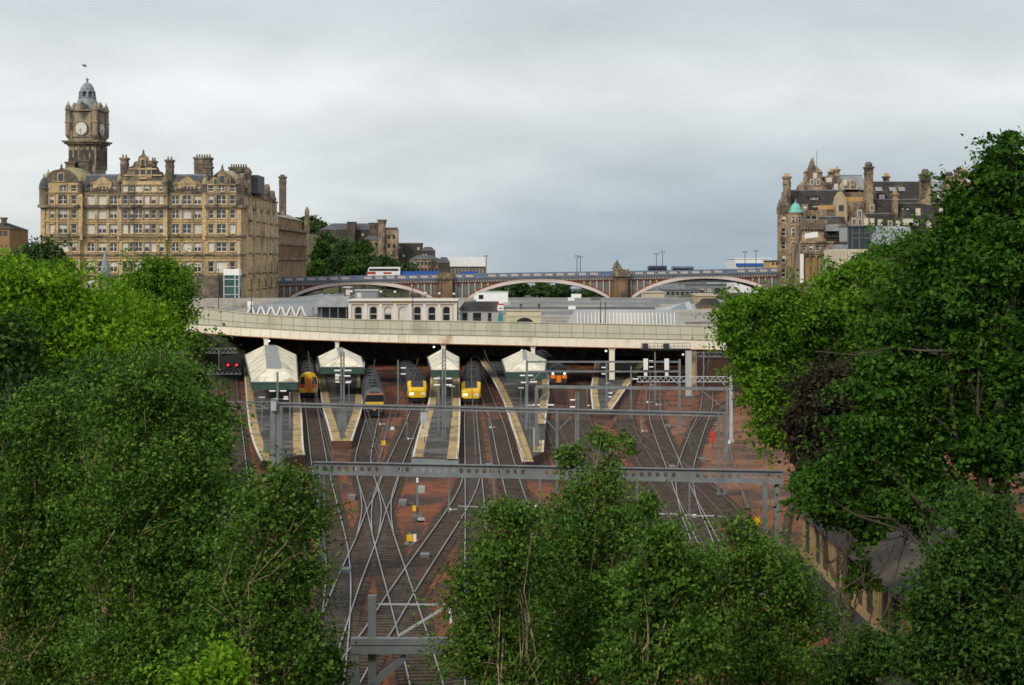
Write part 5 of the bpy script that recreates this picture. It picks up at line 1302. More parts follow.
# the brown office block beyond the hotel
Y0, Y1 = 540., 618.; xf = X_(276.5, Y0)
gp = thing('office_building', 'brown columned office block just right of the hotel flank', 'building', (xf, Y0, 4))
zt = Z_(227.5, Y0); rows = [(Z_(b, Y0), Z_(a, Y0), even(Y1 - Y0, 12, 2.2, 4), False) for a, b in ((233, 240), (246.5, 255), (262, 271))]
m = MB(); wall(m, (xf, Y0, 0), R(90), Y1 - Y0, 0, zt, rows)
rowf = [(Z_(b, Y0), Z_(a, Y0), [(1.5, 3.3), (5.0, 6.8)], False) for a, b in ((233, 240), (246.5, 255), (262, 271))]
m.add([(xf - 12, Y0, 0), (xf, Y0, 0), (xf, Y0, zt), (xf - 12, Y0, zt)], [(0, 1, 2, 3)]); m.box(xf - 30, xf - .5, Y0 + .5, Y1, 0, zt - .3)
m.build('wall', 'post_stone', gp); windows(gp, (xf, Y0, 0), R(90), rows, .25)
for py, th, o in ((228, .8, 1.1), (243.5, .5, .8), (258.5, .7, .7)):
    m = MB(); z = Z_(py, Y0); m.box(xf - 12, xf + o, Y0 - o, Y1, z - th / 2, z + th / 2); m.build('cornice', 'town_stone', gp)
m = MB(); z0 = Z_(226.7, Y0); m.box(xf - 14, xf - .6, Y0 + 1, Y0 + 70, z0, Z_(216, Y0)); m.build('attic', 'post_stone', gp)
m = MB(); z = Z_(216, Y0); m.hexa([(xf - 14, Y0 + .5, z), (xf - .2, Y0 + .5, z), (xf - .2, Y0 + 71, z), (xf - 14, Y0 + 71, z)], [(xf - 11, Y0 + 4, z + 2.2), (xf - 5, Y0 + 4, z + 2.2), (xf - 5, Y0 + 68, z + 2.2), (xf - 11, Y0 + 68, z + 2.2)]); m.build('roof', 'felt_roof', gp)
for k in range(22):
    y = Y0 + 2.5 + k * 3.4; m = MB(); m.box(xf + .01, xf + .5, y - .5, y + .5, Z_(258, Y0), Z_(244.5, Y0)); m.build('pilaster', 'post_stone', gp)
y = 545.; chimney(gp, X_(279, y), X_(285.5, y), y, y + 2, Z_(215, y), Z_(178, y)); m = MB(); m.cyl((X_(282, y), y + 1, Z_(178, y) + .5), (X_(282, y), y + 1, Z_(174.5, y)), .7, n=8); m.build('chimney_pot', 'soot_stone', gp)
y = 720.; x = X_(307, y); m = MB(); m.hexa([(x - 1.3, y - 1.3, 25), (x + 1.3, y - 1.3, 25), (x + 1.3, y + 1.3, 25), (x - 1.3, y + 1.3, 25)], [(x - .8, y - .8, Z_(210, y)), (x + .8, y - .8, Z_(210, y)), (x + .8, y + .8, Z_(210, y)), (x - .8, y + .8, Z_(210, y))])
z = Z_(210, y); m.add([(x - .8, y - .8, z), (x + .8, y - .8, z), (x + .8, y + .8, z), (x - .8, y + .8, z), (x, y, z + 1.6)], [(0, 1, 4), (1, 2, 4), (2, 3, 4), (3, 0, 4)])
tag(m.build('obelisk', 'soot_stone'), 'dark stone obelisk rising behind the brown office block', 'obelisk')

# ================================================================== the arched bridge
AY = 540.0; AD = 20.0
ax = lambda px: X_(px, AY)
az = lambda py: Z_(py, AY)
PT = [(270, 277.6), (380, 275.6), (440, 274.4), (540, 272.6), (620, 271.4), (700, 270), (790, 267.8)]
def ptop(px): return float(np.interp(px, [p[0] for p in PT], [p[1] for p in PT]))
nb = thing('arched_bridge', 'long iron bridge of three wide arches with a blue and pink parapet', 'bridge', (ax(530), AY, 0))
XS = np.linspace(ax(268), ax(792), 90)
def ribbon(y0, y1, d0, d1):
    m = MB(); vs = []
    for x in XS:
        p = pxat(x, AY); vs += [(x, y0, az(ptop(p) + d1)), (x, y1, az(ptop(p) + d1)), (x, y1, az(ptop(p) + d0)), (x, y0, az(ptop(p) + d0))]
    n = len(XS); m.add(vs, [f for i in range(n - 1) for f in ((4 * i, 4 * i + 4, 4 * i + 7, 4 * i + 3), (4 * i + 3, 4 * i + 7, 4 * i + 6, 4 * i + 2), (4 * i + 2, 4 * i + 6, 4 * i + 5, 4 * i + 1), (4 * i + 1, 4 * i + 5, 4 * i + 4, 4 * i))]); return m
ribbon(AY - .25, AY + .1, .9, 3.4).build('parapet', 'bridge_blue', nb)
ribbon(AY - .35, AY + .25, 0, .9).build('parapet_rail', 'bridge_blue', nb)
ribbon(AY - .9, AY + .5, 3.4, 4.5).build('footway_edge', 'bridge_blue', nb)
ribbon(AY - .7, AY + AD, 4.5, 6.2).build('cornice', 'bridge_grey', nb)
ribbon(AY - .2, AY + .5, 6.2, 8.2).build('dentil_course', 'bridge_grey', nb)
ribbon(AY - .3, AY + .3, 8.2, 9.2).build('red_band', 'bridge_red', nb)
ribbon(AY + AD - .3, AY + AD, 0, 4.4).build('far_parapet', 'bridge_blue', nb)
px = 272.0; k = 0
while px < 790:
    x0, x1 = ax(px + 1.7), ax(px + 9.3); z0, z1 = az(ptop(px + 5) + 3.2), az(ptop(px + 5) + 1.0)
    if k % 11 != 7: pm = MB(); pm.box(x0, x1, AY - .45, AY - .253, z0, z1); pm.build('parapet_panel', 'bridge_panel', nb)
    xm = ax(px); m = MB(); m.box(xm - .28, xm + .28, AY - .42, AY + .2, az(ptop(px) + 3.5), az(ptop(px) - .5)); m.build('parapet_post', 'bridge_blue', nb)
    px += 11.3; k += 1
dm = MB(); px = 270.0
while px < 790: dm.box(ax(px), ax(px + 1.3), AY - .6, AY - .201, az(ptop(px) + 8.0), az(ptop(px) + 6.3)); px += 2.6
dm.build('dentil', 'bridge_pillar', nb, kind='stuff')
ARCH = [(361, 75, 283.6, 302), (539, 76, 281.2, 304), (706, 79, 277.6, 303)]
PIERS = [(439, 453), (614, 628)]
def archy(a, px): return a[2] + (a[3] - a[2]) * (1 - math.sqrt(max(0, 1 - ((px - a[0]) / a[1] * .92) ** 2))) / (1 - math.sqrt(1 - .92 ** 2))
spn = [(268, 439), (453, 614), (628, 792)]
for a, (s0, s1) in zip(ARCH, spn):
    pxs = np.linspace(max(a[0] - a[1], s0), min(a[0] + a[1], s1), 41)
    low = [(ax(p), az(archy(a, p))) for p in pxs]
    top = [(ax(p), az(ptop(p) + 9.1)) for p in pxs]
    # spandrel in thin vertical slabs, so its arch stays true
    m = MB()
    L_ = [(ax(s0), az(310))] + ([(low[0][0], az(310))] if pxs[0] > s0 else []) ; 
    for i in range(40):
        (xa, za), (xb, zb_) = low[i], low[i + 1]; ta, tb_ = top[i][1], top[i + 1][1]
        if za > ta: za = ta
        if zb_ > tb_: zb_ = tb_
        m.add([(xa, AY, za), (xb, AY, zb_), (xb, AY, tb_), (xa, AY, ta), (xa, AY + AD, za), (xb, AY + AD, zb_), (xb, AY + AD, tb_), (xa, AY + AD, ta)], [(0, 1, 2, 3), (4, 7, 6, 5), (0, 4, 5, 1)])
    for xa, xb in ((ax(s0), low[0][0]), (low[-1][0], ax(s1))):
        if xb - xa > .05: m.box(xa, xb, AY, AY + AD, 0, az(ptop(pxat(xa, AY)) + 9.1))
    m.build('spandrel', 'bridge_ochre', nb)
    m = MB(); rm = MB()
    for i in range(40):
        (xa, za), (xb, zb_) = low[i], low[i + 1]
        for mm, o0, o1, y0 in ((m, -.25, .75, AY - .5), (rm, .75, 1.05, AY - .42)):
            mm.hexa([(xa, y0, za + o0), (xb, y0, zb_ + o0), (xb, AY + .3, zb_ + o0), (xa, AY + .3, za + o0)], [(xa, y0, za + o1), (xb, y0, zb_ + o1), (xb, AY + .3, zb_ + o1), (xa, AY + .3, za + o1)])
    m.build('arch_rib', 'bridge_rib', nb); rm.build('arch_moulding', 'bridge_red', nb)
    for yy in (6, 12, 19): 
        m = MB()
        for i in range(40):
            (xa, za), (xb, zb_) = low[i], low[i + 1]
            m.hexa([(xa, AY + yy, za - .5), (xb, AY + yy, zb_ - .5), (xb, AY + yy + .5, zb_ - .5), (xa, AY + yy + .5, za - .5)], [(xa, AY + yy, za + .2), (xb, AY + yy, zb_ + .2), (xb, AY + yy + .5, zb_ + .2), (xa, AY + yy + .5, za + .2)])
        m.build('inner_rib', 'bridge_grey', nb)
    p = s0 + 3.0
    while p < s1 - 2:
        yl = archy(a, p) if abs(p - a[0]) < a[1] else 309
        yt = ptop(p) + 9.3
        if yl - 3.6 > yt + 1.2:
            m = MB(); m.box(ax(p) - .22, ax(p) + .22, AY - .4, AY + .05, az(yl - 2.8), az(yt)); m.build('spandrel_pillar', 'bridge_pillar', nb)
            q = p + 3.2; yl2 = archy(a, q) if abs(q - a[0]) < a[1] else 309
            if yl2 - 3.8 > yt + 2.5 and q < s1 - 2:
                x0, x1 = ax(p) + .36, ax(p + 6.4) - .36; r_ = (x1 - x0) / 2; zt_ = az(yt + .6); zb_ = az(min(yl, yl2, archy(a, p + 6.4) if abs(p + 6.4 - a[0]) < a[1] else 309) - 3.4)
                if zt_ - zb_ > r_ * 1.2:
                    pn = MB(); pn.extr([(x0, zb_), (x1, zb_), (x1, zt_ - r_)] + [((x0 + x1) / 2 + r_ * math.cos(R(t)), zt_ - r_ + r_ * math.sin(R(t))) for t in range(30, 151, 30)] + [(x0, zt_ - r_)], (0, AY - .03, 0), (1, 0, 0), (0, 0, 1), (0, .025, 0)); pn.build('spandrel_recess', 'bridge_grey', nb)
        p += 6.4
for i, (a, b) in enumerate(PIERS):
    pt_ = ptop((a + b) / 2); m = MB(); x0, x1 = ax(a), ax(b)
    m.box(x0, x1, AY - 2.2, AY + AD + 1, -.5, az(pt_ + 5)); pr = m.build('pier', 'pier_stone', nb)
    m = MB(); m.box(x0 - .5, x1 + .5, AY - 2.7, AY + 1, az(pt_ + 5), az(pt_ + 2.6)); m.box(x0 - .2, x1 + .2, AY - 2.4, AY + .8, az(pt_ + 2.6), az(pt_ - 2)); m.build('pier_cap', 'soot_stone', pr)
    for f in (.12, .88): x = x0 + (x1 - x0) * f; m = MB(); m.box(x - .25, x + .25, AY - 2.5, AY - 2.203, 0, az(pt_ + 5.2)); m.build('pier_pilaster', 'pier_stone', pr)
    if i == 1:
        x = ax(617); z = az(pt_ - 2); m = MB()
        m.box(x - 1.6, x + 1.6, AY - 1.9, AY + .6, z, z + .5); m.lathe((x - .7, AY - .7, z + .5), [(.55, 0), (.6, .5), (.42, 1.0), (.3, 1.25), (.25, 1.5), (.01, 1.75)], 8); m.lathe((x + .6, AY - .7, z + .5), [(.55, 0), (.6, .4), (.42, .8), (.3, 1.0), (.01, 1.3)], 8); m.lathe((x, AY - .2, z + .5), [(.6, 0), (.6, .8), (.45, 1.6), (.3, 1.9), (.28, 2.2), (.01, 2.5)], 8)
        tag(m.build('memorial_sculpture', 'soot_stone'), 'stone sculpture group on the pier between the middle and right arches', 'sculpture')
rd = MB(); rd.box(ax(268), ax(792), AY + .3, AY + AD - .4, az(281.5) - .3, az(279.5)); o = rd.build('bridge_road', 'road'); o['kind'] = 'structure'
# lamp standards on the bridge
for px, py, lab in ((577, 255, 'first of the two lamp posts over the middle arch'), (580.5, 256, 'second of the two lamp posts over the middle arch'), (656.5, 253, 'tall lamp post right of the stone sculpture group'), (662.5, 251, 'taller lamp post beside the blue roofed vehicle'), (745, 251, 'lamp post left of the white and blue building'), (756, 250, 'lamp post standing before the white and blue building'), (486, 255, 'lone dark mast beside the long white building')):
    y = AY + 6; x = X_(px, y); z0 = az(280); z1 = Z_(py, y)
    t = thing('lamp_post', lab, 'lamp post', (x, y, z0), 'lamp posts along the arched bridge')
    m = MB(); m.cyl((x, y, z0), (x, y, z1), .13, .08, n=6); m.build('post', 'dark_metal', t)
    m = MB(); m.bar((x - .5, y, z1 - .3), (x + .5, y, z1 - .3), .08); m.box(x - .7, x - .4, y - .15, y + .15, z1 - .5, z1 - .15); m.box(x + .4, x + .7, y - .15, y + .15, z1 - .5, z1 - .15); m.build('lantern', 'dark_metal', t)
# coach crossing
y = AY + 5; a, b = X_(367.5, y), X_(400, y); zr = az(279.5); zt = Z_(267, y)
t = thing('coach', 'white coach with a dark window band crossing the left arch', 'coach', ((a + b) / 2, y, zr))
m = MB(); prof = [(0, .4), (b - a, .4), (b - a, zt - zr - .25), (b - a - .25, zt - zr), (.6, zt - zr), (.15, zt - zr - .6), (0, 1.4)]
m.extr(prof, (a, y, zr), (1, 0, 0), (0, 0, 1), (0, 2.5, 0)); m.build('body', 'bus_white', t)
m = MB(); m.box(a + .5, b - .5, y - .02, y - .003, zt - 1.25, zt - .5); m.build('window_band', 'glass', t)
m = MB(); m.box(a + .1, a + 2.6, y - .02, y - .003, zt - 2.3, zt - 1.45); m.box(b - 5.2, b - 2.6, y - .02, y - .003, zt - 2.2, zt - 1.6); m.build('red_stripe', 'bus_red', t)
for fx in (.2, .75):
    m = MB(); x = a + (b - a) * fx; m.cyl((x, y - .03, zr + .5), (x, y + .25, zr + .5), .5, n=14); m.build('wheel', 'black', t)
for (p0, p1, pt_, mt, lab) in ((402, 441, 271.2, 'blue_sign', 'long blue hoarding behind the parapet right of the coach'), (461, 478, 271.5, 'blue_sign', 'short blue hoarding behind the parapet near the dark mast')):
    y = AY + AD - 1.5; m = MB(); m.box(X_(p0, y), X_(p1, y), y, y + .15, az(279.5), Z_(pt_, y)); m.box(X_(p0, y), X_(p1, y), y - .05, y - .002, Z_(pt_, y) - .15, Z_(pt_, y) + .02)
    tag(m.build('hoarding', mt), lab, 'hoarding')
for (p0, p1, lab, g) in ((648, 667, 'dark blue bus roof showing over the right arch parapet', 3.9), (672, 694, 'grey-blue bus roof behind the dark blue bus', 3.7)):
    y = AY + 9; a, b = X_(p0, y), X_(p1, y); zr = az(278.4)
    t = thing('bus', lab, 'bus', ((a + b) / 2, y, zr)); m = MB(); m.extr([(0, .4), (b - a, .4), (b - a, g - .2), (b - a - .2, g), (.2, g), (0, g - .2)], (a, y, zr), (1, 0, 0), (0, 0, 1), (0, 2.5, 0)); m.build('body', 'train_blue' if p0 < 660 else 'bridge_blue', t)
    m = MB(); m.box(a + .3, b - .3, y - .02, y - .003, zr + g - 1.5, zr + g - .6); m.build('window_band', 'glass', t)
    for fx in (.2, .78):
        m = MB(); x = a + (b - a) * fx; m.cyl((x, y - .03, zr + .5), (x, y + .25, zr + .5), .5, n=12); m.build('wheel', 'black', t)

# ================================================================== things on and behind the road bridge
TYK = 288.0; tk = lambda p: X_(p, TYK); tkz = lambda p: Z_(p, TYK)
t = thing('ticket_hall', 'pale pink single-storey hall with seven arched windows on the road bridge', 'building', (tk(403), TYK, 8.6))
cs = [358.4, 373.5, 388, 402.5, 417.4, 432, 446.5]; rows = [(9.6, tkz(306.6), [((p - 349) * TYK / F - .62, (p - 349) * TYK / F + .62) for p in cs], True)]
m = MB(); wall(m, (tk(349), TYK, 0), 0, tk(457) - tk(349), 8.4, tkz(301), rows, .35)
m.box(tk(349), tk(457), TYK + .36, TYK + 8, 8.4, tkz(301.5)); m.build('wall', 'ticket_wall', t); windows(t, (tk(349), TYK, 0), 0, rows, .35)
m = MB(); m.box(tk(348), tk(458), TYK - .5, TYK + 8.3, tkz(301), tkz(299.6)); m.box(tk(348.6), tk(457.4), TYK - .22, TYK - .01, tkz(304), tkz(303.4)); m.build('cornice', 'ticket_trim', t)
for p in [350, 365.8, 380.7, 395.2, 410, 424.6, 439.2, 455.5]: m = MB(); m.box(tk(p) - .25, tk(p) + .25, TYK - .16, TYK - .004, 8.4, tkz(304.2)); m.build('pilaster', 'ticket_trim', t)
m = MB()
for p in cs: m.box(tk(p) - .95, tk(p) - .72, TYK - .1, TYK - .004, 9.2, tkz(307.5)); m.box(tk(p) + .72, tk(p) + .95, TYK - .1, TYK - .004, 9.2, tkz(307.5))
m.build('window_surround', 'ticket_trim', t)
m = MB(); m.box(tk(392), tk(413), TYK - .04, TYK - .004, tkz(303.1), tkz(301.5)); m.build('gold_band', 'gold', t)
y = 292.; a, b = W(311, 321, y), W(348, 297, y)
t = thing('canopy_shelter', 'grey roofed open shelter left of the arched window hall', 'shelter', ((a.x + b.x) / 2, y, 8.4))
m = MB(); m.hexa([(a.x, y, Z_(307, y)), (b.x, y, Z_(307, y)), (b.x, y + 9, Z_(307, y)), (a.x, y + 9, Z_(307, y))], [(a.x + 1.2, y + 3, b.z), (b.x, y + 3, b.z), (b.x, y + 8, b.z), (a.x + 1.2, y + 8, b.z)]); m.build('roof', 'roof_grey', t)
m = MB(); m.box(a.x + .4, b.x - .1, y + 6, y + 6.2, 8.4, Z_(307.2, y)); m.build('back_panel', 'galv_dark', t)
for k in range(5):
    x = a.x + .3 + (b.x - a.x - .6) * k / 4; m = MB(); m.box(x - .08, x + .08, y + .3, y + .46, 8.4, Z_(307.1, y)); m.build('post', 'galv', t)
y = 290.; a, b = W(459, 321, y), W(500, 302, y)
t = thing('low_pavilion', 'low grey pavilion with a dark roof right of the arched window hall', 'building', ((a.x + b.x) / 2, y, 8.4))
rows = [(9.0, Z_(312.8, y), [(.35, 1.2), (2.1, 3.5), (4.6, 5.2)], False)]
m = MB(); wall(m, (a.x + .2, y, 0), 0, b.x - a.x - .4, 8.4, Z_(310, y), rows); m.box(a.x + .2, b.x - .2, y + .3, y + 7, 8.4, Z_(310.2, y)); m.build('wall', 'bridge_pillar', t); windows(t, (a.x + .2, y, 0), 0, rows, .2, 'dark')
m = MB(); m.hexa([(a.x - .1, y - .4, Z_(310, y)), (b.x + .1, y - .4, Z_(310, y)), (b.x + .1, y + 7.4, Z_(310, y)), (a.x - .1, y + 7.4, Z_(310, y))], [(a.x + .8, y + 3, b.z), (b.x - .3, y + 3, b.z), (b.x - .3, y + 5, b.z), (a.x + .8, y + 5, b.z)]); m.build('roof', 'slate_brown', t)
y = 286.; p = W(500.5, 321, y); t = thing('totem_sign', 'tall red and white sign post with a teal base on the bridge', 'sign', (p.x, y, 8.4))
m = MB(); m.box(p.x - .12, p.x + .12, y, y + .15, 8.4, Z_(304, y)); m.build('post', 'galv', t); m = MB(); m.box(p.x - .5, p.x + .5, y - .1, y - .002, Z_(310.5, y), Z_(303.5, y)); pn = m.build('panel', 'white_paint', t)
m = MB(); m.box(p.x - .5, p.x + .5, y - .13, y - .103, Z_(305, y), Z_(303.5, y)); m.box(p.x - .3, p.x + .3, y - .13, y - .103, Z_(308.8, y), Z_(307.6, y)); m.build('red_mark', 'red_paint', pn)
m = MB(); m.box(p.x - .4, p.x + .4, y - .1, y - .002, 8.6, Z_(314.5, y)); m.build('lower_panel', 'cloth_teal', t)
y = 289.; a, b = W(506, 321, y), W(541, 311, y)
t = thing('entrance_wall', 'cream wall with a flat black arch beside the red and white sign', 'wall', ((a.x + b.x) / 2, y, 8.4))
m = MB(); m.box(a.x, b.x, y, y + 2, 8.4, b.z); m.build('wall', 'cream_wall', t); m = MB(); m.box(a.x - .1, b.x + .1, y - .15, y + 2.1, b.z, b.z + .25); m.box(a.x, b.x, y - .06, y - .003, b.z - 1.0, b.z - .7); m.build('coping', 'pale_stone', t)
m = MB(); r_ = 1.6; m.extr([(r_ * math.cos(R(t_)), .75 * r_ * math.sin(R(t_))) for t_ in range(0, 181, 15)], ((a.x + b.x) / 2 + .2, y - .03, 9.0), (1, 0, 0), (0, 0, 1), (0, .02, 0)); m.build('arch_shade_panel', 'black', t)  # flat black panel painted for the shade inside the arch
for px in (521, 539):
    x = X_(px, y); m = MB(); m.lathe((x, y + .5, b.z + .25), [(.12, 0), (.1, .5), (.25, .6), (.2, .9), (.01, 1.0)], 8); m.build('lamp', 'dark_metal', t)
y = 370.; a, b = W(476, 301, y), W(508, 292, y)
t = thing('site_container', 'long white cabin under the left end of the middle arch', 'cabin', ((a.x + b.x) / 2, y, 8.5)); m = MB(); m.box(a.x, b.x, y, y + 3, 8.5, b.z); m.build('body', 'white_paint', t)
m = MB(); m.box(a.x - .1, b.x + .1, y - .1, y + 3.1, b.z, b.z + .15); m.build('roof', 'galv_pale', t); m = MB(); x = X_(481, y); m.box(x - .5, x + .5, y - .02, y - .003, b.z - 1.5, b.z - .6); m.build('window', 'glass', t)
for (p0, p1, py0, py1, mt, nm, lab) in ((355, 377, 300, 291, 'modern_grey', 'plant_cabin', 'grey rooftop cabin behind the arched window hall'), (344, 350, 300, 288, 'town_stone', 'brick_kiosk', 'narrow stone kiosk under the left arch')):
    y = 400.; a, b = W(p0, py0, y), W(p1, py1, y); t = thing(nm, lab, 'cabin', ((a.x + b.x) / 2, y, 8.5)); m = MB(); m.box(a.x, b.x, y, y + 5, 8.5, b.z); m.build('wall', mt, t); m = MB(); m.box(a.x - .2, b.x + .2, y - .2, y + 5.2, b.z, b.z + .3); m.build('roof', 'galv_pale', t)
    m = MB(); m.box(a.x + .4, a.x + 1.4, y - .03, y - .003, b.z - 1.6, b.z - .4); m.build('window', 'blind', t)
# globe and street lamps behind the parapet
for px, pt_, pb, y, kind, lab in ((351.5, 291.5, 310, 300, 'g', 'white globe lamp above the left end of the arched window hall'), (381, 291.8, 310, 300, 'g', 'white globe lamp above the third arched window'), (395, 292, 310, 300, 'g', 'white globe lamp above the gold band of the hall'), (425.5, 293, 310, 300, 'g', 'white globe lamp above the sixth arched window'), (439.5, 293.5, 310, 300, 'g', 'white globe lamp above the last arched window'), (454, 294, 310, 300, 'g', 'white globe lamp past the right end of the arched window hall'),
                           (218.5, 270, 312, 283, 's', 'thin dark lamp post on the bridge near its left end'), (251.5, 287, 313, 283, 's', 'thin dark lamp post left of the white zigzag gables'), (600.5, 303, 324, 282, 's', 'left of two thin posts before the ribbed glass slope'), (605.5, 303, 324, 282, 's', 'right of two thin posts before the ribbed glass slope'), (412.8, 283, 321, 283, 's', 'tall thin pole rising in front of the arched window hall')):
    x = X_(px, y); z1 = Z_(pt_, y); t = thing('street_lamp', lab, 'street lamp', (x, y, 8.6), 'lamps along the road bridge')
    m = MB(); m.cyl((x, y, 8.6), (x, y, z1), .08, .06, n=6); m.build('post', 'dark_metal', t)
    m = MB()
    if kind == 'g': m.lathe((x, y, z1), [(.01, -.22), (.2, -.12), (.24, 0), (.2, .14), (.01, .22)], 10); m.build('globe', 'white_paint', t)
    else: m.box(x - .12, x + .12, y - .3, y + .1, z1, z1 + .14); m.build('lantern', 'dark_metal', t)
# modern buildings beyond, under the right arch
def simple_building(name, label, p0, p1, ptop_, y, depth, mt, rows=(), roof=None, zb=0.0, style='dark', ncols=4, ww=1.4, pitched=0, cat='building', blind=.15, m0=.6):
    a, b = X_(p0, y), X_(p1, y); zt = Z_(ptop_, y); t = thing(name, label, cat, ((a + b) / 2, y, zb))
    rr = [(Z_(q1, y), Z_(q0, y), even(b - a, ncols, ww, m0), False) for q0, q1 in rows]
    m = MB(); wall(m, (a, y, 0), 0, b - a, zb, zt, rr)
    m.add([(b, y, zb), (b, y + depth, zb), (b, y + depth, zt), (b, y, zt)], [(0, 1, 2, 3)]); m.add([(a, y, zb), (a, y + depth, zb), (a, y + depth, zt), (a, y, zt)], [(3, 2, 1, 0)]); m.add([(b, y + depth, zb), (a, y + depth, zb), (a, y + depth, zt), (b, y + depth, zt)], [(0, 1, 2, 3)])
    m.build('wall', mt, t); windows(t, (a, y, 0), 0, rr, blind, style)
    m = MB()
    if pitched: m.gable(a - .3, b + .3, y - .3, y + depth + .3, zt, zt + pitched, 'x', hip=min(depth, b - a) * .3)
    else: m.box(a - .25, b + .25, y - .25, y + depth + .25, zt, zt + .4)
    m.build('roof', roof or 'lead', t); return t
simple_building('office_building', 'cream block with two small windows under the right arch', 645, 664.5, 293, 600, 15, 'modern_cream', [], 'pale_stone')
simple_building('office_building', 'glass fronted corner block left of the cream block', 630, 645.2, 299.5, 610, 15, 'modern_grey', [(302.5, 308)], 'white_paint', ncols=3, ww=1.3)
simple_building('office_building', 'grey office block with a long row of windows under the right arch', 664.8, 700, 290.5, 620, 20, 'modern_grey', [(292, 295), (298, 302.5), (306, 309)], 'galv_dark', ncols=7, ww=1.2)
simple_building('office_building', 'dark grey office block framed by the crown of the right arch', 690, 760, 285, 680, 20, 'modern_grey', [(288, 292.5)], 'galv_dark', ncols=9, ww=1.8)
simple_building('office_building', 'pale grey hall far behind the left half of the right arch', 655, 706, 283, 720, 20, 'lead', [], 'lead')
simple_building('stone_house', 'sandstone gable house at the right beside the tree', 698, 716, 296, 420, 14, 'town_stone_pale', [(299, 303)], 'pale_stone', ncols=2, ww=.9)
simple_building('stone_house', 'low orange-brown stone house in front of the sandstone gable house', 701, 724, 307, 340, 10, 'town_stone_pale', [], 'slate_brown', pitched=1.6)
y = 350.; a, b = W(668, 318, y), W(694, 308.5, y)
t = thing('skylight', 'teal glazed skylight in a pale rim behind the bridge', 'skylight', ((a.x + b.x) / 2, y, 8.5)); m = MB(); m.hexa([(a.x - 2.5, y, 8.51), (b.x + 1, y, 8.51), (b.x + 1, y + 16, 8.51), (a.x - 2.5, y + 16, 8.51)], [(a.x - 2, y + 1, 9.3), (b.x, y + 1, 9.3), (b.x + .6, y + 15, 11.2), (a.x - 1, y + 15, 9.6)]); m.build('rim', 'galv_pale', t)
m = MB(); m.hexa([(a.x, y + 3, 9.3), (b.x - 1, y + 3, 9.3), (b.x - .6, y + 13, 10.3), (a.x + .4, y + 13, 9.5)], [(a.x, y + 3, 9.55), (b.x - 1, y + 3, 9.6), (b.x - .6, y + 13, 11.05), (a.x + .4, y + 13, 10.0)]); m.build('glazing', 'glass_teal', t)
simple_building('glass_building', 'blue-grey glazed building far beyond the middle arch', 572, 592, 289.5, 800, 20, 'bridge_blue', [(292, 295)], 'lead', ncols=5, ww=1.2)
t = simple_building('modern_building', 'white and blue banded building right of the last lamp posts', 735, 771, 259, 640, 25, 'white_paint', [], 'white_paint', zb=0)
WB = t
simple_building('modern_building', 'small yellow and dark block next to the corner tower building', 770, 780, 261.5, 600, 15, 'terracotta', [(262.5, 265)], 'black', ncols=2, ww=.9)
y = 830.; a, b = W(437, 276, y), W(486, 257, y)
t = thing('modern_building', 'long white-topped building at the foot of the hill', 'building', ((a.x + b.x) / 2, y, 0))
m = MB(); m.box(a.x, b.x, y, y + 25, Z_(266.5, y), b.z); m.build('white_upper', 'white_paint', t); m = MB(); m.box(a.x + 1, b.x - .5, y + 1, y + 24, 0, Z_(266.6, y)); m.build('lower_wall', 'town_stone_pale', t)
m = MB()
for k in range(14): x = a.x + 1 + (b.x - a.x - 2) * k / 13; m.box(x - .35, x + .35, y + .5, y + .98, 0, Z_(267, y))
m.build('pillar', 'galv_dark', t)
m = MB(); m.box(X_(736, 639), X_(770, 639), 639.4, 639.65, Z_(266.3, 639), Z_(263.2, 639)); m.build('blue_band', 'blue_sign', WB)
# ---- buildings on the hill
simple_building('stone_office', 'long dark terrace of offices on the wooded hill', 319, 380, 230, 860, 20, 'black_stone', [(233, 236), (239, 242)], 'slate', zb=15, ncols=16, ww=1.2, pitched=3.5, blind=.3)
simple_building('stone_office', 'short dark tower block on the terrace roofline', 369, 377.5, 223.5, 850, 10, 'black_stone', [(226, 229)], 'black_stone', zb=15, ncols=2, ww=1)
simple_building('stone_office', 'small dark block on the left end of the terrace roof', 347, 355, 222.5, 856, 8, 'black_stone', [], 'slate', zb=15)
def crenel(name, label, p0, p1, pt_, y, mt, round_=False, rows=()):
    a, b = X_(p0, y), X_(p1, y); zt = Z_(pt_, y); t = thing(name, label, 'tower', ((a + b) / 2, y, 10)); m = MB(); c = ((a + b) / 2, y + (b - a) / 2); r = (b - a) / 2
    if round_: m.lathe((c[0], c[1], 0), [(r, 8), (r, zt - 1.5), (r * 1.12, zt - 1.2), (r * 1.12, zt - .3), (r * .9, zt - .3), (.01, zt - .3)], 16)
    else: m.box(a, b, y, y + (b - a), 8, zt - .3)
    o = m.build('wall', mt, t); m = MB()
    n = 10
    for k in range(n):
        if round_: t_ = 2 * math.pi * k / n; x_, y_ = c[0] + r * 1.02 * math.cos(t_), c[1] + r * 1.02 * math.sin(t_); m.box(x_ - .45, x_ + .45, y_ - .45, y_ + .45, zt - .3, zt + .7)
        else: x_ = a + (b - a) * (k + .5) / n; m.box(x_ - .3, x_ + .3, y - .2, y + .5, zt - .3, zt + .7)
    m.build('battlement', 'soot_stone', t)
    for q0, q1 in rows:
        for f in (.3, .7): m = MB(); x_ = a + (b - a) * f; m.box(x_ - .5, x_ + .5, y - .03 if not round_ else y - .2, y - .004 if not round_ else y + .6, Z_(q1, y), Z_(q0, y)); m.build('window', 'glass', t)
crenel('castle_tower', 'tall round battlemented tower of the small castle on the hill', 378, 385.5, 221, 800, 'town_stone', True)
crenel('castle_tower', 'square battlemented tower beside the round one on the hill', 385, 397.8, 229, 802, 'town_stone', False, [(235, 239), (244, 248)])
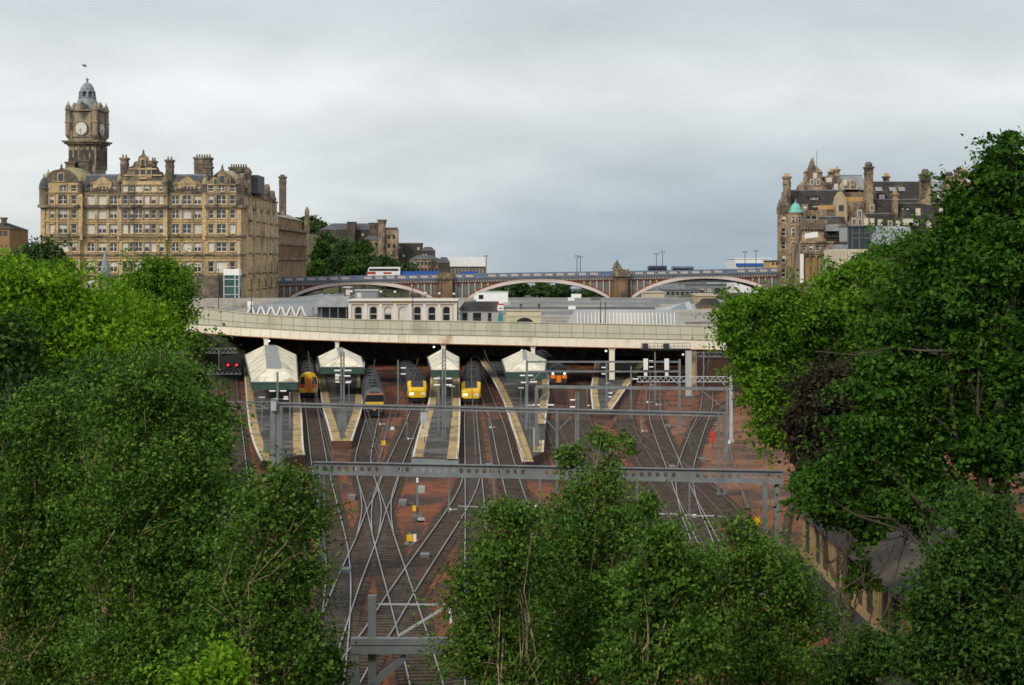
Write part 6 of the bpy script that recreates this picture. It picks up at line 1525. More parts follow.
simple_building('castle_wing', 'low stone wing at the foot of the round hill tower', 363, 379, 240, 806, 12, 'town_stone', [(243, 246)], 'slate', zb=8, ncols=3, ww=1.1, pitched=2)
simple_building('stone_office', 'dark flat roofed block right of the square hill tower', 397.5, 421, 243.5, 815, 18, 'black_stone', [(247, 250), (254, 257)], 'felt_roof', zb=5, ncols=6, ww=1.2)
simple_building('stone_office', 'dark stepped block below the hill, second from the square tower', 421, 434, 251, 812, 14, 'black_stone', [(254, 257), (261, 264)], 'slate', zb=3, ncols=4, ww=1.1, pitched=2)
simple_building('stone_office', 'stone front with a pale band below the dark stepped blocks', 409, 439, 259.5, 780, 14, 'town_stone', [(262, 265), (268.5, 272)], 'slate', zb=0, ncols=8, ww=1.1, pitched=2)
simple_building('stone_house', 'small gabled house before the long white-topped building', 438, 449, 263, 770, 10, 'black_stone', [(266, 269)], 'slate', zb=0, ncols=3, ww=1.0, pitched=2.6)
for px, py, lab in ((384, 216, None),):
    pass
# dark block cut by the left border
t = simple_building('stone_house', 'dark brown roof block cut by the left border', -30, 9.5, 229, 520, 20, 'post_stone', [(231, 236)], 'slate_brown', zb=0, ncols=7, ww=1.2, pitched=2); chimney(t, X_(1, 525), X_(4, 525), 525, 528, Z_(230, 525), Z_(219, 525))

# ================================================================== the block on the right
def roofslab(parent, p0, p1, pb, pt_, y, dy, mt='slate_brown', y2=None, name='roof'):
    a, b = X_(p0, y), X_(p1, y); z0, z1 = Z_(pb, y), Z_(pt_, y + dy); m = MB()
    m.hexa([(a, y, z0), (b, y, z0), (b, y + dy * 2.2, z0), (a, y + dy * 2.2, z0)], [(a, y + dy, z1), (b, y + dy, z1), (b, y + dy * 1.25, z1), (a, y + dy * 1.25, z1)]); o = m.build(name, mt, parent)
    m = MB(); m.box(a, b, y + dy - .1, y + dy + .4, z1, z1 + .18); m.build('ridge', 'lead', o); return o
def dormer(parent, p0, p1, pt_, pb, y, mt='town_stone', pane='glass', d=4, roofed=True):
    a, b = X_(p0, y), X_(p1, y); z0, z1 = Z_(pb, y), Z_(pt_, y); w = b - a; m = MB(); wall(m, (a - .3, y, 0), 0, w + .6, z0 - .3, z1 + .3, [(z0, z1, [(.3, .3 + w)], False)])
    m.box(a - .3, b + .3, y + .31, y + d, z0 - .3, z1 + .3); m.build('dormer', mt, parent)
    fm, dk, hf, bl, li = win_meshes(w, z1 - z0, 'white'); f = bpy.data.objects.new('window', fm); col.objects.link(f); f.parent = parent; f.location = Vector(((a + b) / 2, y, z0)) - wloc(parent)
    p = bpy.data.objects.new('pane', dk if pane == 'glass' else bl); col.objects.link(p); p.parent = f
# corner tower building
y = 430.; k430 = y / F
t = thing('corner_building', 'tall stone corner block with a round turret under a green copper dome', 'building', (X_(800, y), y, 4))
rws = ((216, 222.5), (228, 236), (241.5, 249), (255, 262.5), (269, 277), (284, 292))
rows = [(Z_(b, y), Z_(a, y), [(1.0, 2.0)], False) for a, b in rws]
m = MB(); wall(m, (X_(777.5, y), y, 0), 0, X_(790, y) - X_(777.5, y), 0, Z_(208, y), rows); m.hexa([(X_(777.5, y), y + .35, 0), (X_(850, y), y + .35, 0), (X_(850, y + 30), y + 30, 0), (X_(779, y + 30), y + 30, 0)], [(X_(777.5, y), y + .35, Z_(209, y)), (X_(850, y), y + .35, Z_(209, y)), (X_(850, y + 30), y + 30, Z_(209, y)), (X_(779, y + 30), y + 30, Z_(209, y))]); 
rows2 = [(Z_(b, y), Z_(a, y), even(X_(850, y) - X_(802, y), 7, 1.2, 1.0), False) for a, b in rws]
wall(m, (X_(802, y), y, 0), 0, X_(850, y) - X_(802, y), 0, Z_(210, y), rows2)
m.build('wall', 'town_stone', t); windows(t, (X_(777.5, y), y, 0), 0, rows, .5); windows(t, (X_(802, y), y, 0), 0, rows2, .4)
cx_, r_ = X_(796, y), 1.62; cyy = y + .6
m = MB(); m.lathe((cx_, cyy, 0), [(r_, 0), (r_, Z_(212.5, y))], 16); tr = m.build('turret', 'town_stone', t)
for a, b in rws:
    for dx in (-.72, .72):
        ang = math.asin(dx / r_); m = MB(Matrix.Translation((cx_ + dx * 1.02, cyy - r_ * math.cos(ang) - .04, 0)) @ Matrix.Rotation(ang, 4, 'Z')); z0, z1 = Z_(b, y), Z_(a, y)
        m.box(-.42, .42, -.03, .1, z0, z1); w_ = m.build('turret_window', 'glass', tr); m = MB(Matrix.Translation((cx_ + dx * 1.02, cyy - r_ * math.cos(ang) - .04, 0)) @ Matrix.Rotation(ang, 4, 'Z'))
        for q in ((-.46, -.36, z0, z1), (.36, .46, z0, z1), (-.36, .36, (z0 + z1) / 2 - .06, (z0 + z1) / 2 + .06), (-.36, .36, z1 - .1, z1)): m.box(q[0], q[1], -.08, -.032, q[2], q[3])
        m.build('frame', 'frame_white', w_)
m = MB()
for py in (213, 225, 239, 252.5, 266, 280): m.lathe((cx_, cyy, Z_(py, y)), [(r_, -.15), (r_ + .22, -.1), (r_ + .22, .15), (r_, .2)], 16)
m.build('string_course', 'town_stone_pale', tr)
m = MB(); m.lathe((cx_, cyy, Z_(212.5, y)), [(r_ + .35, 0), (r_ + .3, .25), (r_ * .95, .5), (r_ * .85, 1.2), (r_ * .6, 1.9), (r_ * .25, 2.3), (.14, 2.5), (.1, 3.2), (.01, 3.3)], 16); m.build('copper_dome', 'copper', tr, smooth=False)
roofslab(t, 792, 850, 209, 190.5, y, 7.5); roofslab(t, 783, 792, 208.5, 200, y + .6, 3)
m = MB(); m.extr([(0, 0), (12.5 * k430, 0), (12.5 * k430, .9), (9 * k430, 2.2), (8.0 * k430, 4.2), (4.5 * k430, 4.2), (2.5 * k430, 1.6), (0, .6)], (X_(778, y), y + .2, Z_(209, y)), (1, 0, 0), (0, 0, 1), (0, 1, 0)); m.build('stepped_gable', 'town_stone', t)
chimney(t, X_(785.5, y), X_(791.5, y), y + 1.3, y + 4, Z_(205, y), Z_(178, y), 'town_stone', 3); chimney(t, X_(792.5, y), X_(796, y), y + 9, y + 11, Z_(196, y), Z_(185.5, y), 'soot_stone', 2)
for q in ((810, 818, 197, 201), (812, 819.5, 205.5, 210)): dormer(t, *q, y + (3.5 if q[2] < 200 else .6), 'slate_brown', 'blind' if q[2] > 200 else 'glass')
for q in ((779.5, 783.5, 208, 213), (803, 807, 205.5, 210)): dormer(t, *q, y - .05, 'town_stone', 'blind', d=3)
m = MB()
for px in (779.5, 783, 787): x = X_(px, y); m.lathe((x, y + .2, Z_(205, y)), [(.5, -2), (.5, 0), (.25, .5), (.1, 1.2), (.01, 1.5)], 8)
m.build('finial', 'soot_stone', t)
# battlemented hall with three tall arches
y = 400.
t = thing('arched_hall', 'battlemented stone hall with three tall arched bays and a long white sign', 'building', (X_(818, y), y, 4))
a, b = X_(801, y), X_(833, y)
rows = [(Z_(282, y), Z_(255.5, y), [(X_(p, y) - a - .62, X_(p, y) - a + .62) for p in (807, 813.3, 819.5)], True), (Z_(250.5, y), Z_(245.5, y), [(X_(p, y) - a - .45, X_(p, y) - a + .45) for p in (804.5, 811, 818, 825)], False)]
m = MB(); wall(m, (a, y, 0), 0, b - a, 0, Z_(243, y), rows, .5); m.box(a, b, y + .51, y + 14, 0, Z_(243.2, y)); m.build('wall', 'town_stone', t)
for p in (807, 813.3, 819.5): m = MB(); x = X_(p, y); m.box(x - .6, x + .6, y + .46, y + .5, Z_(282, y), Z_(255.5, y)); m.build('arched_panel', 'post_stone', t)
windows(t, (a, y, 0), 0, rows[1:], .4)
m = MB(); m.box(X_(800, y), X_(803.4, y), y - .25, y - .01, Z_(283, y), Z_(254, y)); m.build('white_strip', 'white_paint', t)
m = MB(); m.box(X_(821.8, y), X_(825.5, y), y - .2, y - .01, Z_(279, y), Z_(252, y)); m.build('dark_banner', 'modern_grey', t)
m = MB(); m.box(a - .2, b + .2, y - .35, y + .2, Z_(243, y), Z_(241.3, y)); m.box(a - .1, b + .1, y - .25, y - .003, Z_(253.8, y), Z_(252.8, y)); m.build('cornice', 'town_stone', t)
# upper set-back storey behind with battlements
a2, b2, y2 = X_(802, 412), X_(846, 412), 412.; m = MB(); m.box(a2, b2, y2, y2 + 10, Z_(250, y2), Z_(224, y2)); m.build('upper_storey', 'town_stone', t)
m = MB()
for k in range(9): x = a2 + (X_(826, y2) - a2) * k / 8; m.lathe((x, y2, Z_(224, y2)), [(.75, -1.3), (.75, .2), (.5, .8), (.01, 1.1)], 8)
m.build('battlement', 'soot_stone', t)
m = MB(); m.hexa([(X_(806, y), y + 1.5, Z_(238.5, y)), (X_(819, y), y + 1.5, Z_(237, y)), (X_(819, y), y + 1.8, Z_(237, y)), (X_(806, y), y + 1.8, Z_(238.5, y))], [(X_(806, y), y + 1.5, Z_(233.5, y)), (X_(819, y), y + 1.5, Z_(231.5, y)), (X_(819, y), y + 1.8, Z_(231.5, y)), (X_(806, y), y + 1.8, Z_(233.5, y))]); m.build('white_sign', 'white_paint', t)
roofslab(t, 826, 850, 237, 217, 409, 7, 'slate_brown'); m = MB(); m.box(X_(827, 408.5), X_(839, 408.5), 408.5, 412, Z_(231, 408.5), Z_(224.5, 408.5)); m.build('pale_rooflight', 'lead', t)
# gable house with a steep front between
y = 418.
t = thing('gabled_house', 'steep stone gable with rows of yellow chimney pots behind the hall', 'building', (X_(859, y), y, 4))
a, b = X_(848, y), X_(871, y); m = MB(); m.extr([(0, 0), (b - a, 0), (b - a, Z_(224, y) - 4), ((b - a) * .5, Z_(206, y) - 4), (0, Z_(224, y) - 4)], (a, y, 4), (1, 0, 0), (0, 0, 1), (0, 12, 0)); m.build('wall', 'town_stone', t)
m = MB(); m.box(X_(849, y), X_(868, y), y + 5, y + 8, Z_(230, y), Z_(200.5, y)); ch = m.build('chimney', 'town_stone', t)
m = MB()
for k in range(10): x = X_(849.8 + 1.95 * k, y); m.cyl((x, y + 6.5, Z_(200.5, y)), (x, y + 6.5, Z_(196, y)), .2, .17, n=8)
m.build('chimney_pot', 'terracotta', ch)
m = MB(); m.box(X_(821, y), X_(837, y), y + 2, y + 5, Z_(226, y), Z_(209, y)); ch = m.build('chimney', 'town_stone', t)
m = MB()
for k in range(9): x = X_(821.7 + 1.75 * k, y); m.cyl((x, y + 3.5, Z_(209, y)), (x, y + 3.5, Z_(204.6, y)), .2, .17, n=8)
m.build('chimney_pot', 'terracotta', ch)
a, b = X_(837, y), X_(848, y); m = MB(); m.extr([(0, 0), (b - a, 0), (b - a, 6), ((b - a) * .85, 8), ((b - a) * .5, 9.4), ((b - a) * .15, 8), (0, 6)], (a, y + 1, Z_(222, y) - 2), (1, 0, 0), (0, 0, 1), (0, 5, 0)); m.build('curved_gable', 'town_stone_pale', t)
m = MB(); x = X_(842, y); m.box(x - .6, x + .6, y + .96, y + .997, Z_(211, y), Z_(205, y)); m.build('window', 'glass', t)
# roofs and turret at the back
y = 452.
t = thing('turreted_block', 'tall stone block with a spired turret and aerials at the back', 'building', (X_(830, y), y, 4))
m = MB(); m.box(X_(800, y), X_(868, y), y, y + 20, 0, Z_(192, y)); m.build('wall', 'town_stone', t)
m = MB(); x = X_(815, y); m.lathe((x, y + 3, 0), [(5.5 * .9, Z_(195, y)), (4.2, Z_(186, y)), (2.6, Z_(180, y)), (2.4, Z_(172.5, y)), (2.7, Z_(172, y)), (2.2, Z_(170.5, y)), (1.3, Z_(167, y)), (.5, Z_(164, y)), (.3, Z_(160, y)), (.01, Z_(155.5, y))], 10); m.build('turret', 'town_stone', t)
m = MB(); x2 = X_(812, y); m.lathe((x2, y + 1, 0), [(.9, Z_(178, y)), (.9, Z_(167, y)), (.5, Z_(163, y)), (.15, Z_(160, y)), (.01, Z_(157, y))], 8); m.build('pinnacle', 'red_paint' if False else 'soot_stone', t)
m = MB(); m.box(X_(826, y), X_(833, y), y + 1, y + 6, Z_(190, y), Z_(176, y)); m.build('dormer', 'town_stone', t); m = MB(); m.box(X_(827, y), X_(832.3, y), y + .95, y + .998, Z_(182, y), Z_(177.5, y)); m.build('window', 'blind', t)
roofslab(t, 833, 868, 190, 175.5, y, 8, 'lead'); m = MB(); m.extr([(0, 0), (18 * y / F, 0), (18 * y / F, 1.4), (14 * y / F, 2.6), (4 * y / F, 2.6), (0, 1.0)], (X_(840, y), y - .5, Z_(189.5, y)), (1, 0, 0), (0, 0, 1), (0, 4, 0)); m.build('pale_dormer', 'pale_stone', t)
for (p0, p1, pt_, pb, yy, n) in ((835.5, 839.5, 171, 190, y + 1, 1), (830, 834, 173.5, 185, y + 5, 2)): chimney(t, X_(p0, yy), X_(p1, yy), yy, yy + 2, Z_(pb, yy), Z_(pt_, yy), 'soot_stone', n)
for px, pt_ in ((819.5, 150),): x = X_(px, y); m = MB(); m.cyl((x, y + 4, Z_(175, y)), (x, y + 4, Z_(pt_, y)), .07, n=6); m.build('aerial', 'galv', t)
# long terrace of dark roofs
y = 455.
t = thing('roof_terrace', 'long terrace of dark slate roofs with dormers and broad chimney stacks', 'building', (X_(920, y), y, 4))
m = MB(); m.box(X_(868, y), X_(1010, y), y - 16, y + 16, 0, Z_(232, y)); m.box(X_(868, y), X_(1010, y), y - 8, y + 16, Z_(232, y), Z_(214, y)); m.box(X_(868, y), X_(1010, y), y + 2, y + 16, Z_(214, y), Z_(200, y)); m.build('wall', 'town_stone', t)
roofslab(t, 868, 935, 199, 182, y + 1, 6); roofslab(t, 935, 1010, 199.5, 182.5, y + 1.2, 6.2, 'lead'); roofslab(t, 870.5, 925, 215, 199.7, y - 9, 6); roofslab(t, 903, 1010, 231, 203.5, y - 17, 7.4); roofslab(t, 868, 903.5, 229, 213.8, y - 17, 6.2)
for q in ((879, 885, 194, 199.3), (922, 926.5, 194.5, 199.3)): dormer(t, *q, y + .2, 'slate_brown', 'blind')
for q in ((937, 947.5, 192, 200.5),): dormer(t, *q, y - .3, 'town_stone', 'blind')
for q in ((901.5, 904, 208, 212), (906, 909, 208, 212)): dormer(t, *q, y - 11.5, 'slate_brown', 'blind')
for q in ((902.5, 913, 218, 224.5), (926.8, 931.5, 220.5, 227.5)): dormer(t, *q, y - 17.4, 'town_stone', 'blind')
for q in ((939, 943, 207.5, 212.5), (944.5, 948.5, 207.5, 212.5)): dormer(t, *q, y - 14.5, 'slate_brown', 'blind')
for k, px in enumerate((882, 896, 905)): x = X_(px, y); m = MB(); m.hexa([(x - .9, y + 3.2, Z_(190.5, y)), (x + .9, y + 3.2, Z_(190.5, y)), (x + .9, y + 3.4, Z_(190.5, y)), (x - .9, y + 3.4, Z_(190.5, y))], [(x - .9, y + 4.6, Z_(186.3, y)), (x + .9, y + 4.6, Z_(186.3, y)), (x + .9, y + 4.8, Z_(186.3, y)), (x - .9, y + 4.8, Z_(186.3, y))]); m.build('rooflight', 'lead', t)
for (p0, p1, pt_, pb, yy, d, n) in ((866.3, 873.3, 168.5, 215, y - 9, 3, 0), (922, 931, 175.5, 228, y - 10, 3, 0), (884.5, 889.5, 178, 190, y + 7, 2, 3), (893.5, 898, 195, 220, y - 14, 2, 2), (946, 955, 178, 200, y + 4, 3, 0), (957, 966, 171, 205, y + 3, 3, 3)):
    c = chimney(t, X_(p0, yy), X_(p1, yy), yy, yy + d, Z_(pb, yy), Z_(pt_, yy), 'town_stone', n)
    if not n: m = MB(); xx = (X_(p0, yy) + X_(p1, yy)) / 2; m.lathe((xx, yy + d / 2, Z_(pt_, yy) + .5), [(.95, 0), (1.0, .7), (.7, 1.2), (.01, 1.3)], 10); m.build('chimney_pot', 'soot_stone', c)
m = MB(); m.box(X_(960, y + 6), X_(981, y + 6), y + 6, y + 12, Z_(190, y), Z_(181, y)); m.build('red_attic', 'red_paint', t)
# small windows, pipes and string courses that break up the old walls
def small_windows(parent, pts, y, w=.9, h=1.6, pale=.5):
    rs_ = random.Random(len(pts))
    for px, py in pts:
        x = X_(px, y); z = Z_(py, y); m = MB(); m.box(x - w / 2 - .2, x + w / 2 + .2, y - .12, y - .02, z - h / 2 - .2, z + h / 2 + .25); s_ = m.build('window_surround', 'town_stone_pale', parent)
        m = MB(); m.box(x - w / 2, x + w / 2, y - .16, y - .123, z - h / 2, z + h / 2); g_ = m.build('window', 'frame_white', s_)
        m = MB(); m.box(x - w / 2 + .1, x - .04, y - .19, y - .163, z - h / 2 + .1, z + h / 2 - .1); m.box(x + .04, x + w / 2 - .1, y - .19, y - .163, z - h / 2 + .1, z + h / 2 - .1); m.build('pane', 'blind' if rs_.random() < pale else 'glass', g_)
for o_ in list(col.objects):
    if o_.name == 'gabled_house': small_windows(o_, [(854, 222), (860, 222), (866, 222), (855, 232), (864, 232), (859.5, 214)], 418.)
    if o_.name == 'arched_hall': small_windows(o_, [(806, 229), (812, 229), (829, 230), (835, 232), (841, 234)], 412.); small_windows(o_, [(829, 262), (829, 272)], 400.)
    if o_.name == 'turreted_block': small_windows(o_, [(812, 182), (818, 182), (815, 176), (836, 187), (845, 182.5), (852, 182.5)], 450.8, .8, 1.3)
    if o_.name == 'roof_terrace': small_windows(o_, [(872, 222), (880, 223), (890, 224), (898, 224), (872, 208), (918, 212), (916, 222)], 438.6, .9, 1.5)
# modern grey glass roof building in front
y = 375.
t = thing('modern_building', 'modern glazed building with a long grey roof above the light green tree', 'building', (X_(875, y), y, 4))
a, b = X_(846.5, y), X_(912, y); m = MB(); m.hexa([(X_(872, y), y - .5, Z_(247, y)), (b, y - .5, Z_(247, y)), (b, y + 12, Z_(247, y)), (X_(872, y), y + 12, Z_(247, y))], [(X_(868.5, y), y + 2, Z_(226, y)), (b, y + 2, Z_(226, y)), (b, y + 10, Z_(226, y)), (X_(868.5, y), y + 10, Z_(226, y))]); m.build('grey_roof', 'lead', t)
m = MB(); m.box(X_(848, y), X_(871, y), y + .4, y + 10, Z_(249, y), Z_(227, y)); m.build('glazing', 'glass', t)
m = MB()
for px in (848, 852.5, 859.5, 870.5): x = X_(px, y); m.box(x - .12, x + .12, y + .15, y + .39, Z_(249, y), Z_(226.5, y))
for py in (238, 233): m.box(X_(852.5, y), X_(870.5, y), y + .2, y + .38, Z_(py, y) - .1, Z_(py, y) + .1)
m.box(X_(846, y), X_(873, y), y - .2, y + 10.2, Z_(226.5, y), Z_(225.3, y)); m.build('frame', 'galv_dark', t)
m = MB(); m.box(X_(834, y), X_(912, y), y - .8, y + 12, 0, Z_(249.2, y)); m.build('cream_wall', 'modern_cream', t)
m = MB(); x = X_(835.5, y)
while x < X_(868, y): m.box(x - .12, x + .12, y - .95, y - .803, Z_(268, y), Z_(250.5, y)); x += .75
m.build('wall_rib', 'pale_stone', t); m = MB(); m.box(X_(836, y), X_(848, y), y, y + 5, Z_(249.3, y), Z_(244.5, y)); m.build('lower_glazing', 'lead', t)

# ================================================================== the glazed shed at the lower right
y0, y1, xw = 70.0, 99.0, 16.35
t = thing('glazed_shed', 'long shed with a dark panelled gallery framed in tan timber', 'shed', (xw + 5, 84, 0))
zt_, zb_ = 5.35, 3.15
m = MB(); m.box(xw + .12, xw + 10, y0, y1, -.1, zt_ - .05); m.build('wall', 'shed_panel', t)
m = MB(); m.box(xw - .02, xw + .1, y0, y1, -.1, zb_ - .2); m.build('lower_wall', 'asphalt', t)
m = MB(); m.box(xw - .12, xw + .11, y0 - .05, y1, zb_ - .2, zb_ + .08); m.box(xw - .1, xw + .11, y0 - .05, y1, zt_ - .2, zt_); m.build('sill', 'shed_frame', t)
y = y0; k = 0
while y < y1:
    m = MB(); m.box(xw - .09, xw + .115, y - .07, y + .07, zb_ + .08, zt_ - .2); m.build('frame_post', 'shed_frame', t)
    y += (2.1, 1.1, 2.4)[k % 3]; k += 1
m = MB(); y = y0
while y < y1: m.box(xw + .05, xw + .118, y - .02, y + .02, zb_ + .08, zt_ - .2); y += .42
m.build('glazing_bar', 'shed_panel', t)
m = MB(); m.box(xw, xw + 10, y0 - .12, y0 - .002, -.1, zt_); m.build('end_wall', 'shed_frame', t)
m = MB(); m.hexa([(xw - .3, y0 - .4, zt_), (xw + 10, y0 - .4, zt_), (xw + 10, y1 + .3, zt_), (xw - .3, y1 + .3, zt_)], [(xw + 3.8, y0 - .2, zt_ + 1.9), (xw + 5.5, y0 - .2, zt_ + 1.9), (xw + 5.5, y1, zt_ + 1.9), (xw + 3.8, y1, zt_ + 1.9)]); m.build('roof', 'slate_brown', t)
# ================================================================== people on the road bridge
def person(label, px, y, h, top, legs, facing=1, hair='hair'):
    p = Vector((X_(px, y), y, bz(px, 2) + .55)); z0 = p.z
    J = {'pel': (0, 0, .52), 'ch': (0, 0, .72), 'nk': (0, 0, .83), 'hd': (0, -.01, .93), 'hl': (.05, 0, .5), 'kl': (.055, -.01, .27), 'al': (.055, 0, .04), 'fl': (.055, -.08, .015), 'hr': (-.05, 0, .5), 'kr': (-.06, -.03, .27), 'ar': (-.06, .02, .04), 'fr': (-.06, -.06, .015), 'sl': (.11, 0, .8), 'el': (.14, .02, .63), 'wl': (.15, -.04, .48), 'sr': (-.11, 0, .8), 'er': (-.14, .02, .63), 'wr': (-.14, -.05, .49)}
    keys = list(J); E = [('pel', 'ch'), ('ch', 'nk'), ('nk', 'hd'), ('pel', 'hl'), ('hl', 'kl'), ('kl', 'al'), ('al', 'fl'), ('pel', 'hr'), ('hr', 'kr'), ('kr', 'ar'), ('ar', 'fr'), ('ch', 'sl'), ('sl', 'el'), ('el', 'wl'), ('ch', 'sr'), ('sr', 'er'), ('er', 'wr')]
    Rr = {'pel': .085, 'ch': .09, 'nk': .035, 'hd': .055, 'hl': .06, 'kl': .04, 'al': .028, 'fl': .025, 'hr': .06, 'kr': .04, 'ar': .028, 'fr': .025, 'sl': .045, 'el': .03, 'wl': .022, 'sr': .045, 'er': .03, 'wr': .022}
    me = bpy.data.meshes.new('person'); me.from_pydata([(x * h, y_ * h, z * h) for x, y_, z in J.values()], [(keys.index(a), keys.index(b)) for a, b in E], [])
    o = bpy.data.objects.new('person', me); col.objects.link(o)
    md = o.modifiers.new('skin', 'SKIN'); me.skin_vertices.new() if not me.skin_vertices else None
    for k, n in enumerate(keys): me.skin_vertices[0].data[k].radius = (Rr[n] * h, Rr[n] * h * .8); me.skin_vertices[0].data[k].use_root = (n == 'pel')
    o.modifiers.new('sub', 'SUBSURF').levels = 1; o.modifiers['sub'].render_levels = 1
    dg = bpy.context.evaluated_depsgraph_get(); m2 = bpy.data.meshes.new_from_object(o.evaluated_get(dg)); o.modifiers.clear(); o.data = m2
    for mm in (top, legs, 'skin'): m2.materials.append(MATS[mm])
    for pl in m2.polygons:
        z = pl.center.z / h; pl.material_index = 2 if z > .85 or (abs(pl.center.x) / h > .12 and z < .56) else (0 if z > .5 else 1)
        pl.use_smooth = True
    o.location = p; o.rotation_euler = (0, 0, R(90 * facing)); tag(o, label, 'person')
    m = MB(); m.lathe((p.x, p.y, z0 + .95 * h), [(.062 * h, -.03 * h), (.064 * h, 0), (.045 * h, .04 * h), (.005, .055 * h)], 10); hm = m.build('hair', hair, None); hm.parent = o; hm.matrix_parent_inverse = Matrix.Translation(p).inverted() @ Matrix.Identity(4)
    hm.matrix_parent_inverse = (Matrix.Translation(p) @ Matrix.Rotation(R(90 * facing), 4, 'Z')).inverted()
    return o
person('person in a white top walking beside the grey roofed shelter', 304.5, 277.5, 1.72, 'cloth_white', 'cloth_teal', 1)
person('person in pale blue with a dark head, left of the pair near the ribbed glass', 546.5, 278.0, 1.74, 'cloth_blue', 'cloth_blue', -1)
person('person in a white shirt, right of the pair near the ribbed glass', 550, 277.4, 1.70, 'cloth_white', 'cloth_blue', 1)
person('person in dark clothes alone near the left end of the bridge', 232, 277.8, 1.62, 'cloth_dark', 'cloth_dark', 1)
# ================================================================== a gull over the tower
p = W(84, 66, 330); m = MB(); m.lathe((0, 0, 0), [(.01, -.45), (.09, -.3), (.13, 0), (.1, .25), (.05, .42), (.01, .5)], 8)
m.M = Matrix.Identity(4)
bm_ = MB(Matrix.Translation(p) @ Matrix.Rotation(R(20), 4, 'Y') @ Matrix.Rotation(R(35), 4, 'Z'))
bm_.tube([(-.5, 0, 0), (-.3, 0, .02), (0, 0, .03), (.3, 0, .05), (.48, 0, .06), (.6, 0, .04)], [.02, .09, .14, .11, .08, .015], 8)
for s_ in (-1, 1): bm_.hexa([(-.12, s_ * .08, .05), (.16, s_ * .08, .05), (.16, s_ * .08, .09), (-.12, s_ * .08, .09)], [(-.02, s_ * .55, .33), (.18, s_ * .55, .33), (.18, s_ * .55, .36), (-.02, s_ * .55, .36)]); bm_.hexa([(-.02, s_ * .551, .33), (.18, s_ * .551, .33), (.18, s_ * .551, .36), (-.02, s_ * .551, .36)], [(-.25, s_ * 1.0, .22), (-.2, s_ * 1.0, .22), (-.2, s_ * 1.0, .24), (-.25, s_ * 1.0, .24)])
tag(bm_.build('gull', 'galv_dark'), 'gull flying with spread wings just above the clock tower', 'bird')
# ================================================================== trees
def quads_mesh(name, V, mtl):
    """V: (n,4,3) leaf corners"""
    n = len(V); me = bpy.data.meshes.new(name)
    me.vertices.add(n * 4); me.vertices.foreach_set('co', V.reshape(-1).astype(np.float32))
    me.loops.add(n * 4); me.loops.foreach_set('vertex_index', np.arange(n * 4, dtype=np.int32))
    me.polygons.add(n); me.polygons.foreach_set('loop_start', np.arange(0, n * 4, 4, dtype=np.int32))
    me.materials.append(MATS[mtl]); me.update(calc_edges=True); return me
def unit(v): return v / np.maximum(np.linalg.norm(v, axis=-1, keepdims=True), 1e-6)
def crown(name, blobs, dens, leaf, mtl, off, rng, clump=.7, flat=.55, per=70, fill=.5, up=.5, droop=.12, core=.35):
    """leafy boughs that leave each limb group outwards, with gaps between them"""
    allV = []
    for (c, r) in blobs:
        c = np.array(c); r = np.array(r)
        area = 4 * math.pi * ((r[0] * r[2]) ** 1.6 / 3 + (r[0] * r[1]) ** 1.6 / 3 + (r[1] * r[2]) ** 1.6 / 3) ** (1 / 1.6)
        nl = int(dens * area / (leaf * leaf * .5)); nb = max(6, int(nl / per))
        d = rng.normal(size=(nb, 3)); d[:, 2] += .18; d = unit(d)
        bump = np.ones(nb)
        for _ in range(5):
            q = unit(rng.normal(size=(1, 3)))[0]; bump += rng.uniform(-.22, .26) * np.maximum(d @ q, 0) ** 3
        r0 = fill * (.35 + .65 * rng.random(nb)); r1 = (.72 + .5 * rng.random(nb) ** 1.3) * bump
        long_ = rng.random(nb) < .16; r1 = np.where(long_, r1 * rng.uniform(1.12, 1.45, nb), r1)
        a = c + d * r * r0[:, None]; b = c + d * r * r1[:, None]
        b = b + rng.normal(size=(nb, 3)) * clump * .45
        ln = np.linalg.norm(b - a, axis=1)
        k = rng.poisson(np.where(long_, per * .6, per)) + 4; idx = np.repeat(np.arange(nb), k); n = len(idx)
        t = rng.random(n) ** .75
        p = a[idx] + (b - a)[idx] * t[:, None]
        p[:, 2] -= droop * ln[idx] * t ** 2
        sp = clump * .62 * (.22 + .42 * np.sin(np.pi * np.clip(t * .8 + .12, 0, 1))) * (.6 + .8 * rng.random(nb))[idx]
        g = rng.normal(size=(n, 3)) * sp[:, None] * np.array([1, 1, flat])
        g[:, 2] -= .2 * np.sqrt(g[:, 0] ** 2 + g[:, 1] ** 2) * flat
        p = p + g
        nrm = unit(rng.normal(size=(n, 3)) * .7 + d[idx] * .4 + np.array([0, -.05, up]))
        e = unit(np.cross(nrm, rng.normal(size=(n, 3)))); f = np.cross(nrm, e)
        s = leaf * (.42 + 1.15 * rng.random((n, 1)) ** 1.4); w = s * (.58 + .22 * rng.random((n, 1)))
        V = np.stack([p - e * s * .55, p + f * w * .5 - e * s * .06 + nrm * s * .05, p + e * s * .6 - nrm * s * .14, p - f * w * .5 - e * s * .06 + nrm * s * .05], 1)
        allV.append(V)
        # inner leaves of the shaded interior
        n = int(core * nl); q = unit(rng.normal(size=(n, 3))) * rng.random((n, 1)) ** .4 * .74; p = c + q * r
        nrm = unit(rng.normal(size=(n, 3)) + np.array([0, -.3, .4])); e = unit(np.cross(nrm, rng.normal(size=(n, 3)))); f = np.cross(nrm, e); s = leaf * (1.2 + .8 * rng.random((n, 1)))
        allV.append(np.stack([p - e * s * .55, p + f * s * .36, p + e * s * .6, p - f * s * .36], 1))
    V = np.concatenate(allV) - np.array(off)
    return quads_mesh(name, V, mtl), len(V)
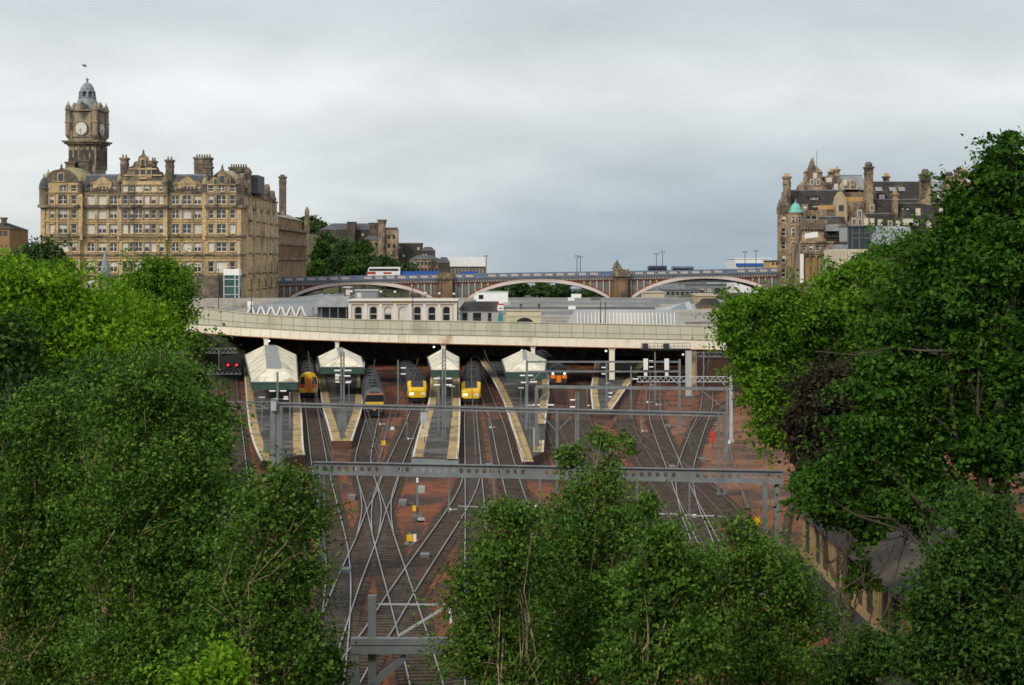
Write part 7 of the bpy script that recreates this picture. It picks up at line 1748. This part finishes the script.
def limb_points(a, b, rng, wob=.08, n=6):
    a = np.array(a); b = np.array(b); L_ = np.linalg.norm(b - a); pts = []
    for i in range(n):
        t = i / (n - 1); q = a + (b - a) * t + (rng.normal(size=3) * wob * L_ * math.sin(math.pi * t) * .5)
        q[2] += .1 * L_ * math.sin(math.pi * t) * .4; pts.append(tuple(q))
    return pts
TOTAL = 0
def gz(x, y): return float(ground_h(np.array(x, float), np.array(y, float)))
def tree(name, label, Y, blobs_px, base_px=None, leaf=.1, dens=1.0, mtl='leaf_birch', bark='bark_birch', seed=1, clump=.7, per=70, group=None, rt=.16, fill=.5, up=.5, flat=.55, depth=.85, zb=None, stems=1, cat='tree', droop=.12, core=.35, front=0.0):
    global TOTAL
    rng = np.random.default_rng(seed)
    blobs = []
    for (px, py, rx, ry) in blobs_px:
        c = W(px, py, Y); k = Y / F
        blobs.append(((c.x, Y + rng.uniform(-.6, .6) * rx * k * .6, c.z), (rx * k, rx * k * depth, ry * k)))
    if base_px is None: base_px = sum(b[0] for b in blobs_px) / len(blobs_px)
    bx = X_(base_px, Y); z0 = gz(bx, Y) if zb is None else zb
    t = thing(name, label, cat, (bx, Y, z0), group)
    me, n = crown('crown', blobs, dens, leaf, mtl, (bx, Y, z0), rng, clump, flat, per, fill, up, droop, core); TOTAL += n
    o = bpy.data.objects.new('crown', me); col.objects.link(o); o.parent = t
    ztop = max(b[0][2] + b[1][2] * .75 for b in blobs); topb = max(blobs, key=lambda b: b[0][2] + b[1][2])
    for s_ in range(stems):
        m = MB(); tip = (topb[0][0] + s_ * .9, topb[0][1], ztop) if s_ == 0 else (blobs[s_ % len(blobs)][0][0], blobs[s_ % len(blobs)][0][1], blobs[s_ % len(blobs)][0][2] + blobs[s_ % len(blobs)][1][2] * .7)
        P = limb_points((bx + s_ * .8 - .3 * stems, Y + .4 * s_ - front, z0 - .3), (tip[0], tip[1] - front * .8, tip[2]), rng, .05, 9); rs = [rt * (1 - .9 * i / 8) for i in range(9)]
        m.tube(P, rs, 7)
        for j, (c, r) in enumerate(blobs):
            if s_ and j % stems != s_: continue
            for q in range(2):
                i = min(7, max(2, int(2 + 5 * rng.random()))); a_ = P[i]
                d = unit(rng.normal(size=3)); b_ = np.array(c) + d * np.array(r) * .75
                if b_[2] < a_[2] - 1: b_[2] = a_[2] + .3
                Q = limb_points(a_, b_, rng, .07, 6); m.tube(Q, [rs[i] * .42 * (1 - .85 * k / 5) + .004 for k in range(6)], 5)
                for w_ in range(2):
                    e = np.array(Q[3 + w_]) + rng.normal(size=3) * np.array(r) * .35; m.tube(limb_points(Q[2 + w_], e, rng, .06, 4), [rs[i] * .2 * (1 - .7 * k / 3) + .004 for k in range(4)], 4)
        m.build('trunk', bark, t)
    return t
gl = 'trees on the slope below the camera'
# near birches at the left
BI = dict(core=.1, droop=.32, fill=.42, up=.45, flat=.75, front=.2)
tree('birch_tree', 'birch at the left border with a pale forked trunk showing', 47, [(48, 425, 60, 62), (28, 510, 62, 75), (75, 500, 60, 70), (30, 600, 60, 70), (85, 610, 60, 70), (40, 670, 70, 50)], 16, .078, 1.1, 'leaf_birch', seed=3, group=gl, stems=3, rt=.085, per=110, clump=.55, **BI)
tree('birch_tree', 'tallest left birch, its crown under the hotel end and bridge end', 44, [(160, 385, 48, 48), (125, 405, 50, 50), (195, 425, 42, 45), (150, 470, 75, 62), (205, 490, 52, 60), (110, 540, 55, 65), (180, 560, 80, 70), (150, 640, 90, 60)], 120, .078, 1.1, 'leaf_birch', seed=5, group=gl, stems=3, rt=.085, per=110, clump=.55, **BI)
tree('birch_tree', 'birch leaning over the left tracks below the leftmost platform', 41, [(285, 485, 38, 30), (300, 520, 36, 38), (262, 520, 45, 45), (285, 575, 52, 50), (240, 600, 62, 60), (285, 640, 55, 50), (215, 660, 60, 45)], 205, .076, 1.05, 'leaf_birch', seed=8, group=gl, stems=2, rt=.075, per=100, clump=.52, **BI)
tree('young_tree', 'yellow-green sapling crown low between the left birches', 35, [(225, 672, 34, 26), (195, 680, 30, 22)], 222, .085, .9, 'leaf_syc', seed=81, group=gl, rt=.06)
# dark understorey behind them
tree('dark_tree', 'dark-leaved understorey mass low behind the left birches', 56, [(60, 520, 85, 75), (110, 610, 100, 70), (20, 430, 50, 60)], 60, .17, 1.1, 'leaf_under', 'bark_dark', seed=61, clump=.8, per=90, group=gl, rt=.15, core=.5)
tree('dark_tree', 'dark-leaved understorey mass behind the birch that leans over the left tracks', 54, [(170, 500, 65, 65), (200, 580, 75, 70), (250, 640, 70, 50), (150, 650, 80, 50)], 190, .17, 1.1, 'leaf_under', 'bark_dark', seed=62, clump=.8, per=90, group=gl, rt=.15, core=.5)
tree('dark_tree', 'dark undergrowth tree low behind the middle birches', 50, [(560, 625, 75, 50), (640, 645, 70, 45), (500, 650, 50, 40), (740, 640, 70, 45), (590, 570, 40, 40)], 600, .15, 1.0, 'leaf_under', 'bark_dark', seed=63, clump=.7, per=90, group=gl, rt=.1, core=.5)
# sycamores behind them
tree('sycamore_tree', 'bright yellow-green sycamore at the left border below the hotel', 82, [(22, 282, 44, 34), (58, 290, 30, 26), (75, 315, 45, 38), (20, 330, 52, 45), (95, 335, 45, 42), (50, 375, 70, 50)], 40, .17, 1.35, 'leaf_syc', 'bark_dark', seed=11, clump=1.25, per=90, group=gl, rt=.28, flat=.5)
tree('sycamore_tree', 'bright sycamore between the border one and the rounded lime', 95, [(108, 308, 34, 28), (130, 320, 34, 30), (100, 350, 40, 40), (145, 345, 30, 40), (125, 385, 55, 45)], 118, .18, 1.35, 'leaf_syc', 'bark_dark', seed=12, clump=1.25, per=90, group=gl, rt=.25, flat=.5)
tree('lime_tree', 'rounded pale green tree directly in front of the hotel', 150, [(158, 275, 30, 24), (135, 292, 32, 28), (176, 292, 24, 26), (160, 318, 34, 28), (178, 320, 14, 22), (135, 330, 34, 24)], 158, .24, 1.4, 'leaf_lime', 'bark_dark', seed=13, clump=1.5, per=110, group=gl, rt=.35)
tree('dark_tree', 'dark green round tree at the foot of the hotel left corner', 300, [(42, 258, 30, 20), (22, 268, 24, 18), (58, 270, 22, 16)], 42, .6, 1.2, 'leaf_far', 'bark_dark', seed=14, clump=2.4, per=40, rt=.5)
tree('dark_tree', 'dark-leaved tree in the gap under the bright sycamores', 66, [(10, 360, 40, 50), (60, 400, 60, 40), (130, 400, 60, 50)], 60, .18, 1.4, 'leaf_birch_dark', 'bark_dark', seed=15, clump=.9, group=gl, rt=.2)
tree('birch_tree', 'slim birch against the bridge end above the left tracks', 60, [(196, 345, 13, 18), (195, 385, 22, 28), (218, 415, 18, 26), (212, 450, 28, 32)], 205, .12, 1.2, 'leaf_birch', seed=17, group=gl, rt=.1, clump=.7, per=50)
# birches in the middle
tree('birch_tree', 'middle birch with a light leading shoot crossing the beam gantry', 44, [(603, 443, 9, 18), (610, 472, 20, 24), (588, 492, 36, 28), (575, 530, 52, 38), (620, 530, 42, 40), (545, 570, 55, 42), (600, 590, 70, 50), (560, 640, 80, 50), (625, 650, 60, 45)], 590, .076, 1.05, 'leaf_birch', seed=21, group=gl, stems=3, rt=.07, clump=.52, per=100, **BI)
tree('birch_tree', 'birch spreading left over the straight express line', 40, [(500, 512, 32, 24), (525, 520, 28, 24), (488, 548, 32, 24), (520, 565, 45, 35), (475, 585, 38, 32), (500, 620, 55, 45), (470, 655, 45, 40), (520, 670, 60, 35)], 515, .073, 1.05, 'leaf_birch', seed=22, group=gl, stems=2, rt=.07, clump=.5, per=100, **BI)
tree('birch_tree', 'birch below the right end of the beam gantry', 43, [(742, 532, 26, 24), (760, 560, 42, 32), (715, 562, 30, 28), (790, 578, 38, 34), (735, 600, 62, 42), (800, 620, 42, 42), (690, 625, 45, 40), (760, 655, 75, 45)], 742, .076, 1.05, 'leaf_birch', seed=23, group=gl, stems=3, rt=.07, clump=.52, per=100, **BI)
tree('birch_tree', 'low thin birch filling the gap between the two middle crowns', 38, [(662, 540, 30, 28), (692, 578, 40, 34), (650, 590, 46, 42), (680, 640, 55, 45), (640, 660, 50, 35), (648, 505, 14, 20)], 655, .08, 1.05, 'leaf_birch', seed=24, group=gl, rt=.08, clump=.5)
tree('young_tree', 'sapling tip showing before the pale ballast sidings', 70, [(602, 441, 12, 13), (630, 445, 9, 11), (570, 455, 22, 18)], 600, .12, .5, 'leaf_birch', seed=25, group=gl, rt=.06, clump=.5, per=40)
# big trees at the right
tree('lime_tree', 'light green tree at the right end of the road bridge', 112, [(742, 312, 28, 22), (778, 304, 36, 24), (735, 330, 22, 20), (745, 350, 24, 28), (785, 340, 45, 36), (765, 385, 34, 36), (775, 425, 28, 30), (825, 312, 46, 28), (840, 286, 28, 18), (858, 272, 26, 16), (845, 338, 45, 30), (800, 380, 50, 50)], 790, .22, 1.5, 'leaf_lime', 'bark_dark', seed=31, clump=1.2, per=90, core=.6, rt=.35, group='big trees on the right bank')
tree('lime_tree', 'mid green tree behind and above the light one, below the modern roof', 120, [(868, 262, 22, 14), (885, 258, 28, 20), (915, 250, 28, 22), (865, 295, 40, 26), (915, 290, 50, 36)], 885, .2, 1.5, 'leaf_mid', 'bark_dark', seed=32, clump=1.4, per=80, rt=.35, group='big trees on the right bank')
tree('copper_beech', 'dark purple beech in the hollow between the right-hand trees', 84, [(828, 392, 42, 34), (812, 428, 38, 36), (858, 415, 46, 44), (835, 455, 40, 28), (870, 385, 34, 30)], 850, .17, 1.3, 'leaf_beech', 'bark_dark', seed=33, clump=.9, per=70, core=.6, rt=.25, group='big trees on the right bank')
tree('maple_tree', 'huge dark green maple filling the right border', 58, [(1008, 142, 15, 16), (1000, 162, 20, 20), (988, 178, 24, 22), (1003, 205, 38, 36), (962, 215, 24, 24), (985, 232, 40, 30), (962, 198, 18, 16), (958, 240, 32, 26), (990, 290, 55, 42), (1010, 270, 40, 40), (945, 246, 24, 22), (928, 262, 28, 24), (1020, 185, 22, 40), (985, 265, 60, 48), (925, 300, 44, 36), (895, 330, 40, 32), (960, 335, 75, 55), (1010, 360, 60, 60), (890, 385, 55, 42), (935, 410, 70, 45), (870, 430, 48, 36), (990, 440, 65, 50), (900, 462, 62, 36), (840, 478, 44, 26), (1035, 250, 60, 70)], 985, .145, 1.5, 'leaf_dark', 'bark_dark', seed=34, clump=1.0, per=110, core=.6, rt=.34, flat=.34, up=.8, group='big trees on the right bank', fill=.5)
tree('maple_tree', 'lower maple limb tree hanging over the shed roof', 70, [(820, 498, 30, 22), (850, 510, 30, 24), (805, 480, 18, 16), (868, 530, 22, 18), (905, 505, 45, 26), (940, 500, 45, 30)], 880, .19, 1.8, 'leaf_dark', 'bark_dark', seed=36, clump=.9, per=110, core=.7, rt=.12, flat=.36, group='big trees on the right bank')
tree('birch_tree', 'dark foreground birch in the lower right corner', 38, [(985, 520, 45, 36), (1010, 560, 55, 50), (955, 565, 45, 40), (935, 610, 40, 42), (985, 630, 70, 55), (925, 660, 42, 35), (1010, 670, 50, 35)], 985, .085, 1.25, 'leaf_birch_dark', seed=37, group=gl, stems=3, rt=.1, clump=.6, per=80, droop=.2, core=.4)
tree('shrub', 'small green shrub growing on the edge of the shed roof', 72, [(862, 568, 16, 14), (850, 582, 14, 12), (872, 585, 12, 12)], 862, .12, .7, 'leaf_birch', 'bark_dark', seed=38, zb=5.4, rt=.04, clump=.4, cat='shrub')
tree('shrub', 'rusty green shrub at the foot of the beam gantry right leg', 100, [(805, 560, 18, 16), (790, 575, 16, 14), (822, 590, 20, 16)], 803, .14, .7, 'leaf_lime', 'bark_dark', seed=39, rt=.04, clump=.5, cat='shrub')
tree('shrub', 'dark bushy shrub low between the middle birches and the shed', 48, [(850, 668, 40, 30), (880, 655, 34, 30), (835, 690, 40, 26)], 855, .1, 1.3, 'leaf_birch_dark', 'bark_dark', seed=40, rt=.05, clump=.5, cat='shrub', group=gl)
tree('shrub', 'dark bushy shrub under the left birches beside the bottom portal', 46, [(320, 668, 34, 30), (290, 680, 40, 26)], 310, .1, 1.2, 'leaf_birch_dark', 'bark_dark', seed=41, rt=.05, clump=.5, cat='shrub', group=gl)
# woods on the hill and in the arches
hs = [(300, 222, 14, 7, 905, 'tree on the skyline just right of the brown office block roof'), (318, 226, 12, 7, 890, 'tree on the skyline between the obelisk and the hill terrace'), (312, 222, 9, 8, 930, 'round dark tree on the crest left of the hill terrace'), (322, 250, 12, 12, 760, 'tree on the hill just right of the obelisk'), (340, 262, 15, 10, 740, 'broad tree low on the hill above the left of the bridge'), (345, 248, 12, 8, 790, 'tree in the middle of the wooded hill below the terrace'), (362, 247, 10, 8, 780, 'tree below the hill terrace, left of the round tower'), (365, 262, 14, 11, 742, 'tree above the coach on the wooded hill'), (385, 262, 13, 9, 735, 'tree below the two battlemented towers'), (318, 268, 13, 10, 735, 'lowest tree of the hill beside the office block'), (402, 268, 12, 7, 732, 'tree right of the coach under the flat roofed block'), (327, 238, 8, 6, 800, 'small tree at the left foot of the hill terrace'), (353, 268, 12, 8, 728, 'low bushy tree behind the coach front')]
for k, (px, py, rx, ry, Y, lab) in enumerate(hs):
    zb = float(hill_h(np.array(X_(px, Y)), np.array(Y)))
    tree('hill_tree', lab, Y, [(px, py, rx, ry), (px - rx * .5, py + ry * .5, rx * .7, ry * .7), (px + rx * .5, py + ry * .4, rx * .75, ry * .7)], px, 1.1, 1.2, 'leaf_far' if k % 3 else 'leaf_birch_dark', 'bark_dark', seed=50 + k, clump=2.6, per=30, rt=.5, zb=min(zb, Z_(py + ry, Y)), group='trees on the hill')
for k, (px, py, rx, ry, Y, lab) in enumerate(((500, 290, 12, 8, 690, 'dark tree at the left of those seen through the middle arch'), (520, 288, 14, 9, 700, 'second dark tree seen through the middle arch'), (541, 288, 13, 9, 690, 'tree seen under the very crown of the middle arch'), (560, 290, 14, 8, 700, 'fourth dark tree seen through the middle arch'), (590, 293, 12, 8, 760, 'tree right of the glazed building in the middle arch'), (478, 294, 12, 7, 690, 'tree seen above the white cabin through the middle arch'))):
    tree('valley_tree', lab, Y, [(px, py, rx, ry), (px + rx * .4, py + ry * .5, rx * .8, ry * .7), (px - rx * .4, py + ry * .5, rx * .8, ry * .7)], px, 1.0, 1.2, 'leaf_far', 'bark_dark', seed=70 + k, clump=2.4, per=30, rt=.5, group='trees beyond the middle arch')
print('LEAVES', TOTAL)
